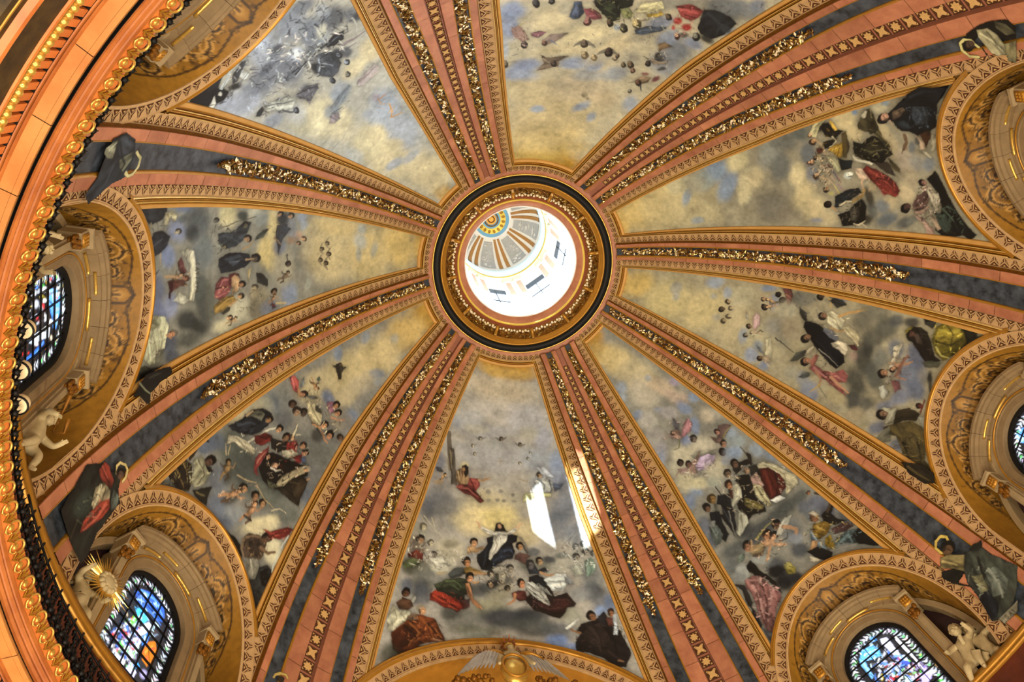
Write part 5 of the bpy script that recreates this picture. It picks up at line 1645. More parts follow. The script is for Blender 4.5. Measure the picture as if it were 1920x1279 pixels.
[3,12883088,80,7.7,3.2,-48,1912,-87,1926],
[13,-20.6,1919.8,-26.9,80.2,-76.9,-31.2,31,6050904],
[2,9202780,100,22,1949,-14,1952,-29,1930,-18,1896,5,1899,24,1926],
[3,9730156,95,7.7,3.2,25,1935,57,1945],
[3,9204840,95,7.1,3.2,19,1942,39,1968],
[10,3.2,1941.4,6.2,11.5,-11,6.4,9728092,6046776],
[3,7104580,90,7.7,3.8,0,1895,24,1865,52,1871],
[10,-53.9,1849.6,-12.3,14.2,-14,-13.4,7101520,3814448],
[2,7098440,95,-189,1812,-221,1787,-235,1763,-192,1749,-162,1746,-135,1766],
[3,9206864,90,8.8,3.8,-166,1751,-213,1761,-244,1758],
[10,-159.9,1791.7,-8.6,13.2,-13.6,-10.3,10251352,4861992],
[2,8150096,95,-120,1798,-148,1761,-163,1729,-146,1720,-122,1761],
[10,-145.6,1729.2,-12.3,13,-13.6,-13.9,9200716,3810844],
[10,-116.8,1702.8,-12.2,13.3,-13.6,-13.6,4996148,2892832],
[2,9208944,85,6,1798,-66,1765,-116,1725,-77,1729,4,1771],
[2,11047072,100,-22,1763,-58,1747,-82,1716,-53,1693,-6,1694,26,1714,24,1746],
[3,13153464,80,8.8,3.8,-28,1750,-55,1724],
[3,7099496,85,6.2,3.1,19,1733,-10,1699,-57,1697],
[2,9202780,100,52,1770,0,1775,-39,1783,-10,1758,28,1741,35,1713,67,1732],
[10,46,1773.1,-13.3,11.9,-11,-13.5,7097404,2365974],
[10,70.3,1802,-12.4,11.4,-10.3,-12.4,4864048,1840402],
[2,9200744,95,97,1782,60,1760,75,1730,104,1753],
[3,10517608,90,7.6,3.8,88,1774,124,1761],
[3,11044976,90,7.5,3.8,68,1750,43,1703],
[1,8162468,85,98,1643,-23,-40,-32,21],
[1,7109784,90,149,1620,-28,-22,-29,39],
[1,7899296,80,-153,1666,-34,-35,-25,26],
[1,9213072,80,-204,1690,-40,-44,-25,25],
[1,9214116,85,-240,1587,-5,-47,-36,0],
[1,8161432,85,-267,1519,-5,-46,-27,-1],
[1,12628108,90,105,1710,-43,-35,-36,47],
[1,12891276,85,61,1662,-35,-30,-24,30],
[1,12365456,75,-24,1663,-41,-38,-36,43],
[1,10789004,80,6,1627,-34,-31,-24,29],
[1,7106688,85,173,1481,-35,-26,-34,47],
[1,6318204,85,172,1409,-28,-21,-28,38],
[1,6052952,90,136,1313,-77,-9,-7,45],
[1,5000266,95,-12,1307,-120,-5,0,54],
[1,5526607,95,-152,1307,-94,-11,-2,45],
[1,6052948,90,-237,1292,-60,-10,-2,35],
[1,4210752,90,41,1353,-52,1,0,36],
[1,6579292,85,-155,1364,-51,-15,-5,26],
[1,6053996,85,-220,1250,-25,-26,-29,29],
[1,6317180,80,-275,1216,-36,-39,-29,28],
[1,5526628,85,-282,1161,-36,-39,-29,28],
[1,7105644,80,-109,1207,-37,-36,-45,50],
[1,4737616,90,-85,1127,-37,-35,-27,31],
[1,9211024,75,-105,1176,-25,-24,-17,19],
[1,5263960,85,34,1141,-44,-38,-27,34],
[1,7105640,85,179,1254,-51,-4,-7,54],
[1,11841700,85,161,1207,-27,-20,-26,36],
[1,10263184,80,70,1204,-39,-32,-16,21],
[1,9210500,80,190,1195,-27,-19,-21,29],
[1,3947586,85,27,1069,-50,-42,-26,33],
[1,4211788,80,-330,1086,-35,-38,-35,32],
[2,2761758,100,-112,1643,-132,1643,-143,1612,-189,1591,-200,1617,-208,1596,-190,1564,-151,1579,-100,1579,-98,1606],
[3,2761760,100,12.9,9.2,-194,1610,-180,1561],
[3,3813416,95,4.6,2.8,-195,1660,-185,1532],
[10,-119.9,1622.6,-10.6,17,-17,-12.1,6046772,2103314],
[10,-142.2,1562.4,-7.4,18.6,-18.3,-9.1,11043940,10260608],
[2,5774868,100,-185,1518,-233,1499,-257,1455,-246,1405,-222,1368,-180,1364,-136,1383,-140,1428,-156,1474],
[3,8139812,80,14.3,7.2,-199,1492,-183,1434,-154,1390],
[3,3149834,90,10.7,5.4,-238,1463,-209,1407,-167,1377],
[2,12364936,100,-200,1541,-231,1524,-259,1471,-276,1409,-290,1370,-272,1340,-235,1342,-199,1344,-234,1380,-245,1431,-227,1493,-188,1522],
[3,9206872,80,7.1,3.6,-236,1502,-258,1417,-217,1350],
[3,13681824,70,7.2,3.6,-220,1526,-253,1465],
[2,2762272,95,-164,1565,-197,1544,-186,1505,-149,1493,-141,1526],
[2,11043956,100,-128,1526,-173,1519,-162,1480,-157,1448,-132,1448,-118,1487],
[2,11049588,100,-124,1493,-145,1448,-135,1396,-125,1358,-105,1376,-102,1428,-100,1467],
[3,7102528,80,8.1,3.6,-125,1467,-117,1389],
[2,12630184,95,-136,1383,-180,1364,-193,1338,-144,1351],
[10,-86.2,1542.2,-8.4,14,-13.8,-9.4,11834480,2103828],
[2,11576972,100,-31,1556,-70,1545,-73,1505,-49,1478,-18,1482,6,1467,14,1486,-21,1516],
[2,4988952,95,-25,1556,-36,1540,-10,1502,-5,1518],
[10,-36.7,1569.9,-11.1,19.2,-18.5,-12,9198652,3810842],
[10,-66,1611.6,-10.4,17.5,-17.1,-11.4,7099456,3812898],
[2,1709842,100,-94,1572,-140,1539,-118,1487,-96,1434,-99,1383,-88,1357,-31,1386,12,1376,16,1427,-12,1475,-49,1478],
[2,7101492,95,-56,1472,-84,1421,-99,1383,-81,1376,-41,1412,-33,1444],
[3,10522704,80,7.2,3.6,-51,1452,-80,1388],
[2,11577488,100,5,1454,-11,1403,5,1370,53,1351,74,1345,73,1368,38,1398],
[3,8156252,80,7.1,3.6,9,1421,42,1366],
[2,1973794,100,33,1564,-14,1535,9,1493,29,1439,56,1390,91,1359,83,1412,83,1471,86,1510],
[3,9208952,85,5.4,3.6,38,1470,85,1366],
[3,4473930,70,9.1,4.5,54,1508,65,1421],
[3,2761758,95,5.5,2.7,14,1603,36,1444],
[10,65.7,1566.5,-10.8,20.1,-18.8,-10.6,8150068,6046752],
[2,7893088,95,70,1546,48,1515,70,1473,91,1490],
[10,109,1546.6,-10.7,20.4,-18.9,-10,7097400,2365972],
[2,1579550,100,110,1523,72,1499,93,1443,106,1382,141,1363,147,1414,140,1468],
[2,6053976,100,152,1466,119,1452,126,1398,155,1374,186,1374,178,1414],
[3,9211008,70,7.2,3.6,145,1460,158,1399],
[2,9209980,80,135,1489,115,1473,131,1450,149,1463],
[12,-22.5,1251.6,-93.2,5,-7.3,-95.6,11568224,2365970,1],
[10,-20.6,1276.6,-19.3,7,-6.8,-20,9198656,2759700],
[3,12094568,95,18.9,10.3,-11,1251,-32,1209,-57,1186],
[3,11568224,95,15.4,8.6,-1,1225,33,1196,53,1184],
[10,-80.8,1280.5,-18.7,15,-14.9,-19.7,6045744,1511950],
[2,12103836,95,-94,1268,-135,1276,-160,1263,-113,1238,-72,1230,-53,1248],
[3,11568224,95,20.6,12,-101,1250,-133,1208,-119,1192],
[3,5000260,90,7.8,5.2,-124,1316,-152,1295,-138,1273],
[3,3947576,85,6.9,4.3,-49,1216,-80,1200,-97,1219],
[10,78,1290.6,-17,15.8,-14.5,-17,9200200,2365972],
[2,9204816,95,70,1273,21,1266,24,1235,54,1225,86,1251],
[3,11043932,95,12.2,7,69,1260,45,1298],
[3,11049040,80,7,2.6,23,1291,-43,1304,-79,1306],
[13,100.9,1274.4,47.8,-22.2,18.6,49.1,50,7107684],
[10,-222.3,1194.4,-11.2,26.2,-26.1,-13.5,8148024,9211020],
[2,11049088,95,-216,1219,-240,1206,-246,1175,-229,1182],
[2,8150048,100,-200,1165,-241,1145,-260,1114,-226,1092,-173,1099,-166,1129,-180,1150],
[3,11043904,85,10,5,-206,1146,-219,1110],
[2,6058108,100,-174,1156,-172,1123,-173,1099,-176,1051,-158,1057,-150,1099,-149,1123],
[3,9216168,80,6.7,3.3,-174,1144,-167,1105,-170,1057],
[2,11041872,95,-155,1117,-173,1099,-145,1081,-116,1098],
[2,9202716,100,-197,1087,-226,1080,-210,1051,-211,1028,-185,1037,-178,1060],
[2,3951688,100,-221,1051,-284,1042,-325,1011,-319,971,-286,973,-228,1010,-199,1028],
[3,7111804,85,9.7,4.9,-233,1027,-279,1025,-268,991],
[2,4992040,95,-243,1097,-295,1077,-341,1026,-284,1042,-238,1068],
[2,1184015,100,-291,1013,-341,1015,-364,978,-358,895,-331,902,-280,968],
[2,1578516,100,-253,1169,-300,1166,-329,1181,-329,1157,-288,1142,-295,1100,-313,1070,-266,1096,-241,1145],
[3,4864554,100,15.3,10.2,-282,1161,-317,1170,-322,1212,-298,1251],
[3,6047284,95,8.5,5.1,-310,1225,-335,1174],
[10,-279.5,1276.9,-7.1,6.8,-7.4,-8,9198656,4994088],
[2,986638,100,-107,1101,-151,1087,-183,1022,-160,1010,-131,1027,-112,1068],
[2,12101772,90,-102,1076,-128,1036,-108,1038,-86,1058],
[1,9208952,70,-240,998,-35,-36,-11,11],
[2,10521660,100,14,1113,-21,1116,-24,1080,-8,1061,20,1079],
[1,12890208,80,-4,1109,-15,-13,-11,13],
[1,1315348,95,50,1121,-47,-16,-11,33],
[1,1578778,90,56,1059,-38,-31,-26,33],
[1,2763824,80,2,1048,-31,-27,-16,19],
[10,123,1195.5,-13.7,18.5,-17.1,-13.2,4994088,1511951],
[2,1446671,100,132,1219,105,1227,99,1193,101,1162,86,1128,76,1087,88,1031,90,1054,104,1131,131,1163],
[2,9198676,100,175,1173,138,1168,112,1148,105,1088,89,1043,98,1018,147,991,182,955,211,914,230,927,226,975,211,1038,194,1089,187,1128,199,1125],
[3,11830392,85,15,6.7,164,1132,178,1057,210,984],
[3,11830392,75,13.2,5.8,109,1069,156,1019,202,968],
[3,5517356,90,10,5,127,1127,149,1056,192,982],
[3,5517356,85,9.9,5,171,1094,203,1021,223,952],
[3,10515560,80,10.2,5.1,168,1168,122,1134],
[2,12094588,95,125,1158,111,1136,131,1108,142,1127],
[2,2761762,100,221,1179,190,1151,197,1113,209,1068,231,1051,231,1093,212,1134],
[2,1841692,100,226,1058,221,1023,231,968,247,958,249,1011],
[2,4999758,95,242,965,226,934,205,909,235,880,245,906],
[2,7105132,80,237,931,211,914,233,889],
[3,3945520,90,8.5,4.3,223,1176,202,1149],
[15,-73.5,1492.2,-61.1,100.6,-97.6,-67.9,1183757,60,8,4,100],
[15,-72.7,1505.4,-61.2,100.8,-97.9,-68.1,12626052,56,7,3,100],
[15,-202.2,1414,-38.3,57.4,-58.5,-44.9,2755592,26,9,4,80],
[15,-246.1,1392.3,-38.7,55.8,-57.9,-46,14208172,24,9,3,70],
[15,87.1,1450.6,-39.8,74.4,-68.9,-38.9,789518,34,9,4,80],
[15,-16,1257.4,-88.6,30.5,-30.8,-90.6,13673596,30,8,4,80],
[15,-16,1257.4,-88.6,30.5,-30.8,-90.6,1841172,34,8,4,80],
[15,-219.7,1098.2,-95.1,-31,21.6,-95.9,921100,44,9,4,80],
[15,-213.7,1104.3,-95.2,-30.8,21.5,-96.1,12098648,30,8,3,80],
[15,-273.2,1031.3,-70,-24.1,17,-70.1,8164492,22,9,3,60],
[15,153.8,1049.4,-61.4,83.3,-76.3,-58.3,13146250,36,10,4,60],
[15,158.8,1042.5,-61.3,83.3,-76.3,-58,3940382,36,10,4,60],
[15,65.4,1100.2,-77.3,-26.9,26.5,-80.7,789518,34,10,4,70],
[15,13.2,1722,-86.2,-35.6,31.9,-90.9,14469300,26,8,3,50],
[15,13.2,1722,-86.2,-35.6,31.9,-90.9,6046784,30,8,3,50],
[15,-32.5,1927.3,-84,-22.1,16.3,-87.2,12885140,20,8,3,70]]},
}
OVERLAYS = {
'red_prophet': {'az': 162.15, 'off': 34, 'label': 'painted figure in red and white robes with halo, foot of lower left rib', 'box': (-323, 279, 229, 837), 'strokes': [
[2,2762784,100,30,384,78,551,46,622,2,649,-24,695,-61,652,-101,635,-105,581,-114,492,-141,410,-140,375,-71,375],
[1,3949624,80,-13,482,-35,29,17,64],
[1,1841684,80,-40,416,-29,22,9,40],
[2,10521704,100,0,558,-8,603,-46,616,-66,598,-52,556,-56,513,-33,514],
[3,13153420,80,12.2,5.4,-9,583,-31,550,-45,515],
[3,6048820,80,6.8,3.4,-26,602,-48,569],
[2,10501160,100,-48,559,-64,599,-85,590,-91,540,-84,484,-69,425,-50,458,-47,499],
[3,13131848,80,10.6,5.3,-66,578,-77,509,-70,444],
[3,6036498,80,8,4,-61,550,-67,476],
[2,9188388,100,36,598,46,633,20,649,-28,647,-44,622,-17,608,5,591],
[3,12080192,80,7,3.5,37,618,-10,627],
[2,6974556,95,-50,633,-81,644,-105,612,-96,587,-70,605],
[3,13150312,100,10,10,-16,669,2,681,1,704,-17,724,-35,725,-49,706,-52,683],
[10,-24.5,684.4,5.6,18.5,-18.2,15.8,6045744,1709072],
[3,4996132,90,5.1,3.8,-33,440,-59,374],
[15,-38.8,504.9,18.5,71.2,-71.2,55.9,6052424,22,16,4,60],
[15,-22,535.2,21.6,77.3,-77.5,62.6,1315342,22,16,4,60],
[15,-60.5,530.4,13.6,54.2,-53.7,41.8,13658188,10,14,4,50]]},
'grey_prophet': {'az': 197.85, 'off': 34, 'label': 'painted grey cloaked figure with pale halo, foot of upper left rib', 'box': (-142, 92, 492, 757), 'strokes': [
[2,2896442,100,56,543,77,599,58,662,11,698,-26,696,-53,694,-72,633,-105,580,-127,539,-100,507,-53,541,-4,543],
[2,9208936,100,31,527,46,551,56,570,26,580,0,585,1,558,16,529],
[3,12103820,80,10.8,4.6,26,549,46,569],
[2,4607060,95,56,570,69,606,47,661,16,666,10,614],
[2,7104592,95,-5,626,10,651,21,681,-5,690,-37,665,-26,640],
[3,1711652,85,10.9,4.7,46,587,-16,660,-57,642],
[3,3949644,80,12.1,6.1,-25,603,-71,596,-113,558],
[3,12627060,100,11.1,11.1,19,701,1,735,-26,742,-48,728,-53,704,-42,685]]},
'bearded_prophet': {'az': 17.85, 'off': 34, 'label': 'painted dark haired figure with halo and blue grey robe, lower right rib', 'box': (-246, 321, 191, 763), 'strokes': [
[3,13149260,100,10.7,10.7,-4,670,-17,696,-5,717,21,719,42,702,44,676,29,661],
[10,15.4,667.8,-27.6,3,-3.8,-27.4,6045736,1709068],
[2,1841682,100,99,631,60,604,-31,591,-90,585,-50,565,28,563,97,558,115,610],
[2,9205320,100,60,667,27,646,-5,604,-4,563,38,556,60,604,89,640],
[3,12098656,80,9.1,3.9,65,651,42,602],
[2,4868668,100,-10,608,-64,567,-67,522,-90,431,-31,390,19,368,96,367,117,381,84,455,68,532,36,574],
[2,7105628,95,-2,506,-45,491,-32,428,10,404,51,434],
[3,9736316,80,9.8,4.9,-19,503,-3,445,28,406],
[3,1842200,90,11.1,5,-26,556,28,484,81,395],
[2,1843756,100,83,472,40,459,54,401,91,379,117,381],
[2,9207896,90,40,538,11,512,40,459,65,470],
[3,2892824,85,8.8,3.8,100,572,70,515,83,464],
[1,2499612,90,-53,583,-30,-14,-8,17],
[2,11049080,100,94,369,0,364,33,339,96,345],
[3,3944480,92,2.7,2.7,67,359,71,362,75,359,74,355,70,354,68,350,73,347,76,350],
[3,3944480,92,2.7,2.7,59,346,53,360,50,345],
[3,3944480,92,2.7,2.7,57,352,51,351],
[3,3944480,92,2.7,2.7,40,359,41,344,34,343],
[3,3944480,92,2.6,2.6,20,342,19,343],
[3,3944480,92,2.6,2.6,-1,354,4,350,5,344,1,339,-4,343,-5,349,-1,354],
[3,3944480,92,2.6,2.6,-12,338,-15,352,-17,341,-23,351,-22,336],
[15,27.9,483.5,-46.3,-57.9,57.8,-45.6,9210484,26,14,4,90],
[15,37.7,476,-50.2,-62.2,62.3,-49.6,2237471,26,16,4,100]]},
'white_prophet': {'az': 302.374, 'off': 34, 'label': 'painted white robed figure with halo, foot of upper right rib', 'box': (51, 237, 521, 798), 'strokes': [
[2,1446670,100,91,706,72,655,66,602,73,551,102,536,142,558,141,590,115,618,98,658,127,701],
[2,11049072,100,83,662,86,626,117,607,151,602,187,614,187,645,170,661,135,667,108,671],
[3,13154444,80,8.6,3.7,98,658,131,633,173,619],
[3,6049844,85,6.1,3.1,98,633,152,626],
[2,9206868,100,151,602,147,561,222,599,211,620],
[2,7103044,95,69,591,90,561,125,549,124,581,93,600],
[3,13153392,100,10.1,10.1,175,709,168,737,141,751,115,743,106,721,117,701,143,691],
[10,132.7,717.2,-1.5,21,-20.6,-8.2,4995112,1380364],
[3,3944472,90,6.2,3.1,138,682,193,674]]},
'hidden_prophet': {'az': 122.374, 'off': 34, 'label': 'golden halo of a painted figure at the foot of the rib beside the bottom arch', 'box': (56, 139, 655, 734), 'strokes': [
[3,12096588,100,9.9,9.9,124,682,121,696,103,713,81,719,71,711],
[1,3943452,100,96,692,-17,10,4,12]]},
'dark_cloak': {'az': 322.26, 'off': 24, 'label': 'painted black cloak spilling over the gilded frame of the upper right fresco', 'box': (-284, -172, 870, 1137), 'strokes': [
[2,1316378,100,-197,1122,-223,1083,-225,1062,-248,1040,-269,979,-258,940,-250,885,-215,926,-189,957,-187,988,-202,1052,-201,1083],
[3,2764856,80,7.1,3,-236,1036,-248,979,-240,924],
[3,526603,90,9.1,4.1,-218,1055,-230,998,-219,954]]},
'friar_hem': {'az': 360, 'off': 24, 'label': 'painted brown hem of the kneeling friar spilling over the frame of the right fresco', 'box': (255, 347, 837, 1027), 'strokes': [
[2,2760722,100,301,1012,278,956,270,914,277,873,307,852,332,886,328,957],
[3,6048294,80,10.6,5.3,305,978,312,921,310,877]]},
'black_hem': {'az': 180, 'off': 24, 'label': 'painted black hem of the white monk spilling over the frame of the left fresco', 'box': (-378, -247, 841, 1097), 'strokes': [
[2,1381391,100,-262,942,-267,1014,-275,1077,-297,1082,-308,1050,-308,1013,-324,971,-329,951,-363,931,-350,912,-319,890,-313,856,-283,901],
[3,9077860,90,8.5,3.6,-278,902,-315,928,-334,949],
[3,3946540,80,10.1,4.3,-278,957,-281,1020]]},
}
GLASS = {36.0: [], 144.0: [], 180.0: [], 0.0: []}
GLASS[144.0] = [
[1,2106412,100,38,519,-163,181,87,172],
[2,2775216,100,84,649,64,688,34,710,-3,730,-41,726,-61,692,-59,662,-36,646,4,646,38,634,65,630],
[3,5936352,90,11,7.6,61,682,3,708,-48,687],
[3,9224432,90,6.7,3.3,50,681,32,684],
[1,13164792,95,44,678,-5,13,11,3],
[3,1454172,90,5.8,4.1,68,636,19,656,-40,659],
[3,3961032,90,8.2,5.8,47,633,-5,647,-57,646],
[3,1717352,90,4.1,3.3,-5,628,-62,634],
[2,4763880,100,61,602,40,618,8,623,-7,613,3,583,24,577,45,589],
[2,5814328,100,53,549,48,577,36,582,31,561,35,531,49,532],
[1,15259848,95,25,589,-7,9,4,7],
[1,1840144,95,22,571,-9,10,4,9],
[1,5025856,90,65,527,-6,7,3,7],
[2,13642792,100,67,495,54,505,37,507,35,476,48,466,63,470],
[3,15755352,80,4.4,2.2,61,493,40,478],
[2,3977272,100,58,443,44,458,31,451,36,426,51,426],
[3,8446072,80,2.9,1.4,51,442,34,440],
[2,14213356,100,26,523,9,555,0,587,-13,610,-34,607,-27,582,-13,549,9,517],
[2,13166824,100,23,453,1,500,-13,511,-18,471,-4,436,12,424],
[2,14738676,100,18,498,-4,530,-16,514,-5,470,11,457],
[2,3965152,95,-11,534,-23,569,-35,564,-36,523,-23,509],
[2,12085272,100,-30,496,-40,544,-64,575,-85,541,-78,493,-69,464,-44,466],
[3,15241272,85,8.5,3.9,-43,497,-61,550],
[3,7091208,90,5.3,3.1,-51,522,-72,487],
[2,2906304,95,31,468,27,497,19,501,20,475],
[2,3182808,100,-21,419,-30,448,-47,441,-34,421],
[2,13684984,100,6,369,-8,410,-21,419,-43,414,-38,368,-18,348],
[2,15263999,95,53,400,27,408,13,407,25,388,48,382],
[1,11577560,80,-70,433,-16,16,8,16],
[2,14210292,95,85,363,73,388,58,384,66,360],
[1,3945528,80,-46,594,-20,22,5,12],
[1,13154456,80,72,549,-4,5,4,8],
[1,15259768,90,105,368,-7,7,3,6],
[1,8166484,85,47,388,-7,8,3,6],
[1,13126716,85,42,362,-8,3,0,6],
[1,15261944,80,80,476,-7,8,4,8],
[15,45,460.9,-7.1,95.6,-78.6,34.7,14673142,60,12,10,80],
[15,45,460.9,-7.1,95.6,-78.6,34.7,3960008,40,12,10,80],
[15,41,453,-7.2,95,-78.5,34.4,790036,60,14,7,80],
[15,-1.6,553.6,-7.7,85.8,-69.1,32.1,11061488,30,12,9,90],
[15,16.4,388.4,-6.6,74.9,-64.2,26.6,14209272,50,12,10,70],
[15,16.4,388.4,-6.6,74.9,-64.2,26.6,5812304,16,10,9,70],
[15,6,511.3,-8.8,100.1,-81.7,36.9,14172216,14,9,9,100],
[15,21.7,662.5,-5.7,73.8,-56.8,28.5,11063551,20,16,6,80],
[15,21.7,662.5,-6.1,78.5,-60.4,30.3,792624,20,16,6,80]]
GLASS[36.0] = [
[1,1447966,100,-31,581,-159,-149,-126,166],
[2,5810408,100,43,713,-6,706,-15,669,-6,644,24,650,56,668,63,692],
[3,11065592,90,6.6,4.1,39,691,-9,675],
[2,5017816,95,-15,738,-32,727,-31,705,-11,712],
[2,7123176,100,66,695,56,668,61,640,65,594,77,590,76,632,77,666],
[3,11066616,90,5.7,3.2,64,676,69,615],
[2,14212340,100,-42,700,-64,690,-64,650,-62,602,-60,581,-43,597,-40,644,-35,677],
[3,10000568,85,4,2.4,-50,658,-49,597],
[2,15790335,100,-92,680,-93,662,-96,591,-94,528,-93,502,-89,522,-86,590,-85,652],
[2,3952840,100,-39,591,-65,587,-68,542,-37,538,-38,559],
[2,14214399,100,-49,592,-72,584,-70,550,-53,572],
[2,13162744,100,-15,591,-31,581,-29,546,-27,526,-17,531,-12,556,-11,573],
[1,11580612,95,3,613,-11,-11,-7,10],
[1,15263984,95,13,573,-12,-11,-9,13],
[1,4996156,90,-29,610,-11,-11,-10,13],
[1,12593192,95,23,541,-14,-13,-7,9],
[1,14204992,85,44,570,-5,-4,-9,13],
[1,7101464,95,-45,500,-20,-8,-5,15],
[2,13168864,95,-17,525,-29,504,-34,469,-10,491],
[2,12101872,95,-71,486,-97,473,-93,446,-71,441,-55,455],
[1,14734591,90,-107,463,-10,-10,-7,9],
[1,9206976,80,-98,492,-8,-7,-7,9],
[3,15788287,90,5.3,2.3,-91,541,-91,489],
[1,5292096,90,-110,416,-8,-7,-5,6],
[1,11067488,90,-110,575,-6,-6,-5,6],
[1,3186760,90,-112,532,-5,-5,-5,7],
[1,5814352,80,85,690,-5,-5,-4,6],
[1,5000276,90,39,630,-12,-11,-7,10],
[15,6,556.8,-15.5,98.8,-86,-16,15001338,60,12,10,90],
[15,6,556.8,-16.2,103.1,-89.6,-16.6,5012696,36,12,10,90],
[15,10.7,550.6,-16,102.7,-89.4,-16.5,723986,60,14,8,90],
[15,21.5,680.8,-9,61.5,-52.4,-10.4,12903676,24,12,9,80],
[15,21.5,680.8,-9,61.5,-52.4,-10.4,1520720,18,14,6,80],
[15,-61.5,474.5,-11.3,61.7,-55.5,-9.9,13154552,40,12,10,80],
[15,-14.9,522,-13.3,80.1,-70.8,-12.9,13647928,10,9,9,80],
[15,-29,504,-13.5,79.1,-70.3,-12.7,6340688,12,9,9,80]]
GLASS[180.0] = [
[1,1316380,100,-54,589,-97,292,136,-5],
[2,3965144,100,48,645,27,719,2,730,-23,712,-55,695,-43,667,-6,657,28,637],
[3,9488632,90,10.6,5.3,43,663,-1,674],
[3,11064568,90,9.5,5.5,22,710,-42,699],
[2,14214384,100,-17,498,-25,554,-25,588,-41,614,-24,631,-37,649,-64,641,-51,580,-55,547,-34,506],
[3,16318440,90,7.6,3.8,-31,563,-27,640],
[2,2909384,100,-84,461,-71,484,-70,539,-60,606,-72,611,-79,556,-80,500,-92,469],
[3,6332656,90,6.2,3.7,-86,476,-79,556,-66,602],
[1,14208216,95,-54,555,-7,20,7,0],
[1,13117480,95,-51,464,-4,11,6,0],
[1,13117488,95,-62,505,-3,8,4,0],
[1,13643840,90,36,598,-4,15,14,0],
[1,15253552,90,59,524,-3,10,5,0],
[1,3192896,85,-115,520,-3,8,5,0],
[1,14207152,80,-70,659,-4,13,10,0],
[1,12083248,85,-87,620,-4,11,5,0],
[2,5808360,100,79,626,69,684,26,726,-15,721,-38,689,2,661,43,628],
[3,11589880,90,11.4,5.7,66,658,-16,688],
[1,2662464,80,97,595,-4,15,7,0],
[1,12595248,85,36,597,-5,17,10,0],
[1,13687016,80,60,549,-7,26,15,0],
[1,12107984,80,89,572,-4,17,10,0],
[15,184.4,580.3,-36.4,165.5,-64,2.1,13161704,40,12,9,160],
[15,184.4,580.3,-36.4,165.5,-64,2.1,3698896,24,12,9,160],
[15,58.5,608.6,-47.6,173,-67.1,2.5,15265528,34,12,9,140],
[15,81.8,560.2,-40.9,151.2,-60.2,1.8,13119544,10,9,8,160],
[15,112.4,594.6,-46.3,183.6,-70.8,2.5,14202936,10,9,8,160],
[15,122.4,594.3,-48.9,197.6,-75.7,2.6,526604,50,14,8,180]]
GLASS[0.0] = [
[1,1316380,100,56,712,-46,-97,-122,60],
[2,5017824,100,22,747,-3,724,46,692,54,719,45,742],
[1,11063544,95,37,715,-5,-10,-12,6],
[1,10498096,85,103,726,-2,-5,-5,2]]

# ------------------------------------------------------------------ setting: shell, drum, floor
zz = np.linspace(-0.4, 23.0, 120)
mb = lathe([(17.7, -19.0), (17.7, 12.5), (15.6, 14.6)] + [(r_of_z(z) + 1.1, z + 0.5) for z in np.linspace(15, 22.3, 14)] + [(4.9, 23.6), (3.9, 24.6)], seg=120)  # unseen outer shell, added to keep outside light from leaking in
link('ceiling', mb.mesh('ceiling', MT['shell'], True), kind='structure')
link('floor', MB().mesh('floor', MT['floor']), kind='structure')
mb = MB(); mb.add([(17.7 * cos(a), 17.7 * sin(a), -18.4) for a in np.linspace(0, 2 * pi, 96, endpoint=False)], [tuple(range(96))])
bpy.data.objects['floor'].data = mb.mesh('floor', MT['floor'])
link('wall_rotunda', lathe([(16.6, -18.4), (16.6, -5.0)], seg=120).mesh('wall_rotunda', MT['wall'], True), kind='structure')

# plaster of the vault behind the ribs (open where the lunettes cut in)
LUN = [36.0, 144.0, 216.0, 324.0, 0.0, 180.0]
def lunette_x(azr, z, azl): return r_of_z(z) * np.sin(azr - radians(azl)), np.cos(azr - radians(azl))
aa = np.radians(np.linspace(0, 360, 481)); zs = np.linspace(3.0, 23.0, 150)
Ag, Zg = np.meshgrid(aa, zs); Pg = dome(Ag, Zg, -0.05)
Ac = (Ag[:-1, :-1] + Ag[1:, 1:]) / 2; Zc = (Zg[:-1, :-1] + Zg[1:, 1:]) / 2
keep = np.ones(Ac.shape, bool)
for a in LUN:
    x, c = lunette_x(Ac, Zc, a); keep &= ~((c > 0) & ((x / 3.75)**2 + ((Zc - 4.8) / 4.85)**2 < 1)) & ~((c > 0) & (np.abs(x) < 3.75) & (Zc < 4.8))
for a in (90, 270):
    x, c = lunette_x(Ac, Zc, a); keep &= ~((c > 0) & (x**2 + (Zc - 4.2)**2 < 7.15**2) & (np.abs(x) < 6.4))
mb = MB(); mb.grid(Pg, keep=keep); link('ceiling_plaster', mb.mesh('ceiling_plaster', MT['shell'], True), kind='structure')
bpy.data.objects['ceiling_plaster'].name = 'ceiling_vault'

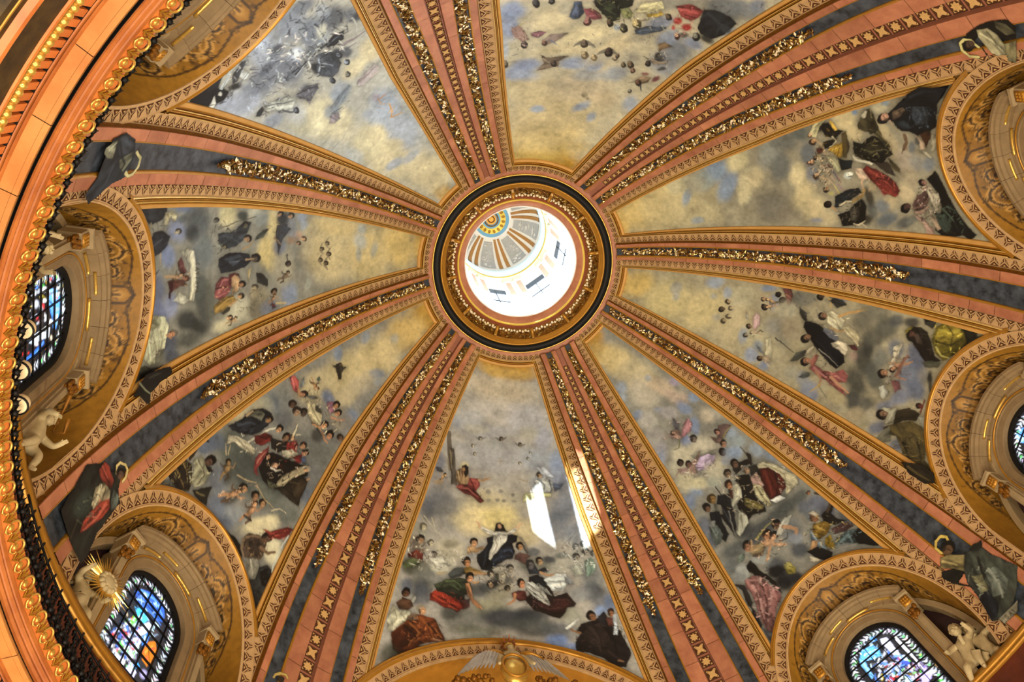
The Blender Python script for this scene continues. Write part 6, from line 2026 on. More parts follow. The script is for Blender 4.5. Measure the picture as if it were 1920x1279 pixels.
# ------------------------------------------------------------------ ribs
def sweep(mb, fns, zs, mi=0, flip=False, base=None):
    cols = []
    for fn, off in fns:
        lat = fn(zs) if callable(fn) else np.full(len(zs), fn)
        r = r_of_z(zs); cols.append(dome(np.arcsin(np.clip(lat / r, -1, 1)), zs, off))
    mb.grid(np.stack(cols, 1), mi, flip=flip)
def mixf(f, g, t): return lambda z: f(z) * (1 - t) + g(z) * t
def neg(f): return lambda z: -f(z)
def addf(f, c): return lambda z: f(z) + c
RZ0, RZ1 = 3.05, 22.72
RB = np.array([15.7, 0, 3.05])
S0, S1 = s_of_z(RZ0), s_of_z(RZ1)
RZS = z_of_s(np.linspace(S0, S1, 90))
def local(mb, name, mats, smooth=False): return mb.mesh(name, mats, smooth, base=RB)
def frame_at(lat, z, off=0.0):
    """origin, lateral axis, axis up the rib, inward axis at a point of a rib that stands at azimuth 0"""
    a = math.asin(lat / float(r_of_z(z))); p = dome(a, z, off); q = dome(a, z + 0.02, off)
    u = q - p; u /= np.linalg.norm(u); n = dome(a, z, off + 0.1) - p; n /= np.linalg.norm(n)
    t = np.cross(u, n); t /= np.linalg.norm(t)
    if t[1] < 0: t = -t
    return p, t, u, n
def cell_triangles(mb, fr, w, h):
    """one cell of the strapwork: three dark triangles with tan triangles in them; fr maps (a, b) in the unit cell to 3-D"""
    tris = [[(.05, .03), (.95, .03), (.5, .46)], [(.02, .17), (.45, .57), (.45, .99)], [(.98, .17), (.55, .99), (.55, .57)]]
    for t in tris:
        c = np.mean(t, 0)
        for k, (sc, hgt, mi) in enumerate([(1.0, .006, 0), (.36, .016, 1)]):
            pts = [c + (np.array(p) - c) * sc for p in t]
            mb.add([fr(p[0], p[1], hgt) for p in pts], [(0, 1, 2)], mi)
def band_ornament(inner, outer, off, z0=RZ0, z1=RZ1, flip=False):
    mb = MB(); s = s_of_z(z0) + 0.05; s1 = s_of_z(z1)
    while s < s1 - 0.3:
        z = float(z_of_s(s)); wd = abs(float(outer(z) - inner(z))); step = max(0.26, wd * 0.92)
        def fr(a, b, h):
            zq = float(z_of_s(s + a * step)); lo = float(inner(zq)); hi = float(outer(zq)); lat = lo + (hi - lo) * (0.08 + 0.84 * b)
            return dome(math.asin(lat / float(r_of_z(zq))), zq, off + h)
        cell_triangles(mb, fr, 1, 1); s += step
    return mb
def side_parts(t, W, sg):
    """one flank of a rib, from the marble core out to the fresco: sg = +1 or -1"""
    f = (lambda g: g) if sg > 0 else neg
    P_, Bd, Mo = W['pink'], W['band'], W['mould']
    segs = [(3, [(0.0, .10), (.02, .15), (.10, .16)]), (2, [(.10, .16), (.13, .09), (.18, .09)]), (0, [(.18, .09), (.22, .14), (.28, .14), (.32, .09)]), (2, [(.32, .09), (.36, .08)]),
            (3, [(.36, .08), (.39, .15), (.46, .15)]), (2, [(.46, .15), (.48, .09), (.52, .09)]), (0, [(.52, .09), (.58, .12), (.64, .09)]), (1, [(.64, .09), (.68, .11), (.96, .07), (1.0, .03), (1.0, -.05)])]
    mb = MB()
    MZS = z_of_s(np.linspace(s_of_z(8.05 if W is SW else 8.4), S1, 80))      # the frame ends in a V against the arch below
    for mi, pr in segs: sweep(mb, [(f(mixf(Bd, Mo, q)), o) for q, o in pr], MZS, mi=mi, flip=sg > 0)
    link('gilt_moulding', local(mb, 'gilt_moulding', [MT['gold'], MT['gold_pale'], MT['gold_dark'], MT['gold_line']]), t)
    mb = MB(); sweep(mb, [(f(P_), .10), (f(mixf(P_, Bd, .06)), .125), (f(mixf(P_, Bd, .08)), .10), (f(mixf(P_, Bd, .93)), .10), (f(mixf(P_, Bd, .95)), .125), (f(Bd), .125)], RZS, flip=sg > 0)
    link('pattern_band', local(mb, 'pattern_band', MT['tan']), t)
    mb = band_ornament(f(P_), f(Bd), .10)
    link('strapwork_inlay', local(mb, 'strapwork_inlay', [MT['tan_dark'], MT['tan_light']]), t, 'stuff')
    mb = MB(); sweep(mb, [(f(P_), .09), (f(addf(P_, -.02)), .17), (f(addf(P_, -.05)), .19), (f(addf(P_, -.04)), .24), (f(addf(P_, -.07)), .29)], RZS, flip=sg > 0)
    link('side_moulding', local(mb, 'side_moulding', MT['gold_dark'], True), t)
def slab_strip(t, a, b, off, seed):
    """a run of pink marble slabs, each a piece of its own, joints recessed"""
    r_ = random.Random(seed); s = S0
    while s < S1 - 0.05:
        L = r_.uniform(1.0, 1.7); e = min(S1, s + L)
        if S1 - e < 0.5: e = S1
        zs_ = z_of_s(np.linspace(s + .008, e - .008, 6)); mb = MB()
        sweep(mb, [(a, off - .12), (a, off), (b, off), (b, off - .12)], zs_)
        link('marble_slab', local(mb, 'marble_slab', MT['pink']), t); s = e
def rope(t, a, b, hi, lo):
    mb = MB(); sweep(mb, [(a, hi + .005), (mixf(a, b, .25), hi + .03), (mixf(a, b, .5), hi - .03), (mixf(a, b, .7), (hi + lo) / 2 + .03), (mixf(a, b, .9), lo + .02), (b, lo - .01)], RZS)
    link('gilt_rope', local(mb, 'gilt_rope', MT['gold'], True), t)
def marble_strip(t, a, b, off):
    mb = MB(); sweep(mb, [(a, off), (mixf(a, b, .5), off), (b, off)], RZS)
    link('blue_marble_strip', local(mb, 'blue_marble_strip', MT['blue']), t)
def garland(t, a, b, off, seed, z0=11.75, z1=22.55):
    r_ = random.Random(seed); mb = MB(); s = s_of_z(z0); s1 = s_of_z(z1)
    n = int((s1 - s) * 95)
    for i in range(n):
        q = s + (s1 - s) * r_.random(); z = float(z_of_s(q)); tp = min(1, 0.25 + (q - s) / 1.1)
        c = (float(a(z)) + float(b(z))) / 2; hw = abs(float(b(z)) - float(a(z))) / 2 * 0.92 * tp
        cl = 0.75 + 0.25 * sin(q * 9)
        lat = c + hw * r_.uniform(-1, 1) * cl
        p, tx, u, nn = frame_at(lat, z, off + r_.uniform(.02, .12))
        an = r_.uniform(0, 2 * pi); L = r_.uniform(.08, .17) * (0.7 + hw); Wd = L * r_.uniform(.28, .45)
        d = tx * cos(an) + u * sin(an) + nn * r_.uniform(-.5, .7); d /= np.linalg.norm(d); e = np.cross(d, nn + tx * r_.uniform(-.6, .6)); e /= np.linalg.norm(e) + 1e-9
        h = np.cross(e, d) * L * .2
        if h @ nn < 0: h = -h
        mi = r_.choice([0, 0, 1, 1, 1, 2, 3]); L *= (.7 if mi == 2 else 1)
        if mi in (2, 0): p = p + nn * .06
        mb.add([p - d * L, p + e * Wd, p + d * L, p - e * Wd, p + h], [(0, 1, 4), (1, 2, 4), (2, 3, 4), (3, 0, 4)], mi)
        if r_.random() < .10:
            mb.ball(p + nn * .05, L * .32, 6, 4, mi)
    link('leaf_garland', local(mb, 'leaf_garland', [MT['gold_leaf'], MT['leaf_dark'], MT['leaf_white'], MT['gold_dark']]), t, 'stuff')

def make_S():
    t = empty('dome_rib', RB)
    W = SW
    for sg in (1, -1):
        side_parts(t, W, sg); f = (lambda g: g) if sg > 0 else neg
        slab_strip(t, f(addf(W['pink'], -.05)), f(W['gold']), .30, 11 + sg)
        rope(t, f(W['gold']), f(W['blue']), .30, .20)
    marble_strip(t, neg(W['blue']), W['blue'], .20)
    garland(t, neg(W['blue']), W['blue'], .20, 5)
    return t
_tile = {}
def tile_mesh(k):
    if k in _tile: return _tile[k]
    mb = MB(); h = .5
    mb.box((0, 0, 0), (1, 1, .12), mi=0)
    pts = []
    n = 16
    for i in range(n):
        a = 2 * pi * i / n + pi / 16
        if k == 0: r = .42 if i % 2 == 0 else .27
        else: r = (.46 if i % 4 in (1, 2) else .27)
        pts.append((r * cos(a), r * sin(a)))
    mb.prism(pts, .05, .12, ((0, 0, 0), (1, 0, 0), (0, 1, 0), (0, 0, 1)), 1)
    for c in (-.5, .5):
        mb.box((c, 0, .04), (.07, 1.07, .12), mi=0); mb.box((0, c, .04), (1.07, .07, .12), mi=0)
    for sx in (-1, 1):
        for sy in (-1, 1):
            mb.add([(sx * .44, sy * .44, .075), (sx * .25, sy * .44, .075), (sx * .44, sy * .25, .075)], [(0, 1, 2)], 1)
    _tile[k] = mb.mesh('rosette_tile', [MT['tan_dark'], MT['tan_light']]); return _tile[k]
def make_D():
    t = empty('dome_rib', RB); W = DW
    for sg in (1, -1):
        f = (lambda g: g) if sg > 0 else neg
        side_parts(t, W, sg)
        slab_strip(t, f(addf(W['pink'], -.05)), f(W['g2']), .30, 21 + sg)
        rope(t, f(W['g2']), f(W['b1']), .30, .20)
        marble_strip(t, f(mixf(W['g1'], W['b1'], .06)), f(W['b1']), .20)
        garland(t, f(addf(W['g1'], .04)), f(W['b1']), .20, 31 + sg)
        rope(t, f(W['g1']), f(addf(W['g1'], .06)), .30, .20)
        slab_strip(t, f(W['g1']), f(W['ip0']), .30, 41 + sg)
    mb = MB(); sweep(mb, [(neg(W['ip0']), .30), (neg(addf(W['ip0'], -.03)), .13), (addf(W['ip0'], -.03), .13), (W['ip0'], .30)], RZS)
    link('channel', local(mb, 'channel', MT['channel']), t)
    s = S0 + .25; k = 0
    while s < S1 - .8:
        z = float(z_of_s(s)); w = 2 * float(W['sq'](z)); p, tx, u, n = frame_at(0, z, .13)
        o = link('rosette_tile', tile_mesh(k % 2), t)
        m = Matrix([(tx[i] * w, u[i] * w, n[i] * .35, (p - RB)[i]) for i in range(3)] + [(0, 0, 0, 1)])
        o.matrix_local = m; s += max(w * 1.30, .3); k += 1
    return t
RIB_LABEL = {'D0': 'broad pink marble rib between the central assumption fresco and the lower right fresco, sunlit',
             'D1': 'broad pink marble rib between the central assumption fresco and the lower left fresco',
             'D2': 'broad pink marble rib between the top fresco and the pale upper left fresco',
             'D3': 'broad pink marble rib between the top fresco and the upper right fresco',
             'S0': 'narrow rib with one gold garland between the left and the lower left fresco',
             'S1': 'narrow rib with one gold garland between the left and the upper left fresco',
             'S2': 'narrow rib with one gold garland between the right and the upper right fresco',
             'S3': 'narrow rib with one gold garland between the right and the lower right fresco'}
RIB = {}
for typ, mk in (('S', make_S), ('D', make_D)):
    proto = mk()
    for i, a in enumerate(AZ[typ]):
        rot = Matrix.Rotation(radians(a), 4, 'Z')
        loc = rot @ Vector(RB)
        if i == 0: o = proto; o.location = loc; o.rotation_euler = (0, 0, radians(a))
        else: o = dup(proto, loc, radians(a))
        RIB[typ + str(i)] = tag(o, RIB_LABEL[typ + str(i)], 'rib', 'ribs of the dome')

# ------------------------------------------------------------------ frescoes
PANELS = {  # name: (azimuth of chart centre, rib at its lower azimuth, rib at its higher azimuth)
    'bottom': (90.0, 'D', 90 - 32.374, 'D', 90 + 32.374), 'lowleft': (142.26, 'D', 90 + 32.374, 'S', 180 - 17.85),
    'left': (180.0, 'S', 180 - 17.85, 'S', 180 + 17.85), 'upleft': (217.74, 'S', 180 + 17.85, 'D', 270 - 32.374),
    'top': (270.0, 'D', 270 - 32.374, 'D', 270 + 32.374), 'upright': (322.26, 'D', 270 + 32.374, 'S', 360 - 17.85),
    'right': (360.0, 'S', 360 - 17.85, 'S', 360 + 17.85), 'lowright': (37.74, 'S', 17.85, 'D', 90 - 32.374)}
P_LABEL = {'bottom': 'fresco of a robed woman rising among angels, bottom field of dome',
           'lowleft': 'fresco of crowned saints on dark clouds, in the lower left field of the dome',
           'left': 'fresco of blue and pink robed figures beside a scroll, left field of dome',
           'upleft': 'pale fresco with blue glare on crowded figures, upper left field of dome',
           'top': 'fresco of cherubs circling in a pale sky, in the top middle field of the dome',
           'upright': 'fresco of a dark saint with red drapery, in the upper right field of the dome',
           'right': 'fresco of a black robed saint held up by angels, right field of dome',
           'lowright': 'fresco of a procession on grey clouds, in the lower right field of the dome'}
for pn, (azc, k1, a1, k2, a2) in PANELS.items():
    W1 = SW if k1 == 'S' else DW; W2 = SW if k2 == 'S' else DW
    zt = 22.52; zb = 4.0 if pn not in ('bottom', 'top') else 8.2
    ss = np.arange(s_of_z(zb), s_of_z(zt), 0.042); zv = z_of_s(ss); n = 250 if k1 == k2 == 'D' else 180
    rv = r_of_z(zv)
    lo = radians(a1) + np.arcsin(mixf(W1['band'], W1['mould'], .6)(zv) / rv); hi = radians(a2) - np.arcsin(mixf(W2['band'], W2['mould'], .6)(zv) / rv)
    T = np.linspace(0, 1, n); Ap = lo[:, None] * (1 - T) + hi[:, None] * T; Zp = np.repeat(zv[:, None], n, 1)
    U = r_of_z(Zp) * (Ap - radians(azc)); V = s_of_z(Zp)
    d = PAINT.get(pn, {'base': 12101768, 'strokes': []})
    Cc = paint(U, V, np.array(lin(d['base'])) * PAINT_GAIN, d['strokes'], seed=len(pn) * 3.1, gain=PAINT_GAIN, grain=.75, model=True)
    Am = (Ap[:-1, :-1] + Ap[1:, 1:]) / 2; Zm = (Zp[:-1, :-1] + Zp[1:, 1:]) / 2; kp = np.ones(Am.shape, bool)
    if pn in ('bottom', 'top'):
        x, c = lunette_x(Am, Zm, azc); kp &= ~(x**2 + (Zm - 4.2)**2 < 7.35**2)
    else:
        la = min(LUN, key=lambda q: abs((q - azc + 180) % 360 - 180)); x, c = lunette_x(Am, Zm, la)
        kp &= ~((x / 4.05)**2 + ((Zm - 4.8) / 5.1)**2 < 1)
        kp &= ~((np.abs(x) < 4.05) & (Zm < 4.8))
    base = dome(radians(azc), 10.0)
    t = empty('fresco_panel', base); tag(t, P_LABEL[pn], 'fresco', 'frescoes of the dome')
    link('painted_plaster', painted_mesh('painted_plaster', dome(Ap, Zp, 0.0), Cc, kp, MT['fresco'], base), t)
    # the head of the field: gilt moulding and a short run of the pattern band against the ring
    def head(za, zb_, oa, ob, name, m, steps=None):
        mbh = MB(); zq = np.linspace(za, zb_, 4) if steps is None else np.array(steps)
        of = np.linspace(oa, ob, len(zq)) if steps is None else None
        w1 = W1['pink']; w2 = W2['pink']; rows = []
        for i, z in enumerate(zq):
            r = float(r_of_z(z)); l1 = radians(a1) + math.asin(float(w1(z)) / r); l2 = radians(a2) - math.asin(float(w2(z)) / r)
            rows.append(dome(np.linspace(l1, l2, 25), np.full(25, z), of[i] if of is not None else ob))
        mbh.grid(np.array(rows)); link(name, mbh.mesh(name, m, base=base), t)
    head(ZTOP - .02, 22.84, .10, .10, 'pattern_band', MT['tan'])
    mbh = MB()
    for mi, pr in [(3, [(0.0, .10), (.06, .15), (.16, .15)]), (2, [(.16, .15), (.2, .08), (.26, .08)]), (0, [(.26, .08), (.34, .12), (.46, .12), (.5, .08)]), (2, [(.5, .08), (.56, .08)]), (1, [(.56, .08), (.62, .11), (.94, .07), (1.0, .02), (1.0, -.05)])]:
        rows = []
        for q, of in pr:
            z = ZTOP - .16 * q; r = float(r_of_z(z)); l1 = radians(a1) + math.asin(float(mixf(W1['band'], W1['mould'], q)(z)) / r); l2 = radians(a2) - math.asin(float(mixf(W2['band'], W2['mould'], q)(z)) / r)
            rows.append(dome(np.linspace(l1, l2, 25), np.full(25, z), of))
        mbh.grid(np.array(rows), mi)
    link('gilt_moulding', mbh.mesh('gilt_moulding', [MT['gold'], MT['gold_pale'], MT['gold_dark'], MT['gold_line']], base=base), t)
    # inlay of that short band
    mbh = MB(); r = float(r_of_z(22.72)); l1 = radians(a1) + math.asin(float(W1['pink'](22.7)) / r); l2 = radians(a2) - math.asin(float(W2['pink'](22.7)) / r)
    nc = max(4, int((l2 - l1) * r / .27))
    for i in range(nc):
        def fr(a, b, h, i=i): return dome(l1 + (l2 - l1) * (i + a) / nc, 22.65 + .16 * b, .105 + h)
        cell_triangles(mbh, fr, 1, 1)
    link('strapwork_inlay', mbh.mesh('strapwork_inlay', [MT['tan_dark'], MT['tan_light']], base=base), t, 'stuff')

# figures painted over the feet of the ribs and over the frames
for name, d in OVERLAYS.items():
    azc = d['az']; u0, u1, v0, v1 = [q / 100 for q in d['box']]
    ug = np.arange(u0, u1, .026); vg = np.arange(v0, v1, .026); Ug, Vg = np.meshgrid(ug, vg)
    Zp = z_of_s(Vg); Ap = radians(azc) + Ug / r_of_z(Zp)
    Cc, Am = paint(Ug, Vg, (0, 0, 0), d['strokes'], mask=True, warp=.03, gain=PAINT_GAIN, grain=.75, model=True)
    Am = (Am[:-1, :-1] + Am[1:, 1:] + Am[:-1, 1:] + Am[1:, :-1]) / 4; base = dome(radians(azc), float(z_of_s((v0 + v1) / 2)))
    me = painted_mesh('painted_figure', dome(Ap, Zp, d.get('off', 34) / 100), Cc, Am > .5, MT['fresco'], base)
    o = link('painted_figure', me); o.location = base; tag(o, d['label'], 'painting')

# ------------------------------------------------------------------ lunettes over the windows
LB = np.array([15.7, 0, 3.1])
def ell(a, b, zc, ph): return a * np.cos(ph), zc + b * np.sin(ph)
def on_dome(y, z, off): return dome(np.arcsin(np.clip(y / r_of_z(z), -1, 1)), z, off)
def lun_strip(mb, rows, n=72, p0=-0.33, mi=0):
    """rows: (a, b, zc, off or None, D) ellipses joined into a strip; off = on the vault, D = on the upright plane x = D"""
    ph = np.linspace(p0, pi - p0, n); G = []
    for a, b, zc, off, D in rows:
        y, z = ell(a, b, zc, ph); z = np.maximum(z, 3.05)
        G.append(on_dome(y, z, off) if D is None else np.stack([np.full(n, D), y, z], -1))
    mb.grid(np.array(G), mi); return mb
def scroll_strokes():
    """grey-brown painted scrollwork of a lunette soffit; u = -1..1 round the arch, v = 0..1 out to the wall (x100 as for the frescoes)"""
    S = []; r_ = random.Random(3); DK = '#24160a'; MD = '#5c4014'; LT = '#ac8444'
    def spiral(cx, cy, R, turns, d, a0, w):
        pts = []
        for i in range(22):
            q = i / 21; a = a0 + d * q * turns * 2 * pi; rr = R * (1 - .85 * q); pts += [cx + rr * cos(a), cy + rr * sin(a)]
        S.append([3, LT, 85, w * 2.6, w * 1.4] + pts)
        for i in range(1, 20, 2):
            x, y = pts[2 * i], pts[2 * i + 1]; a = a0 + d * i / 21 * turns * 2 * pi; L = R * .52 * (1 - i / 26)
            for e_, q_ in ((.5, 1.0), (-.4, .7)):
                x1, y1 = x + L * q_ * cos(a + e_ * d), y + L * q_ * sin(a + e_ * d)
                S.append([3, DK, 88, w * 1.5, w * .5, x, y, x1, y1]); S.append([3, LT, 80, w * .7, w * .3, x, y, x + (x1 - x) * .8, y + (y1 - y) * .8])
        S.append([3, DK, 92, w, w * .6] + pts)
        for i in range(4): S.append([5, DK, 85, cx + r_.uniform(-9, 9), cy + r_.uniform(-9, 9), 5, 0, 0, 5])
    for sg in (-1, 1):
        def X(q): return sg * q
        S.append([1, MD, 45, X(190), 95, 210, 0, 0, 60]); S.append([1, MD, 40, X(90), 95, 110, 0, 0, 66])
        spiral(X(75), 95, 46, 1.4, sg, pi if sg > 0 else 0, 8); spiral(X(165), 100, 50, 1.5, -sg, pi if sg > 0 else 0, 8)
        spiral(X(255), 100, 44, 1.4, sg, 2.6 if sg > 0 else .5, 8); spiral(X(330), 95, 34, 1.3, -sg, 3.4 if sg > 0 else -.3, 7)
        spiral(X(385), 85, 22, 1.2, sg, 3.1 if sg > 0 else 0, 6)
        S.append([3, DK, 90, 6, 6, X(0), 158, X(45), 142, X(90), 152, X(140), 160, X(190), 158, X(240), 152, X(290), 146, X(330), 132, X(380), 112, X(430), 84])
        for i in range(20):
            x = X(410 + i * 6); S.append([3, DK, 75, 5, 1, x, 80 - i * 1.4, x + sg * 10, 80 - i * 1.4 + r_.choice([-12, 12])])
        for i in range(36):
            x = X(r_.uniform(25, 350)); y = r_.uniform(40, 150); a = r_.uniform(0, 6.3); S.append([3, r_.choice([DK, MD, LT]), 70, r_.uniform(5, 13), 2, x, y, x + 16 * cos(a), y + 16 * sin(a)])
    S += [[1, LT, 80, 0, 100, 22, 0, 0, 40], [3, DK, 85, 8, 8, -26, 140, -30, 90, -14, 60, 0, 50, 14, 60, 30, 90, 26, 140, 0, 155, -26, 140], [3, DK, 80, 10, 3, 0, 120, 0, 80], [3, DK, 70, 6, 3, -14, 118, -6, 100], [3, DK, 70, 6, 3, 14, 118, 6, 100]]
    return [s_[:3] + [round(q, 1) for q in s_[3:]] for s_ in S]
def make_lunette():
    t = empty('lunette', LB)
    def ln(name, mb, m, smooth=False, kind=None): return link(name, mb.mesh(name, m, smooth, base=LB), t, kind)
    mb = lun_strip(MB(), [(3.55, 4.65, 4.8, -.05, None), (3.55, 4.65, 4.8, .13, None), (3.60, 4.70, 4.8, .15, None), (3.62, 4.72, 4.8, .12, None), (4.04, 5.13, 4.8, .12, None), (4.06, 5.15, 4.8, .15, None)])
    ln('arch_band', mb, MT['tan'])
    mb = lun_strip(MB(), [(4.06, 5.15, 4.8, .10, None), (4.08, 5.17, 4.8, .19, None), (4.13, 5.22, 4.8, .20, None), (4.15, 5.24, 4.8, .13, None), (4.19, 5.28, 4.8, .15, None), (4.23, 5.32, 4.8, .13, None), (4.24, 5.33, 4.8, -.05, None)], p0=.62)
    ln('gilt_moulding', mb, MT['gold'], True)
    mb = MB(); ph = np.linspace(-.33, pi + .33, 400); y, z = ell(3.83, 4.92, 4.8, ph); L = np.concatenate([[0], np.cumsum(np.hypot(np.diff(y), np.diff(z)))])
    nc = int(L[-1] / .40)
    for i in range(nc):
        def fr(a, b, h, i=i):
            p = np.interp((i + a) / nc * L[-1], L, ph); yy, zq = ell(3.64 + .38 * b, 4.74 + .37 * b, 4.8, p); return on_dome(np.array(yy), np.maximum(zq, 3.06), .125 + h)
        cell_triangles(mb, fr, 1, 1)
    ln('strapwork_inlay', mb, [MT['tan_dark'], MT['tan_light']], kind='stuff')
    # soffit with painted scrolls
    n1, n2 = 300, 46; ph = np.linspace(-.36, pi + .36, n1); T = np.linspace(0, 1, n2)
    y0, z0 = ell(3.55, 4.65, 4.8, ph); z0 = np.maximum(z0, 3.05); A = on_dome(y0, z0, .10)
    y1, z1 = ell(3.45, 4.10, 4.5, ph); z1 = np.maximum(z1, 3.05); Bq = np.stack([np.full(n1, 16.45), y1, z1], -1)
    G = A[:, None] * (1 - T)[None, :, None] + Bq[:, None] * T[None, :, None]
    arc = np.concatenate([[0], np.cumsum(np.linalg.norm(np.diff(A, axis=0), axis=1))]); arc -= arc[-1] / 2
    Ug = np.repeat(arc[:, None], n2, 1); wid = np.linalg.norm(Bq - A, axis=1)
    Vg = (1.75 - wid[:, None] * T[None] * (1.75 / max(wid)))
    Cc = paint(Ug, Vg, lin('#8c641e'), scroll_strokes(), warp=.02, soft=.02, grain=.5)
    link('vault_soffit', painted_mesh('vault_soffit', G, Cc, np.ones((n1 - 1, n2 - 1), bool), MT['fresco'], LB), t)
    mb = lun_strip(MB(), [(3.46, 4.11, 4.5, None, 16.3), (3.46, 4.11, 4.5, None, 16.05), (3.22, 3.85, 4.5, None, 16.05), (3.20, 3.83, 4.5, None, 16.5)])
    ln('wall_arch', mb, MT['stone_light'])
    mb = MB(); ph = np.linspace(-.36, pi + .36, 60); y, z = ell(3.4, 4.05, 4.5, ph); mb.add(np.stack([np.full(60, 16.42), y, np.maximum(z, 3.0)], -1), [tuple(range(60))])
    ln('back_wall', mb, MT['purple'])
    return t
L_LABEL = ['lunette of ochre scrollwork over the window at the lower right', 'lunette of ochre scrollwork over the window at the lower left beside the sunburst figure',
           'lunette of ochre scrollwork at the upper left behind the cornice', 'lunette of ochre scrollwork at the upper right corner',
           'lunette of ochre scrollwork at the right edge', 'lunette of ochre scrollwork at the left edge behind the cream lamps']
lun0 = make_lunette()
for i, a in enumerate(LUN):
    loc = Matrix.Rotation(radians(a), 4, 'Z') @ Vector(LB)
    if i == 0: o = lun0; o.location = loc; o.rotation_euler = (0, 0, radians(a))
    else: o = dup(lun0, loc, radians(a))
    tag(o, L_LABEL[i], 'lunette', 'lunettes over the windows')

# ------------------------------------------------------------------ windows: glass, stone surround, hood on brackets
GW, GS = 1.36, 6.28          # half width of the glass, height where its arch springs
def outline(off, n=28, z0=3.1):
    a = np.linspace(0, pi, n); r = GW + off
    return [(-r, z0)] + [(-r * cos(q), GS + r * sin(q)) for q in a] + [(r, z0)]
def surround(mb, prof, mi=0):
    rows = [[(D, y, z) for y, z in outline(off)] for off, D in prof]; mb.grid(np.array(rows), mi); return mb
def make_window():
    t = empty('window_1', LB); t['kind'] = 'structure'
    def ln(name, mb, m, smooth=False, kind=None): return link(name, mb.mesh(name, m, smooth, base=LB), t, kind)
    ln('dark_rebate', surround(MB(), [(-.03, 16.12), (.0, 15.98), (.10, 15.96), (.10, 15.8)]), MT['void'])
    ln('inner_architrave', surround(MB(), [(.09, 15.97), (.10, 15.80), (.13, 15.78), (.34, 15.74), (.36, 15.70), (.42, 15.70), (.43, 15.76)]), MT['stone'])
    ln('gilt_bead', surround(MB(), [(.43, 15.76), (.44, 15.69), (.48, 15.68), (.50, 15.76)]), MT['gold'], True)
    ln('outer_architrave', surround(MB(), [(.50, 15.77), (.52, 15.72), (.70, 15.72), (.72, 15.68), (.80, 15.68), (.82, 16.45)]), MT['stone_light'])
    for s in (-1, 1):
        mb = MB(); mb.box((16.0, s * 2.10, 4.95), (.75, .36, 3.8)); mb.box((15.92, s * 2.10, 4.9), (.75, .22, 3.5)); ln('jamb', mb, MT['stone_light'])
    # segmental hood
    R, zc = 3.06, 5.54; hw = 2.34; a0 = math.acos(hw / R); an = np.linspace(a0, pi - a0, 13)
    prof = [(0, 16.45), (0, 15.15), (-.10, 15.15), (-.12, 15.22), (-.20, 15.24), (-.24, 15.34), (-.30, 15.36), (-.34, 15.62), (-.46, 15.64), (-.48, 15.74), (-.62, 15.76), (-.62, 16.45)]
    for i in range(6):
        q = np.linspace(an[2 * i] + .002, an[2 * i + 2] - .002, 5); mb = MB()
        mb.grid(np.array([[(D, (R + dr) * cos(w_), zc + (R + dr) * sin(w_)) for w_ in q] for dr, D in prof]))
        for w_ in (q[0], q[-1]): mb.add([(D, (R + dr) * cos(w_), zc + (R + dr) * sin(w_)) for dr, D in prof], [tuple(range(len(prof)))])
        ln('hood_stone', mb, MT['stone'])
    for q0, q1, rr, D in [(.30, .46, -.33, 15.49), (.48, .70, -.45, 15.63), (.12, .30, -.45, 15.63), (.74, .92, -.33, 15.49)]:
        q = np.linspace(a0 + (pi - 2 * a0) * q0, a0 + (pi - 2 * a0) * q1, 8); mb = MB()
        mb.tube([(D, (R + rr) * cos(w_), zc + (R + rr) * sin(w_)) for w_ in q], .05, 6); ln('gilt_bar', mb, MT['gold_bright'], True)
    for s in (-1, 1):
        mb = MB(); mb.box((15.72, s * 2.12, 6.98), (.62, .50, .66)); mb.box((15.64, s * 2.12, 7.26), (.72, .58, .12)); b = ln('bracket', mb, MT['stone_light'])
        mb = MB(); mb.box((15.40, s * 2.12, 6.96), (.06, .36, .42))
        for k in range(9): mb.ball((15.37, s * 2.12 + .1 * (k % 3 - 1), 6.84 + .12 * (k // 3)), (.03, .05, .05), 6, 4)
        link('gilt_panel', mb.mesh('gilt_panel', MT['gold'], True, base=LB), b)
        mb = MB(); r_ = random.Random(4)
        for k in range(16):
            a = r_.uniform(0, 6.28); p = np.array([15.5 + r_.uniform(-.1, .15), s * 2.12 + r_.uniform(-.2, .2), 6.42 + r_.uniform(-.18, .2)])
            mb.ball(p, (.07, .09, .12), 6, 4)
        link('acanthus_leaf', mb.mesh('acanthus_leaf', MT['gold_dark'], True, base=LB), b)
    return t
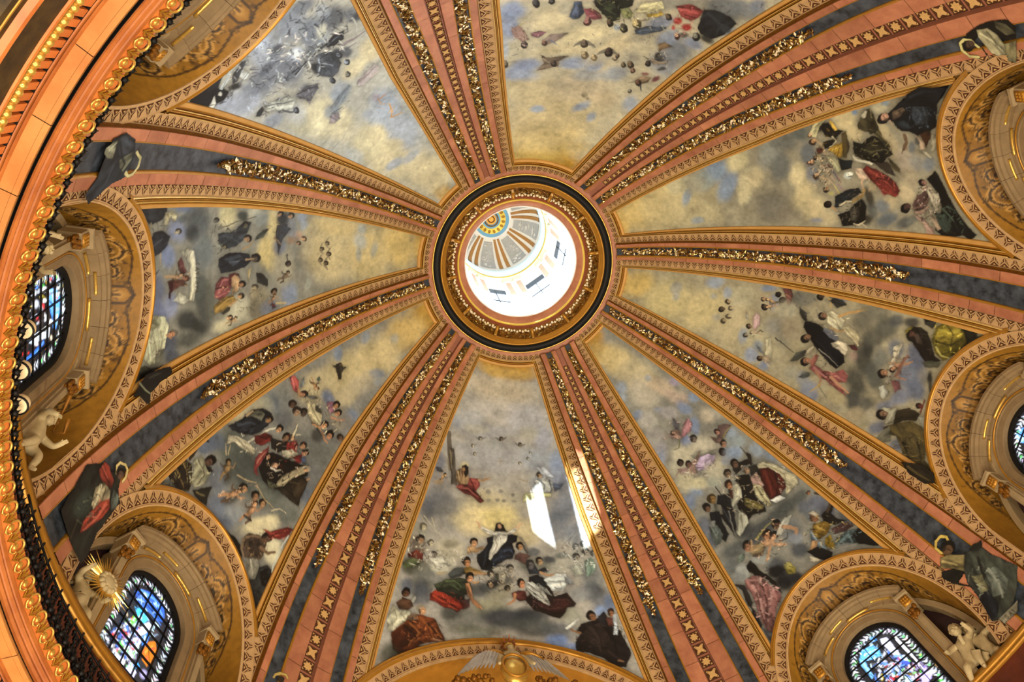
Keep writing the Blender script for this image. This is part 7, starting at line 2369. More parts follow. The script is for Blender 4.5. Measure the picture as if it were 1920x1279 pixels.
def glass_panes(t, strokes, seed):
    """leaded panes, each a piece with its own painted glass; iron bars between them"""
    ys = np.linspace(-GW, GW, 6); zsx = np.linspace(3.3, GS + GW, 10); r_ = np.random.default_rng(seed); n = 15
    for i in range(5):
        for j in range(9):
            yy = np.linspace(ys[i] + .012, ys[i + 1] - .012, n); zq = np.linspace(zsx[j] + .012, zsx[j + 1] - .012, n); Y, Z = np.meshgrid(yy, zq)
            ins = lambda y, z: (np.abs(y) <= GW) & ((z < GS) | (y**2 + (z - GS)**2 < GW**2))
            kp = ins((Y[:-1, :-1] + Y[1:, 1:]) / 2, (Z[:-1, :-1] + Z[1:, 1:]) / 2)
            if not kp.any(): continue
            C = paint(Y, Z, lin('#0a0c12'), strokes, warp=.02, soft=.03)
            me = painted_mesh('pane', np.stack([np.full(Y.shape, 16.1), Y, Z], -1), C, kp, MT['glass'], LB); link('pane', me, t)
    for i in range(1, 5):
        top = GS + sqrt(max(GW**2 - ys[i]**2, 0)); mb = MB(); mb.box((16.06, ys[i], (3.3 + top) / 2), (.05, .022, top - 3.3)); link('glazing_bar', mb.mesh('glazing_bar', MT['iron'], base=LB), t)
    for j in range(1, 9):
        z = zsx[j]; h = GW if z < GS else sqrt(max(GW**2 - (z - GS)**2, 0.01)); mb = MB(); mb.box((16.06, 0, z), (.05, 2 * h, .022)); link('glazing_bar', mb.mesh('glazing_bar', MT['iron'], base=LB), t)
def border_glass(seed):
    """bright leaf border all round the window"""
    r_ = random.Random(seed); S = []; o = outline(-.2, 24, 3.35); pts = []
    L = 0
    for (y0, z0), (y1, z1) in zip(o[:-1], o[1:]):
        d = math.hypot(y1 - y0, z1 - z0); n = max(1, int(d / .17))
        for k in range(n): pts.append((y0 + (y1 - y0) * k / n, z0 + (z1 - z0) * k / n, math.atan2(z1 - z0, y1 - y0)))
    for k, (y, z, a) in enumerate(pts):
        c = r_.choice(['#dfe6f4', '#e8e4ff', '#ffffff', '#c8d4e8', '#b8c4c8'])
        for sg in (-1, 1):
            aa_ = a + sg * .9; S.append([3, c, r_.choice([60, 80, 95]), 8, 2, 100 * y, 100 * z, 100 * y + 15 * cos(aa_), 100 * z + 15 * sin(aa_)])
        if k % 3 == 0: S.append([1, r_.choice(['#30b040', '#50d860', '#28903c']), 95, 100 * y, 100 * z, 6, 0, 0, 6])
        if k % 5 == 2: S.append([1, r_.choice(['#e03a30', '#e8c840', '#b040a0']), 85, 100 * y, 100 * z, 4, 0, 0, 4])
    return S
WIN = {}
win0 = make_window()
for i, a in enumerate(LUN):
    loc = Matrix.Rotation(radians(a), 4, 'Z') @ Vector(LB)
    if i == 0: o = win0; o.location = loc; o.rotation_euler = (0, 0, radians(a))
    else: o = dup(win0, loc, radians(a)); o.name = 'window_%d' % (i + 1)
    WIN[a] = o
for a in (36.0, 144.0, 180.0, 0.0):
    glass_panes(WIN[a], GLASS[a] + border_glass(int(a) + 1), int(a))

# ------------------------------------------------------------------ great arch under the bottom fresco
def make_great_arch(az):
    rot = radians(az); b0 = np.array([13.9, 0, 9.0]); t = empty('great_arch', Matrix.Rotation(rot, 4, 'Z') @ Vector(b0), rot)
    th = np.linspace(radians(28), radians(152), 90)
    def strip(rows, mb=None):
        mb = mb or MB(); G = []
        for R, off, D in rows:
            y = R * np.cos(th); z = 4.2 + R * np.sin(th); p = on_dome(y, z, off)
            if D: p = p + np.array([D, 0, 0])
            G.append(p)
        mb.grid(np.array(G)); return mb
    link('gilt_moulding', strip([(7.52, -.05, 0), (7.52, .14, 0), (7.46, .2, 0), (7.40, .15, 0), (7.36, .22, 0), (7.28, .22, 0), (7.26, .1, 0)]).mesh('gilt_moulding', MT['gold'], True, base=b0), t)
    link('arch_band', strip([(7.27, .12, 0), (6.85, .12, 0), (6.83, .15, 0), (6.78, .15, 0), (6.76, .05, 0)]).mesh('arch_band', MT['tan'], base=b0), t)
    mb = MB(); nc = 44
    for i in range(nc):
        def fr(a, b, h, i=i):
            q = th[0] + (th[-1] - th[0]) * (i + a) / nc; R = 6.88 + .34 * b; return on_dome(np.array(R * cos(q)), 4.2 + R * sin(q), .125 + h)
        cell_triangles(mb, fr, 1, 1)
    link('strapwork_inlay', mb.mesh('strapwork_inlay', [MT['tan_dark'], MT['tan_light']], base=b0), t, 'stuff')
    link('vault_soffit', strip([(6.78, .05, 0), (6.7, 0, .5), (6.6, 0, 1.4), (6.5, 0, 2.6)]).mesh('vault_soffit', MT['ochre'], True, base=b0), t)
    mb = MB(); mb.add([(17.2, y, z) for y, z in [(-7, 3), (7, 3), (7, 12), (-7, 12)]], [(0, 1, 2, 3)]); link('back_wall', mb.mesh('back_wall', MT['purple'], base=b0), t)
    tag(t, 'broad gilded arch under the bottom fresco, crowned by a winged ornament' if az == 90 else 'broad gilded arch under the top fresco, out of the frame', 'arch')
    return t
make_great_arch(90)

# ------------------------------------------------------------------ plinth ring, cornice and entablature
def ring(name, prof, m, parent=None, smooth=False, kind=None, seg=220, a0=0, a1=360): return link(name, lathe(prof, a0, a1, seg).mesh(name, m, smooth), parent, kind)
ring('trim_1', [(15.72, -.45), (15.72, 2.75)], MT['plinth'], kind='structure', smooth=True)
ring('trim_2', [(15.72, 2.70), (15.62, 2.72), (15.60, 2.78), (15.66, 2.82), (15.58, 2.86), (15.56, 2.96), (15.62, 3.02), (15.60, 3.10), (16.6, 3.12)], MT['gold'], kind='structure', smooth=True)
corn = link('trim_3', lathe([(15.75, -.40), (14.37, -.40), (14.36, -.46), (14.50, -.82)], seg=260).mesh('trim_3', MT['orange'], True), None, 'structure')
ring('moulding', [(14.50, -.80), (14.48, -.84), (14.51, -.92), (14.54, -.93), (14.53, -.99), (14.57, -1.04), (14.60, -1.05), (14.59, -1.12), (14.63, -1.17), (14.64, -1.25)], MT['red'], corn)
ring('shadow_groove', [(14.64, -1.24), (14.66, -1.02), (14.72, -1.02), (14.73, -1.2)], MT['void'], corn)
ring('corona_moulding', [(15.04, -1.24), (15.06, -1.30), (15.09, -1.30), (15.10, -1.26), (15.12, -1.32), (15.145, -1.33)], MT['red'], corn)
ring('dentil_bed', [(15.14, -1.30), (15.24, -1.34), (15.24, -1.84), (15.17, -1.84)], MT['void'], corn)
ring('fillet', [(15.20, -1.82), (15.155, -1.82), (15.155, -1.88), (15.20, -1.88)], MT['gold_dark'], corn)
ring('lower_moulding', [(15.22, -2.08), (15.17, -2.09), (15.18, -2.16), (15.215, -2.18)], MT['orange'], corn)
ring('frieze', [(15.215, -2.17), (15.22, -3.32)], MT['frieze'], corn, True)
ring('architrave', [(15.22, -3.30), (15.12, -3.32), (15.12, -3.42), (15.08, -3.44), (15.10, -3.52), (15.20, -3.56)], MT['orange'], corn)
ring('lower_frieze', [(15.2, -3.55), (15.22, -4.1), (15.1, -4.12), (15.1, -4.3), (16.6, -5.0)], MT['frieze'], corn)
ring('gilt_fillet', [(15.2, -3.84), (15.15, -3.86), (15.15, -3.91), (15.2, -3.93)], MT['gold'], corn)
def arc_piece(prof, a0, a1, seg): return lathe(prof, a0, a1, seg)
# soffit slabs, in two rows with a fine joint
for k in range(22):
    a0 = 133.0 + k * 5.5
    mb = lathe([(14.72, -1.16), (14.72, -1.25), (14.82, -1.25), (14.82, -1.235)], a0 + .03, a0 + 5.47, 6); mb = lathe([(14.825, -1.235), (14.825, -1.25), (15.045, -1.25), (15.045, -1.2)], a0 + .03, a0 + 5.47, 6, mb=mb)
    link('marble_slab', mb.mesh('marble_slab', MT['fascia']), corn)
dm = MB(); dm.box((15.195, 0, -1.575), (.09, .148, .46)); dmesh = dm.mesh('dentil', MT['orange'])
for k in range(135):
    a = radians(128 + k * .8); o = link('dentil', dmesh, corn); o.rotation_euler = (0, 0, a)
# bead moulding: long beads and pairs of discs
bm_ = MB(); bm_.ball((15.16, 0, -1.98), (.085, .085, .085), 10, 6); bmesh1 = bm_.mesh('bead', MT['gold_bright'], True)
bm_ = MB(); bm_.ball((15.17, 0, -1.98), (.075, .035, .08), 8, 5); bmesh2 = bm_.mesh('bead_disc', MT['gold'], True)
for k in range(200):
    a = 128 + k * .52; o = link('bead', bmesh1, corn); o.rotation_euler = (0, 0, radians(a))
    o = link('bead_disc', bmesh2, corn); o.rotation_euler = (0, 0, radians(a + .26))
# egg and leaf ornament of the top moulding
eg = MB(); nrm = np.array([-.93, 0, -.37]); up = np.array([-.37, 0, .93]) * -1
cpt = np.array([14.43, 0, -.60])
def egp(u, v, h): return cpt + np.array([0, 1, 0]) * u + (-up) * v + nrm * h
eg.tube([egp(.13 * cos(q), .03 + .15 * sin(q), .05) for q in np.linspace(-.6, pi + .6, 14)], .026, 6)
eg.ball(egp(0, .0, .0), (.05, .075, .10), 10, 6); eg.tube([egp(.10, -.10, .04), egp(.06, -.17, .05), egp(0, -.2, .05), egp(-.06, -.17, .05), egp(-.10, -.10, .04)], .02, 5)
egm = eg.mesh('egg_ornament', MT['gold_bright'], True)
lf = MB(); lf.tube([egp(0, -.18, .02), egp(0, .02, .06), egp(0, .14, .04)], [.015, .03, .012], 6)
for s in (-1, 1):
    lf.tube([egp(0, -.08, .04), egp(s * .05, .02, .05), egp(s * .075, .1, .03)], [.02, .02, .008], 5); lf.tube([egp(0, -.15, .03), egp(s * .06, -.1, .05), egp(s * .08, -.04, .03)], [.018, .02, .008], 5)
lfm = lf.mesh('leaf_ornament', MT['gold'], True)
for k in range(62):
    a = 132.5 + k * 1.8 + 0.65; o = link('egg_ornament', egm, corn); o.rotation_euler = (0, 0, radians(a)); o = link('leaf_ornament', lfm, corn); o.rotation_euler = (0, 0, radians(a + .9))

# railing of black iron finials along the cornice
rl = empty('railing', (14.45, 0, -.40)); rl.location = (0, 0, -.40)
tag(rl, 'black iron railing with spiked finials along the top of the cornice', 'railing')
link('rail', lathe([(14.52, .05), (14.48, .05), (14.48, .10), (14.52, .10)], 128, 236, 160).mesh('rail', MT['iron']), rl)
link('rail', lathe([(14.52, .42), (14.48, .42), (14.48, .46), (14.52, .46)], 128, 236, 160).mesh('rail', MT['iron']), rl)
fm = MB(); fm.tube([(14.46, 0, 0), (14.44, 0, .12), (14.42, 0, .22)], [.03, .02, .02], 6); fm.ball((14.38, 0, .26), .075, 8, 6)
for s in (-1, 1): fm.tube([(14.38, s * .05, .28), (14.36, s * .12, .33), (14.36, s * .13, .4)], [.025, .02, .006], 5)
fm.tube([(14.36, 0, .3), (14.33, 0, .45)], [.03, .004], 6)
fmm = fm.mesh('finial', MT['iron'], True)
for k in range(118):
    o = link('finial', fmm, rl); o.rotation_euler = (0, 0, radians(130 + k * .9))
sm_ = MB(); r_ = random.Random(9)
for k in range(5):
    pts = []; cx, cz = r_.uniform(-.3, .3), .2 + .32 * k; R = r_.uniform(.12, .2)
    for i in range(12): q = i / 11; pts.append((14.9 + r_.uniform(-.01, .01), cx + R * (1 - .8 * q) * cos(q * 9), cz + R * (1 - .8 * q) * sin(q * 9)))
    sm_.tube(pts, .035, 5)
    sm_.ball((14.88, cx + .15, cz + .1), .06, 6, 5)
sm_.tube([(14.9, -.2, 0), (14.9, -.2, 1.9)], .03, 5); sm_.tube([(14.9, -.3, 1.75), (14.9, .3, 1.75)], .03, 5)
smm = sm_.mesh('iron_scroll', MT['iron'], True)
for k in range(22):
    o = link('iron_scroll', smm, rl); o.rotation_euler = (0, 0, radians(133 + k * 1.7))

# cream floodlights standing on the cornice
for i, (a, z) in enumerate([(-173.6, .62), (-177.2, .62), (179.7, .62)]):
    fl = empty('floodlight', (14.62 * cos(radians(a)), 14.62 * sin(radians(a)), -.40), radians(a))
    mb = MB(); mb.tube([(0, 0, 0), (0, 0, 1.1)], .03, 8); mb.tube([(0, -.16, 1.1), (0, .16, 1.1)], .02, 6); link('stand', mb.mesh('stand', MT['iron']), fl)
    mb = MB(); th = np.linspace(0, pi / 2, 7); pr = [(.20 * sin(q), 1.14 + .20 * cos(q)) for q in th] + [(.20, 1.02), (.17, .98), (.0, 1.04)]
    mb = lathe(pr, seg=20); link('housing', mb.mesh('housing', MT['lamp'], True), fl)
    mb = lathe([(.200, 1.04), (.225, 1.03), (.225, 1.0), (.195, .99)], seg=20); link('rim', mb.mesh('rim', MT['iron'], True), fl)
    tag(fl, ['cream dome-shaped floodlight in front of the stained glass, topmost of three on the cornice', 'cream dome-shaped floodlight on the cornice, middle of three', 'cream dome-shaped floodlight on the cornice, lowest of three beside the white statue'][i], 'lamp', 'floodlights on the cornice')

# ------------------------------------------------------------------ oculus ring and lantern
oc = empty('oculus_ring', (0, 0, 22.8)); OB = np.array([0, 0, 22.8])
tag(oc, 'round ring of black marble and gilding around the opening at the top of the dome', 'ring')
def oring(name, prof, m, smooth=True, kind=None): return link(name, lathe(prof, seg=160).mesh(name, m, smooth, base=OB), oc, kind)
oring('pink_band', [(5.0, 22.70), (4.86, 22.68), (4.62, 22.66), (4.58, 22.7)], MT['pink'])
oring('gilt_fillet', [(4.60, 22.72), (4.58, 22.62), (4.53, 22.60), (4.50, 22.68)], MT['gold_bright'])
oring('black_torus', [(4.54, 22.85), (4.53, 22.62), (4.48, 22.56), (4.32, 22.55), (4.19, 22.58), (4.16, 22.78)], MT['black'])
oring('gilt_moulding', [(4.20, 22.78), (4.17, 22.66), (4.10, 22.64), (4.08, 22.72), (4.02, 22.72), (3.99, 22.78), (3.93, 22.78), (3.90, 22.9)], MT['gold'])
oring('hollow', [(3.92, 22.86), (3.84, 23.0), (3.60, 23.12), (3.42, 23.2)], MT['gold_dark'])
oring('brown_band', [(3.44, 23.2), (3.40, 23.24), (3.28, 23.3)], MT['pink_dark'])
oring('pale_fillet', [(3.30, 23.30), (3.27, 23.22), (3.20, 23.22), (3.19, 23.34)], MT['yellow'])
oring('pink_ring', [(3.20, 23.34), (3.10, 23.38), (2.93, 23.5), (2.90, 23.55)], MT['pink'])
oring('white_fillet', [(2.91, 23.55), (2.88, 23.5), (2.84, 23.56), (2.86, 23.8)], MT['white'])
r_ = random.Random(12); mb = MB()
for k in range(900):
    a = r_.uniform(0, 2 * pi); q = r_.random(); r = 3.86 - .36 * q; z = 22.96 + .16 * q - r_.uniform(.0, .08)
    p = np.array([r * cos(a), r * sin(a), z]); t_ = np.array([-sin(a), cos(a), 0]); e_ = np.array([cos(a), sin(a), 0])
    d = t_ * r_.uniform(.5, 1) * r_.choice([-1, 1]) + e_ * r_.uniform(-.8, .8) - np.array([0, 0, r_.uniform(-.4, .6)]); d /= np.linalg.norm(d); f_ = np.cross(d, (0, 0, 1)); L = r_.uniform(.07, .13); wd = L * .4
    mb.add([p - d * L, p + f_ * wd, p + d * L, p - f_ * wd, p - np.array([0, 0, .04])], [(0, 1, 4), (1, 2, 4), (2, 3, 4), (3, 0, 4)], r_.choice([0, 0, 2, 1 if r < 3.62 else 0]))
link('leaf_wreath', mb.mesh('leaf_wreath', [MT['gold_leaf'], MT['leaf_white'], MT['leaf_dark']], base=OB), oc, 'stuff')
mb = MB()
for k in range(150):
    a = 2 * pi * k / 150; r = 3.50 + .05 * (k % 2); mb.ball((r * cos(a), r * sin(a), 23.05), (.07, .07, .06), 6, 4)
link('bead_row', mb.mesh('bead_row', MT['leaf_white'], True, base=OB), oc, 'stuff')
for k in range(12):
    a = 2 * pi * k / 12 + .2; mb = MB(); mb.tube([(3.4 * cos(a), 3.4 * sin(a), 23.0), (3.65 * cos(a), 3.65 * sin(a), 22.92), (3.9 * cos(a), 3.9 * sin(a), 22.8)], .09, 8); link('ribbon_tie', mb.mesh('ribbon_tie', MT['gold'], True, base=OB), oc)

lt = empty('lantern', (0, 0, 23.8)); LT_ = np.array([0, 0, 23.8]); tag(lt, 'white drum and small ribbed cupola of the lantern seen through the oculus', 'lantern')
RL = 2.95
def lp(name, mb, m, smooth=False, kind=None, parent=None): return link(name, mb.mesh(name, m, smooth, base=LT_), parent or lt, kind)
WZ0, WZ1, WH = 26.1, 30.1, 12.5      # window sill, head and half angle in degrees
lp('drum_base', lathe([(2.86, 23.8), (2.90, 24.3), (2.95, 24.4), (2.95, WZ0)], seg=96), MT['white'], True)
lp('drum_head', lathe([(2.95, WZ1), (2.95, 31.9)], seg=96), MT['white'], True)
WA = [0, 45, 90, 135, 180, 225, 270, 315]
for k, a in enumerate(WA):
    mb = lathe([(2.95, WZ0), (2.95, WZ1)], a + WH, a + 45 - WH, 8); mb = lathe([(3.5, WZ0), (3.5, WZ1)], a + WH, a + 45 - WH, 8, mb=mb); lp('pier', mb, MT['white'], True)
    for s in (-1, 1):
        w = radians(a + 22.5 + s * 6.3); mb = MB(); rt = np.array([[cos(w), -sin(w), 0], [sin(w), cos(w), 0], [0, 0, 1]])
        mb.box(rt @ np.array([2.93, 0, (WZ0 + 31) / 2]), (.10, .42, 31 - WZ0), rt); pil = lp('pilaster', mb, MT['white'])
        mb = MB(); mb.box(rt @ np.array([2.875, 0, 29.2]), (.03, .28, 2.6), rt); lp('panel', mb, MT['terracotta'], parent=pil)
        mb = MB(); mb.box(rt @ np.array([2.88, 0, 31.05]), (.16, .50, .35), rt); mb.box(rt @ np.array([2.84, 0, 31.25]), (.2, .56, .1), rt); lp('capital', mb, MT['capital'], parent=pil)
    # window reveal, sash and glass
    w = radians(a); rt = np.array([[cos(w), -sin(w), 0], [sin(w), cos(w), 0], [0, 0, 1]]); hw = 2.95 * sin(radians(WH))
    mb = MB()
    for s in (-1, 1): mb.add([rt @ np.array(q) for q in [(2.89, s * hw, WZ0), (3.5, s * hw * 1.15, WZ0), (3.5, s * hw * 1.15, WZ1), (2.89, s * hw, WZ1)]], [(0, 1, 2, 3)])
    for z in (WZ0, WZ1): mb.add([rt @ np.array(q) for q in [(2.89, -hw, z), (3.5, -hw * 1.15, z), (3.5, hw * 1.15, z), (2.89, hw, z)]], [(0, 1, 2, 3)])
    lp('reveal', mb, MT['white'])
    mb = MB(); mb.box(rt @ np.array([3.2, 0, WZ1 - .35]), (.06, 2 * hw, .7), rt); mb.box(rt @ np.array([3.2, 0, 28.6]), (.06, .06, 3.0), rt); mb.box(rt @ np.array([3.2, 0, WZ0 + 1.6]), (.06, 2 * hw, .06), rt)
    lp('sash', mb, MT['dark_pane'])
lp('cornice', lathe([(2.95, 31.5), (2.9, 31.55), (2.9, 31.75), (2.83, 31.8)], seg=96), MT['white'], True); lp('gilt_fillet', lathe([(2.84, 31.78), (2.80, 31.82), (2.80, 31.96), (2.86, 32.03)], seg=96), MT['yellow'], True)
lp('entablature', lathe([(2.86, 32.0), (2.84, 32.6), (2.72, 32.7), (2.70, 33.2), (2.78, 33.6)], seg=96), MT['pale_blue'], True)
CUP = lambda q: (2.78 * cos(q), 33.6 + 2.9 * sin(q))
q1 = math.acos(1.28 / 2.78)
lp('cupola', lathe([CUP(q) for q in np.linspace(0, pi / 2, 14)], seg=96), MT['white'], True)
for k in range(8):
    for s in (-1, 1):
        w = radians(45 * k + 22.5 + s * 5); mb = MB(); G = []
        for q in np.linspace(.05, q1, 9):
            r, z = CUP(q); hw_ = .09 * r / 2.78 + .03; G.append([((r - d) * cos(w + t_ / r), (r - d) * sin(w + t_ / r), z - d * .5) for t_, d in ((-hw_, 0), (-hw_, .06), (hw_, .06), (hw_, 0))])
        mb.grid(np.array(G)); lp('cupola_rib', mb, MT['rib_brown'])
    w0 = radians(45 * k); mb = MB(); rr_ = random.Random(k)
    G = [[((r - .03) * cos(w0 + t_), (r - .03) * sin(w0 + t_), z - .02) for t_ in np.linspace(-.19, .19, 7)] for r, z in [CUP(q) for q in np.linspace(.12, q1 - .08, 9)]]
    mb.grid(np.array(G)); fld = lp('cupola_field', mb, MT['grey_orn'])
    mb = MB()
    for j in range(26):
        q = rr_.uniform(.16, q1 - .14); r, z = CUP(q); R_ = rr_.uniform(.06, .14); c_ = rr_.uniform(-.12, .12)
        mb.tube([((r - .07) * cos(w0 + c_ + R_ / r * (1 - i / 14) * cos(i * .7)), (r - .07) * sin(w0 + c_ + R_ / r * (1 - i / 14) * cos(i * .7)), z + R_ * (1 - i / 14) * sin(i * .7)) for i in range(11)], .018, 4)
    link('scroll_relief', mb.mesh('scroll_relief', MT['white'], base=LT_), fld, 'stuff')
def cap_ring(name, r0, r1, m, d=.05):
    z = lambda r: 33.6 + 2.9 * sqrt(max(0, 1 - (r / 2.78)**2)) - d
    return lp(name, lathe([(r, z(r)) for r in np.linspace(r1, r0, 6)], seg=64), m, True)
cap_ring('rosette_rim', 1.16, 1.30, MT['white'], .07); cap_ring('rosette_blue', .95, 1.16, MT['sky_blue']); cap_ring('rosette_gold', .62, .95, MT['yellow'], .06); cap_ring('rosette_field', .35, .62, MT['sky_blue']); cap_ring('rosette_centre', .02, .35, MT['gold'], .1)
zt_ = lambda r: 33.6 + 2.9 * sqrt(max(0, 1 - (r / 2.78)**2))
for k in range(16):
    a = 2 * pi * k / 16; mb = MB(); mb.ball((.8 * cos(a), .8 * sin(a), zt_(.8) - .1), (.13, .09, .06), 8, 5, rot=[[cos(a), -sin(a), 0], [sin(a), cos(a), 0], [0, 0, 1]]); lp('petal', mb, MT['gold'], True)
for r_q in (.2, .45):
    mb = MB(); mb.tube([(r_q * cos(q), r_q * sin(q), zt_(r_q) - .15) for q in np.linspace(0, 2 * pi, 25)], .04, 6, caps=False); lp('rosette_ring', mb, MT['gold_dark'], True)

# ------------------------------------------------------------------ stucco statues
def skin_part(name, joints, edges, m, parent, sub=2):
    """one continuous body grown round a skeleton: joints = [(x, y, z, radius)]"""
    me = bpy.data.meshes.new(name); me.from_pydata([j[:3] for j in joints], edges, []); me.materials.append(m)
    o = link(name, me, parent); md = o.modifiers.new('skin', 'SKIN'); md.use_smooth_shade = True
    for v, j in zip(me.skin_vertices[0].data, joints): v.radius = (j[3], j[3])
    me.skin_vertices[0].data[0].use_root = True
    s = o.modifiers.new('subdivision', 'SUBSURF'); s.levels = sub; s.render_levels = sub
    return o
def putto_statue(name, az, D, lat, z, rz, lean, label, cat, wings=True, mirror=1, arms=None, scale=1.0):
    """chubby winged child in cream stucco; local frame: x towards the dome axis, y sideways, z up; origin at the seat of the figure"""
    a = radians(az); rot = Matrix.Rotation(a, 4, 'Z'); t = empty(name, rot @ Vector((D, lat, z)), a + pi)
    tag(t, label, cat); s = scale; m_ = mirror
    def J(x, y, z, r): return (x * s, (y * m_ + lean * z * .5) * s, z * s, r * s)
    arms = arms or [((.08, .34, 1.14), (.34, .46, 1.06), (.50, .40, 1.16)), ((.06, -.34, 1.14), (.26, -.52, .98), (.46, -.50, .90))]
    joints = [J(0, 0, .50, .20), J(0, 0, .78, .21), J(0, .01, 1.06, .20), J(.02, .01, 1.25, .10), J(.04, .02, 1.36, .10)]
    edges = [(0, 1), (1, 2), (2, 3), (3, 4)]
    for k, (sh, el, ha) in enumerate(arms):
        i = len(joints); joints += [J(sh[0] * .5, sh[1] * .62, 1.12, .11), J(*sh, .105), J(*el, .085), J(*ha, .06)]; edges += [(2, i), (i, i + 1), (i + 1, i + 2), (i + 2, i + 3)]
        h = joints[-1]; e_ = joints[-2]; d = np.array(h[:3]) - np.array(e_[:3]); d /= np.linalg.norm(d); u = np.cross(d, (0, 0, 1.0)); u /= np.linalg.norm(u) + 1e-9
        for q in (-1.5, -.5, .5, 1.5):
            b = len(joints); p1 = np.array(h[:3]) + d * .05 * s + u * q * .026 * s; p2 = p1 + d * .06 * s - np.array([0, 0, .012 * s]); p3 = p2 + d * (.045 - .008 * abs(q)) * s - np.array([0, 0, .02 * s])
            joints += [(*p1, .017 * s), (*p2, .015 * s), (*p3, .011 * s)]; edges += [(i + 3, b), (b, b + 1), (b + 1, b + 2)]
        b = len(joints); p1 = np.array(h[:3]) + u * .055 * s; p2 = p1 + d * .05 * s + u * .025 * s; joints += [(*p1, .018 * s), (*p2, .014 * s)]; edges += [(i + 3, b), (b, b + 1)]
    for sg, kn, ft in ((1, (.30, .22, .34), (.26, .24, -.10)), (-1, (.26, -.24, .22), (.02, -.34, -.12))):
        i = len(joints); joints += [J(.04, sg * .14, .42, .17), J(*kn, .13), J(kn[0] * .6 + ft[0] * .4 + .02, (kn[1] + ft[1]) / 2, (kn[2] + ft[2]) / 2, .105), J(*ft, .065), J(ft[0] + .16, ft[1] + sg * .02, ft[2] - .04, .05)]
        edges += [(0, i), (i, i + 1), (i + 1, i + 2), (i + 2, i + 3), (i + 3, i + 4)]
    skin_part('body', joints, edges, MT['statue'], t)
    c = np.array(J(.07, .02, 1.56, 0)[:3]); mb = MB(); mb.ball(c, (.19 * s, .175 * s, .21 * s), 18, 12); mb.ball(c + np.array([.16, .07 * m_, -.07]) * s, .065 * s, 8, 6); mb.ball(c + np.array([.16, -.07 * m_, -.07]) * s, .065 * s, 8, 6)
    mb.ball(c + np.array([.195, 0, -.02]) * s, (.035 * s, .03 * s, .04 * s), 8, 6); mb.ball(c + np.array([.165, 0, -.12]) * s, (.03 * s, .05 * s, .018 * s), 8, 5)
    for q in (-1, 1): mb.ball(c + np.array([.165, q * .07, .02]) * s, (.025 * s, .035 * s, .022 * s), 8, 5); mb.ball(c + np.array([0, q * .18, -.02]) * s, (.04 * s, .02 * s, .055 * s), 8, 6)
    link('head', mb.mesh('head', MT['statue'], True), t)
    mb = MB(); r_ = random.Random(8)
    for k in range(46):
        th = r_.uniform(0, 2 * pi); el = r_.uniform(.15, 1.5); p = c + np.array([cos(th) * cos(el) * .18 - .03, sin(th) * cos(el) * .175, sin(el) * .2]) * s
        if cos(th) > .5 and el < .75: continue
        mb.ball(p, r_.uniform(.04, .065) * s, 7, 5)
    link('hair', mb.mesh('hair', MT['statue'], True), t)
    if wings:
        for sg in (-1, 1): wing_part(t, 'wing', (-.14 * s, sg * .14 * s, 1.12 * s), (-.35, sg * .8, .55), .62 * s, MT['statue'])
    return t
def wing_part(t, name, o, d, L, m, n=7, droop=-.8, m2=None, spread=(.25, .9, .55), long=1.0):
    """wing of layered feathers, each feather a sub-part"""
    d = np.array(d, float); d /= np.linalg.norm(d); o = np.array(o, float); dn = np.array([0, 0, droop]); pl = np.cross(d, dn); pl /= np.linalg.norm(pl)
    mb = MB(); pts = [o + d * L * q + np.array([0, 0, .25 * L * sin(q * pi)]) for q in np.linspace(0, 1, 8)]
    mb.tube(pts, [.10 * L * (1.1 - .8 * q) for q in np.linspace(0, 1, 8)], 8); w = link(name, mb.mesh(name, m, True), t)
    for row, (f0, ln, wd) in enumerate([(0.25, .75, .10), (0.1, .42, .085)]):
        for i in range(n):
            q = f0 + (1 - f0) * i / (n - 1); p = o + d * L * q + np.array([0, 0, .25 * L * sin(q * pi)]) + pl * L * .03 * (row + .3)
            f = dn * (1 - spread[2] * q) + d * (spread[0] + spread[1] * q); f /= np.linalg.norm(f); s = np.cross(f, pl); s /= np.linalg.norm(s); ll = L * ln * (.8 + .45 * q) * long
            v = []; qs = np.linspace(0, 1, 5)
            for k in qs:
                hw = L * wd * (sin(pi * (.18 + .74 * k))) * .8; c = p + f * ll * k
                v += [c - s * hw, c + pl * L * .03 * (1 - k * .5), c + s * hw]
            fs = []
            for k in range(4):
                for j in range(2): fs.append((k * 3 + j, k * 3 + j + 1, k * 3 + j + 4, k * 3 + j + 3))
            mb = MB(); mb.add(v, fs); link('feather', mb.mesh('feather', m2 or m, True), w)
    return w
p1 = putto_statue('putto_statue', 36, 15.6, -2.25, 3.06, 0, .45, 'cream stucco putto leaning on the window jamb at the lower right corner', 'statue', mirror=1, scale=1.12)
p2 = putto_statue('putto_statue', 36, 15.8, -2.95, 3.04, 0, .1, 'cream stucco putto behind the leaning one, nearer the frame corner', 'statue', mirror=-1, scale=1.05)
p3 = putto_statue('putto_statue', 144, 15.8, 2.52, 3.05, 0, -.2, 'cream stucco angel before a gilded sunburst, left of the lower left window', 'statue', mirror=-1, scale=1.1)
p4 = putto_statue('putto_statue', 180, 15.55, -2.55, 3.10, 0, -.3, 'cream stucco angel with raised arms below the left window, beside the lamps', 'statue', mirror=1, scale=1.1)
p5 = putto_statue('putto_statue', 180, 15.7, 2.55, 3.20, 0, .3, 'cream stucco angel in shade above the left window, half behind the railing', 'statue', mirror=-1, scale=1.0)
sb = empty('sunburst', Matrix.Rotation(radians(144), 4, 'Z') @ Vector((15.42, 2.30, 4.60)), radians(144) + pi)
tag(sb, 'gilded sunburst of rays round a cloud medallion held by the lower left angel', 'ornament')
r_ = random.Random(2); mb = MB(); mb.ball((.05, 0, 0), (.12, .30, .30), 16, 10)
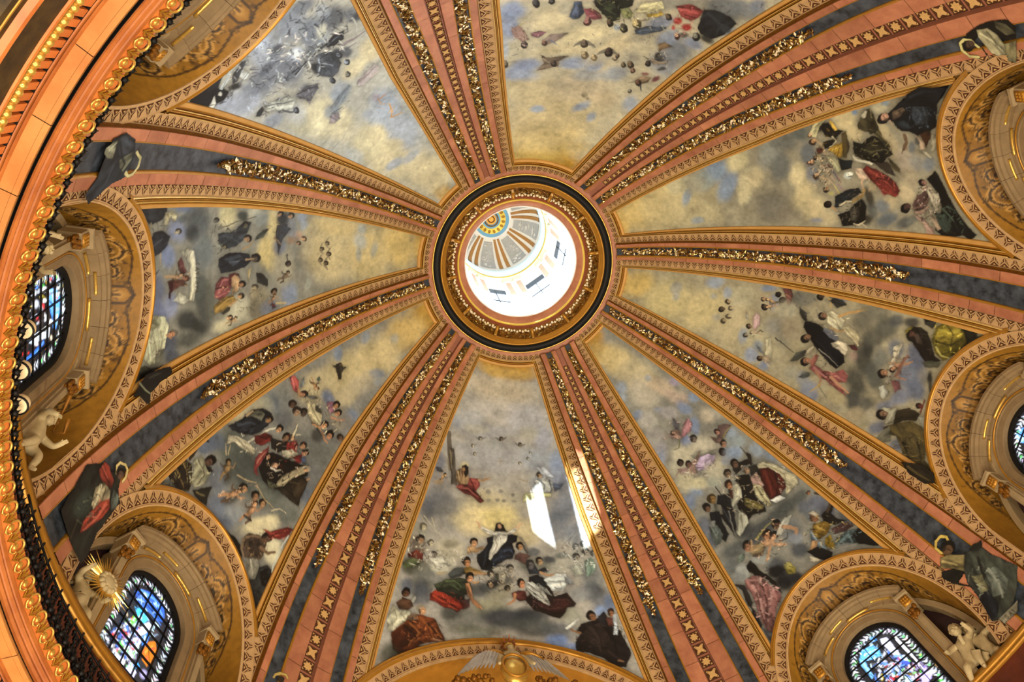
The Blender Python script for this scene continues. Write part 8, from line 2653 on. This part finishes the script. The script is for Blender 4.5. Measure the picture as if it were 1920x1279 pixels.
for k in range(12): a = 2 * pi * k / 12; mb.ball((.06, .26 * cos(a), .26 * sin(a)), (.1, .1, .1), 8, 6)
link('medallion', mb.mesh('medallion', MT['statue'], True), sb)
for k in range(40):
    a = 2 * pi * k / 40 + r_.uniform(-.04, .04); L = r_.uniform(.72, 1.06); mb = MB(); w = .034
    c, s = cos(a), sin(a); mb.add([(.0, .25 * c - w * s, .25 * s + w * c), (.0, .25 * c + w * s, .25 * s - w * c), (.06, .25 * c, .25 * s), (.02, L * c, L * s)], [(0, 2, 3), (2, 1, 3), (1, 0, 3), (0, 1, 2)])
    link('ray', mb.mesh('ray', MT['gold_bright']), sb)
for nm, ang, o in (('trumpet', .5, p4), ('trumpet', -.2, p4)):
    mb = MB(); mb.tube([(.4, -.2, 1.0), (.55, -.5 + ang, 1.35), (.6, -.8 + ang, 1.6)], [.02, .03, .07], 8); link(nm, mb.mesh(nm, MT['gold_dark'], True), o)

# crowned winged cartouche at the head of the great arch
E_AZ = 90; ec = empty('winged_cartouche', Matrix.Rotation(radians(E_AZ), 4, 'Z') @ Vector((13.45, .0, 8.8)), radians(E_AZ) + pi)
tag(ec, 'gilded cartouche with a crown and two silver feathered wings over the bottom arch', 'ornament')
mb = MB(); mb.ball((.05, 0, .55), (.32, .56, .72), 24, 16); link('shield', mb.mesh('shield', MT['gold_bright'], True), ec)
mb = MB(); mb.tube([(.30, .50 * cos(q), .62 + .62 * sin(q)) for q in np.linspace(0, 2 * pi, 30)], .06, 8, caps=False); link('shield_rim', mb.mesh('shield_rim', MT['gold'], True), ec)
skin_part('bust', [(.12, 0, 1.15, .26), (.12, 0, 1.42, .22), (.14, 0, 1.62, .12), (.16, 0, 1.80, .16), (.16, 0, 1.92, .14), (.10, .34, 1.40, .15), (.22, .62, 1.0, .11), (.42, .80, .62, .08), (.10, -.34, 1.40, .15), (.22, -.60, 1.0, .11), (.42, -.66, .50, .08)],
          [(0, 1), (1, 2), (2, 3), (3, 4), (1, 5), (5, 6), (6, 7), (1, 8), (8, 9), (9, 10)], MT['statue'], ec)
cr = lathe([(.20, 1.98), (.22, 2.02), (.22, 2.10), (.19, 2.12)], seg=20).mesh('crown', MT['gold_bright'], True); cro = link('crown', cr, ec)
for k in range(8):
    a = 2 * pi * k / 8; mb = MB(); mb.tube([(.21 * cos(a), .21 * sin(a), 2.08), (.27 * cos(a), .27 * sin(a), 2.26), (.34 * cos(a), .34 * sin(a), 2.42)], [.05, .04, .008], 6); link('crown_spike', mb.mesh('crown_spike', MT['red'], True), cro)
SILV = mat('silvered_feather', '#b8b4ac', .4, .35, .25, 6)
for sg in (-1, 1):
    wing_part(ec, 'wing', (.10, sg * .28, 1.42), (-.08, sg * 1.0, -.02), 1.10, MT['gold'], n=9, droop=-1.0, m2=SILV, spread=(.15, .55, .15), long=1.35)
for sg in (-1, 1):
    mb = MB(); r_ = random.Random(3 + sg)
    for k in range(26): q = r_.random(); mb.ball((r_.uniform(-.1, .2), sg * (.9 + 1.6 * q), .15 - .35 * q + r_.uniform(-.15, .15)), r_.uniform(.06, .14), 7, 5)
    link('foliage', mb.mesh('foliage', MT['gold_dark'], True), ec)
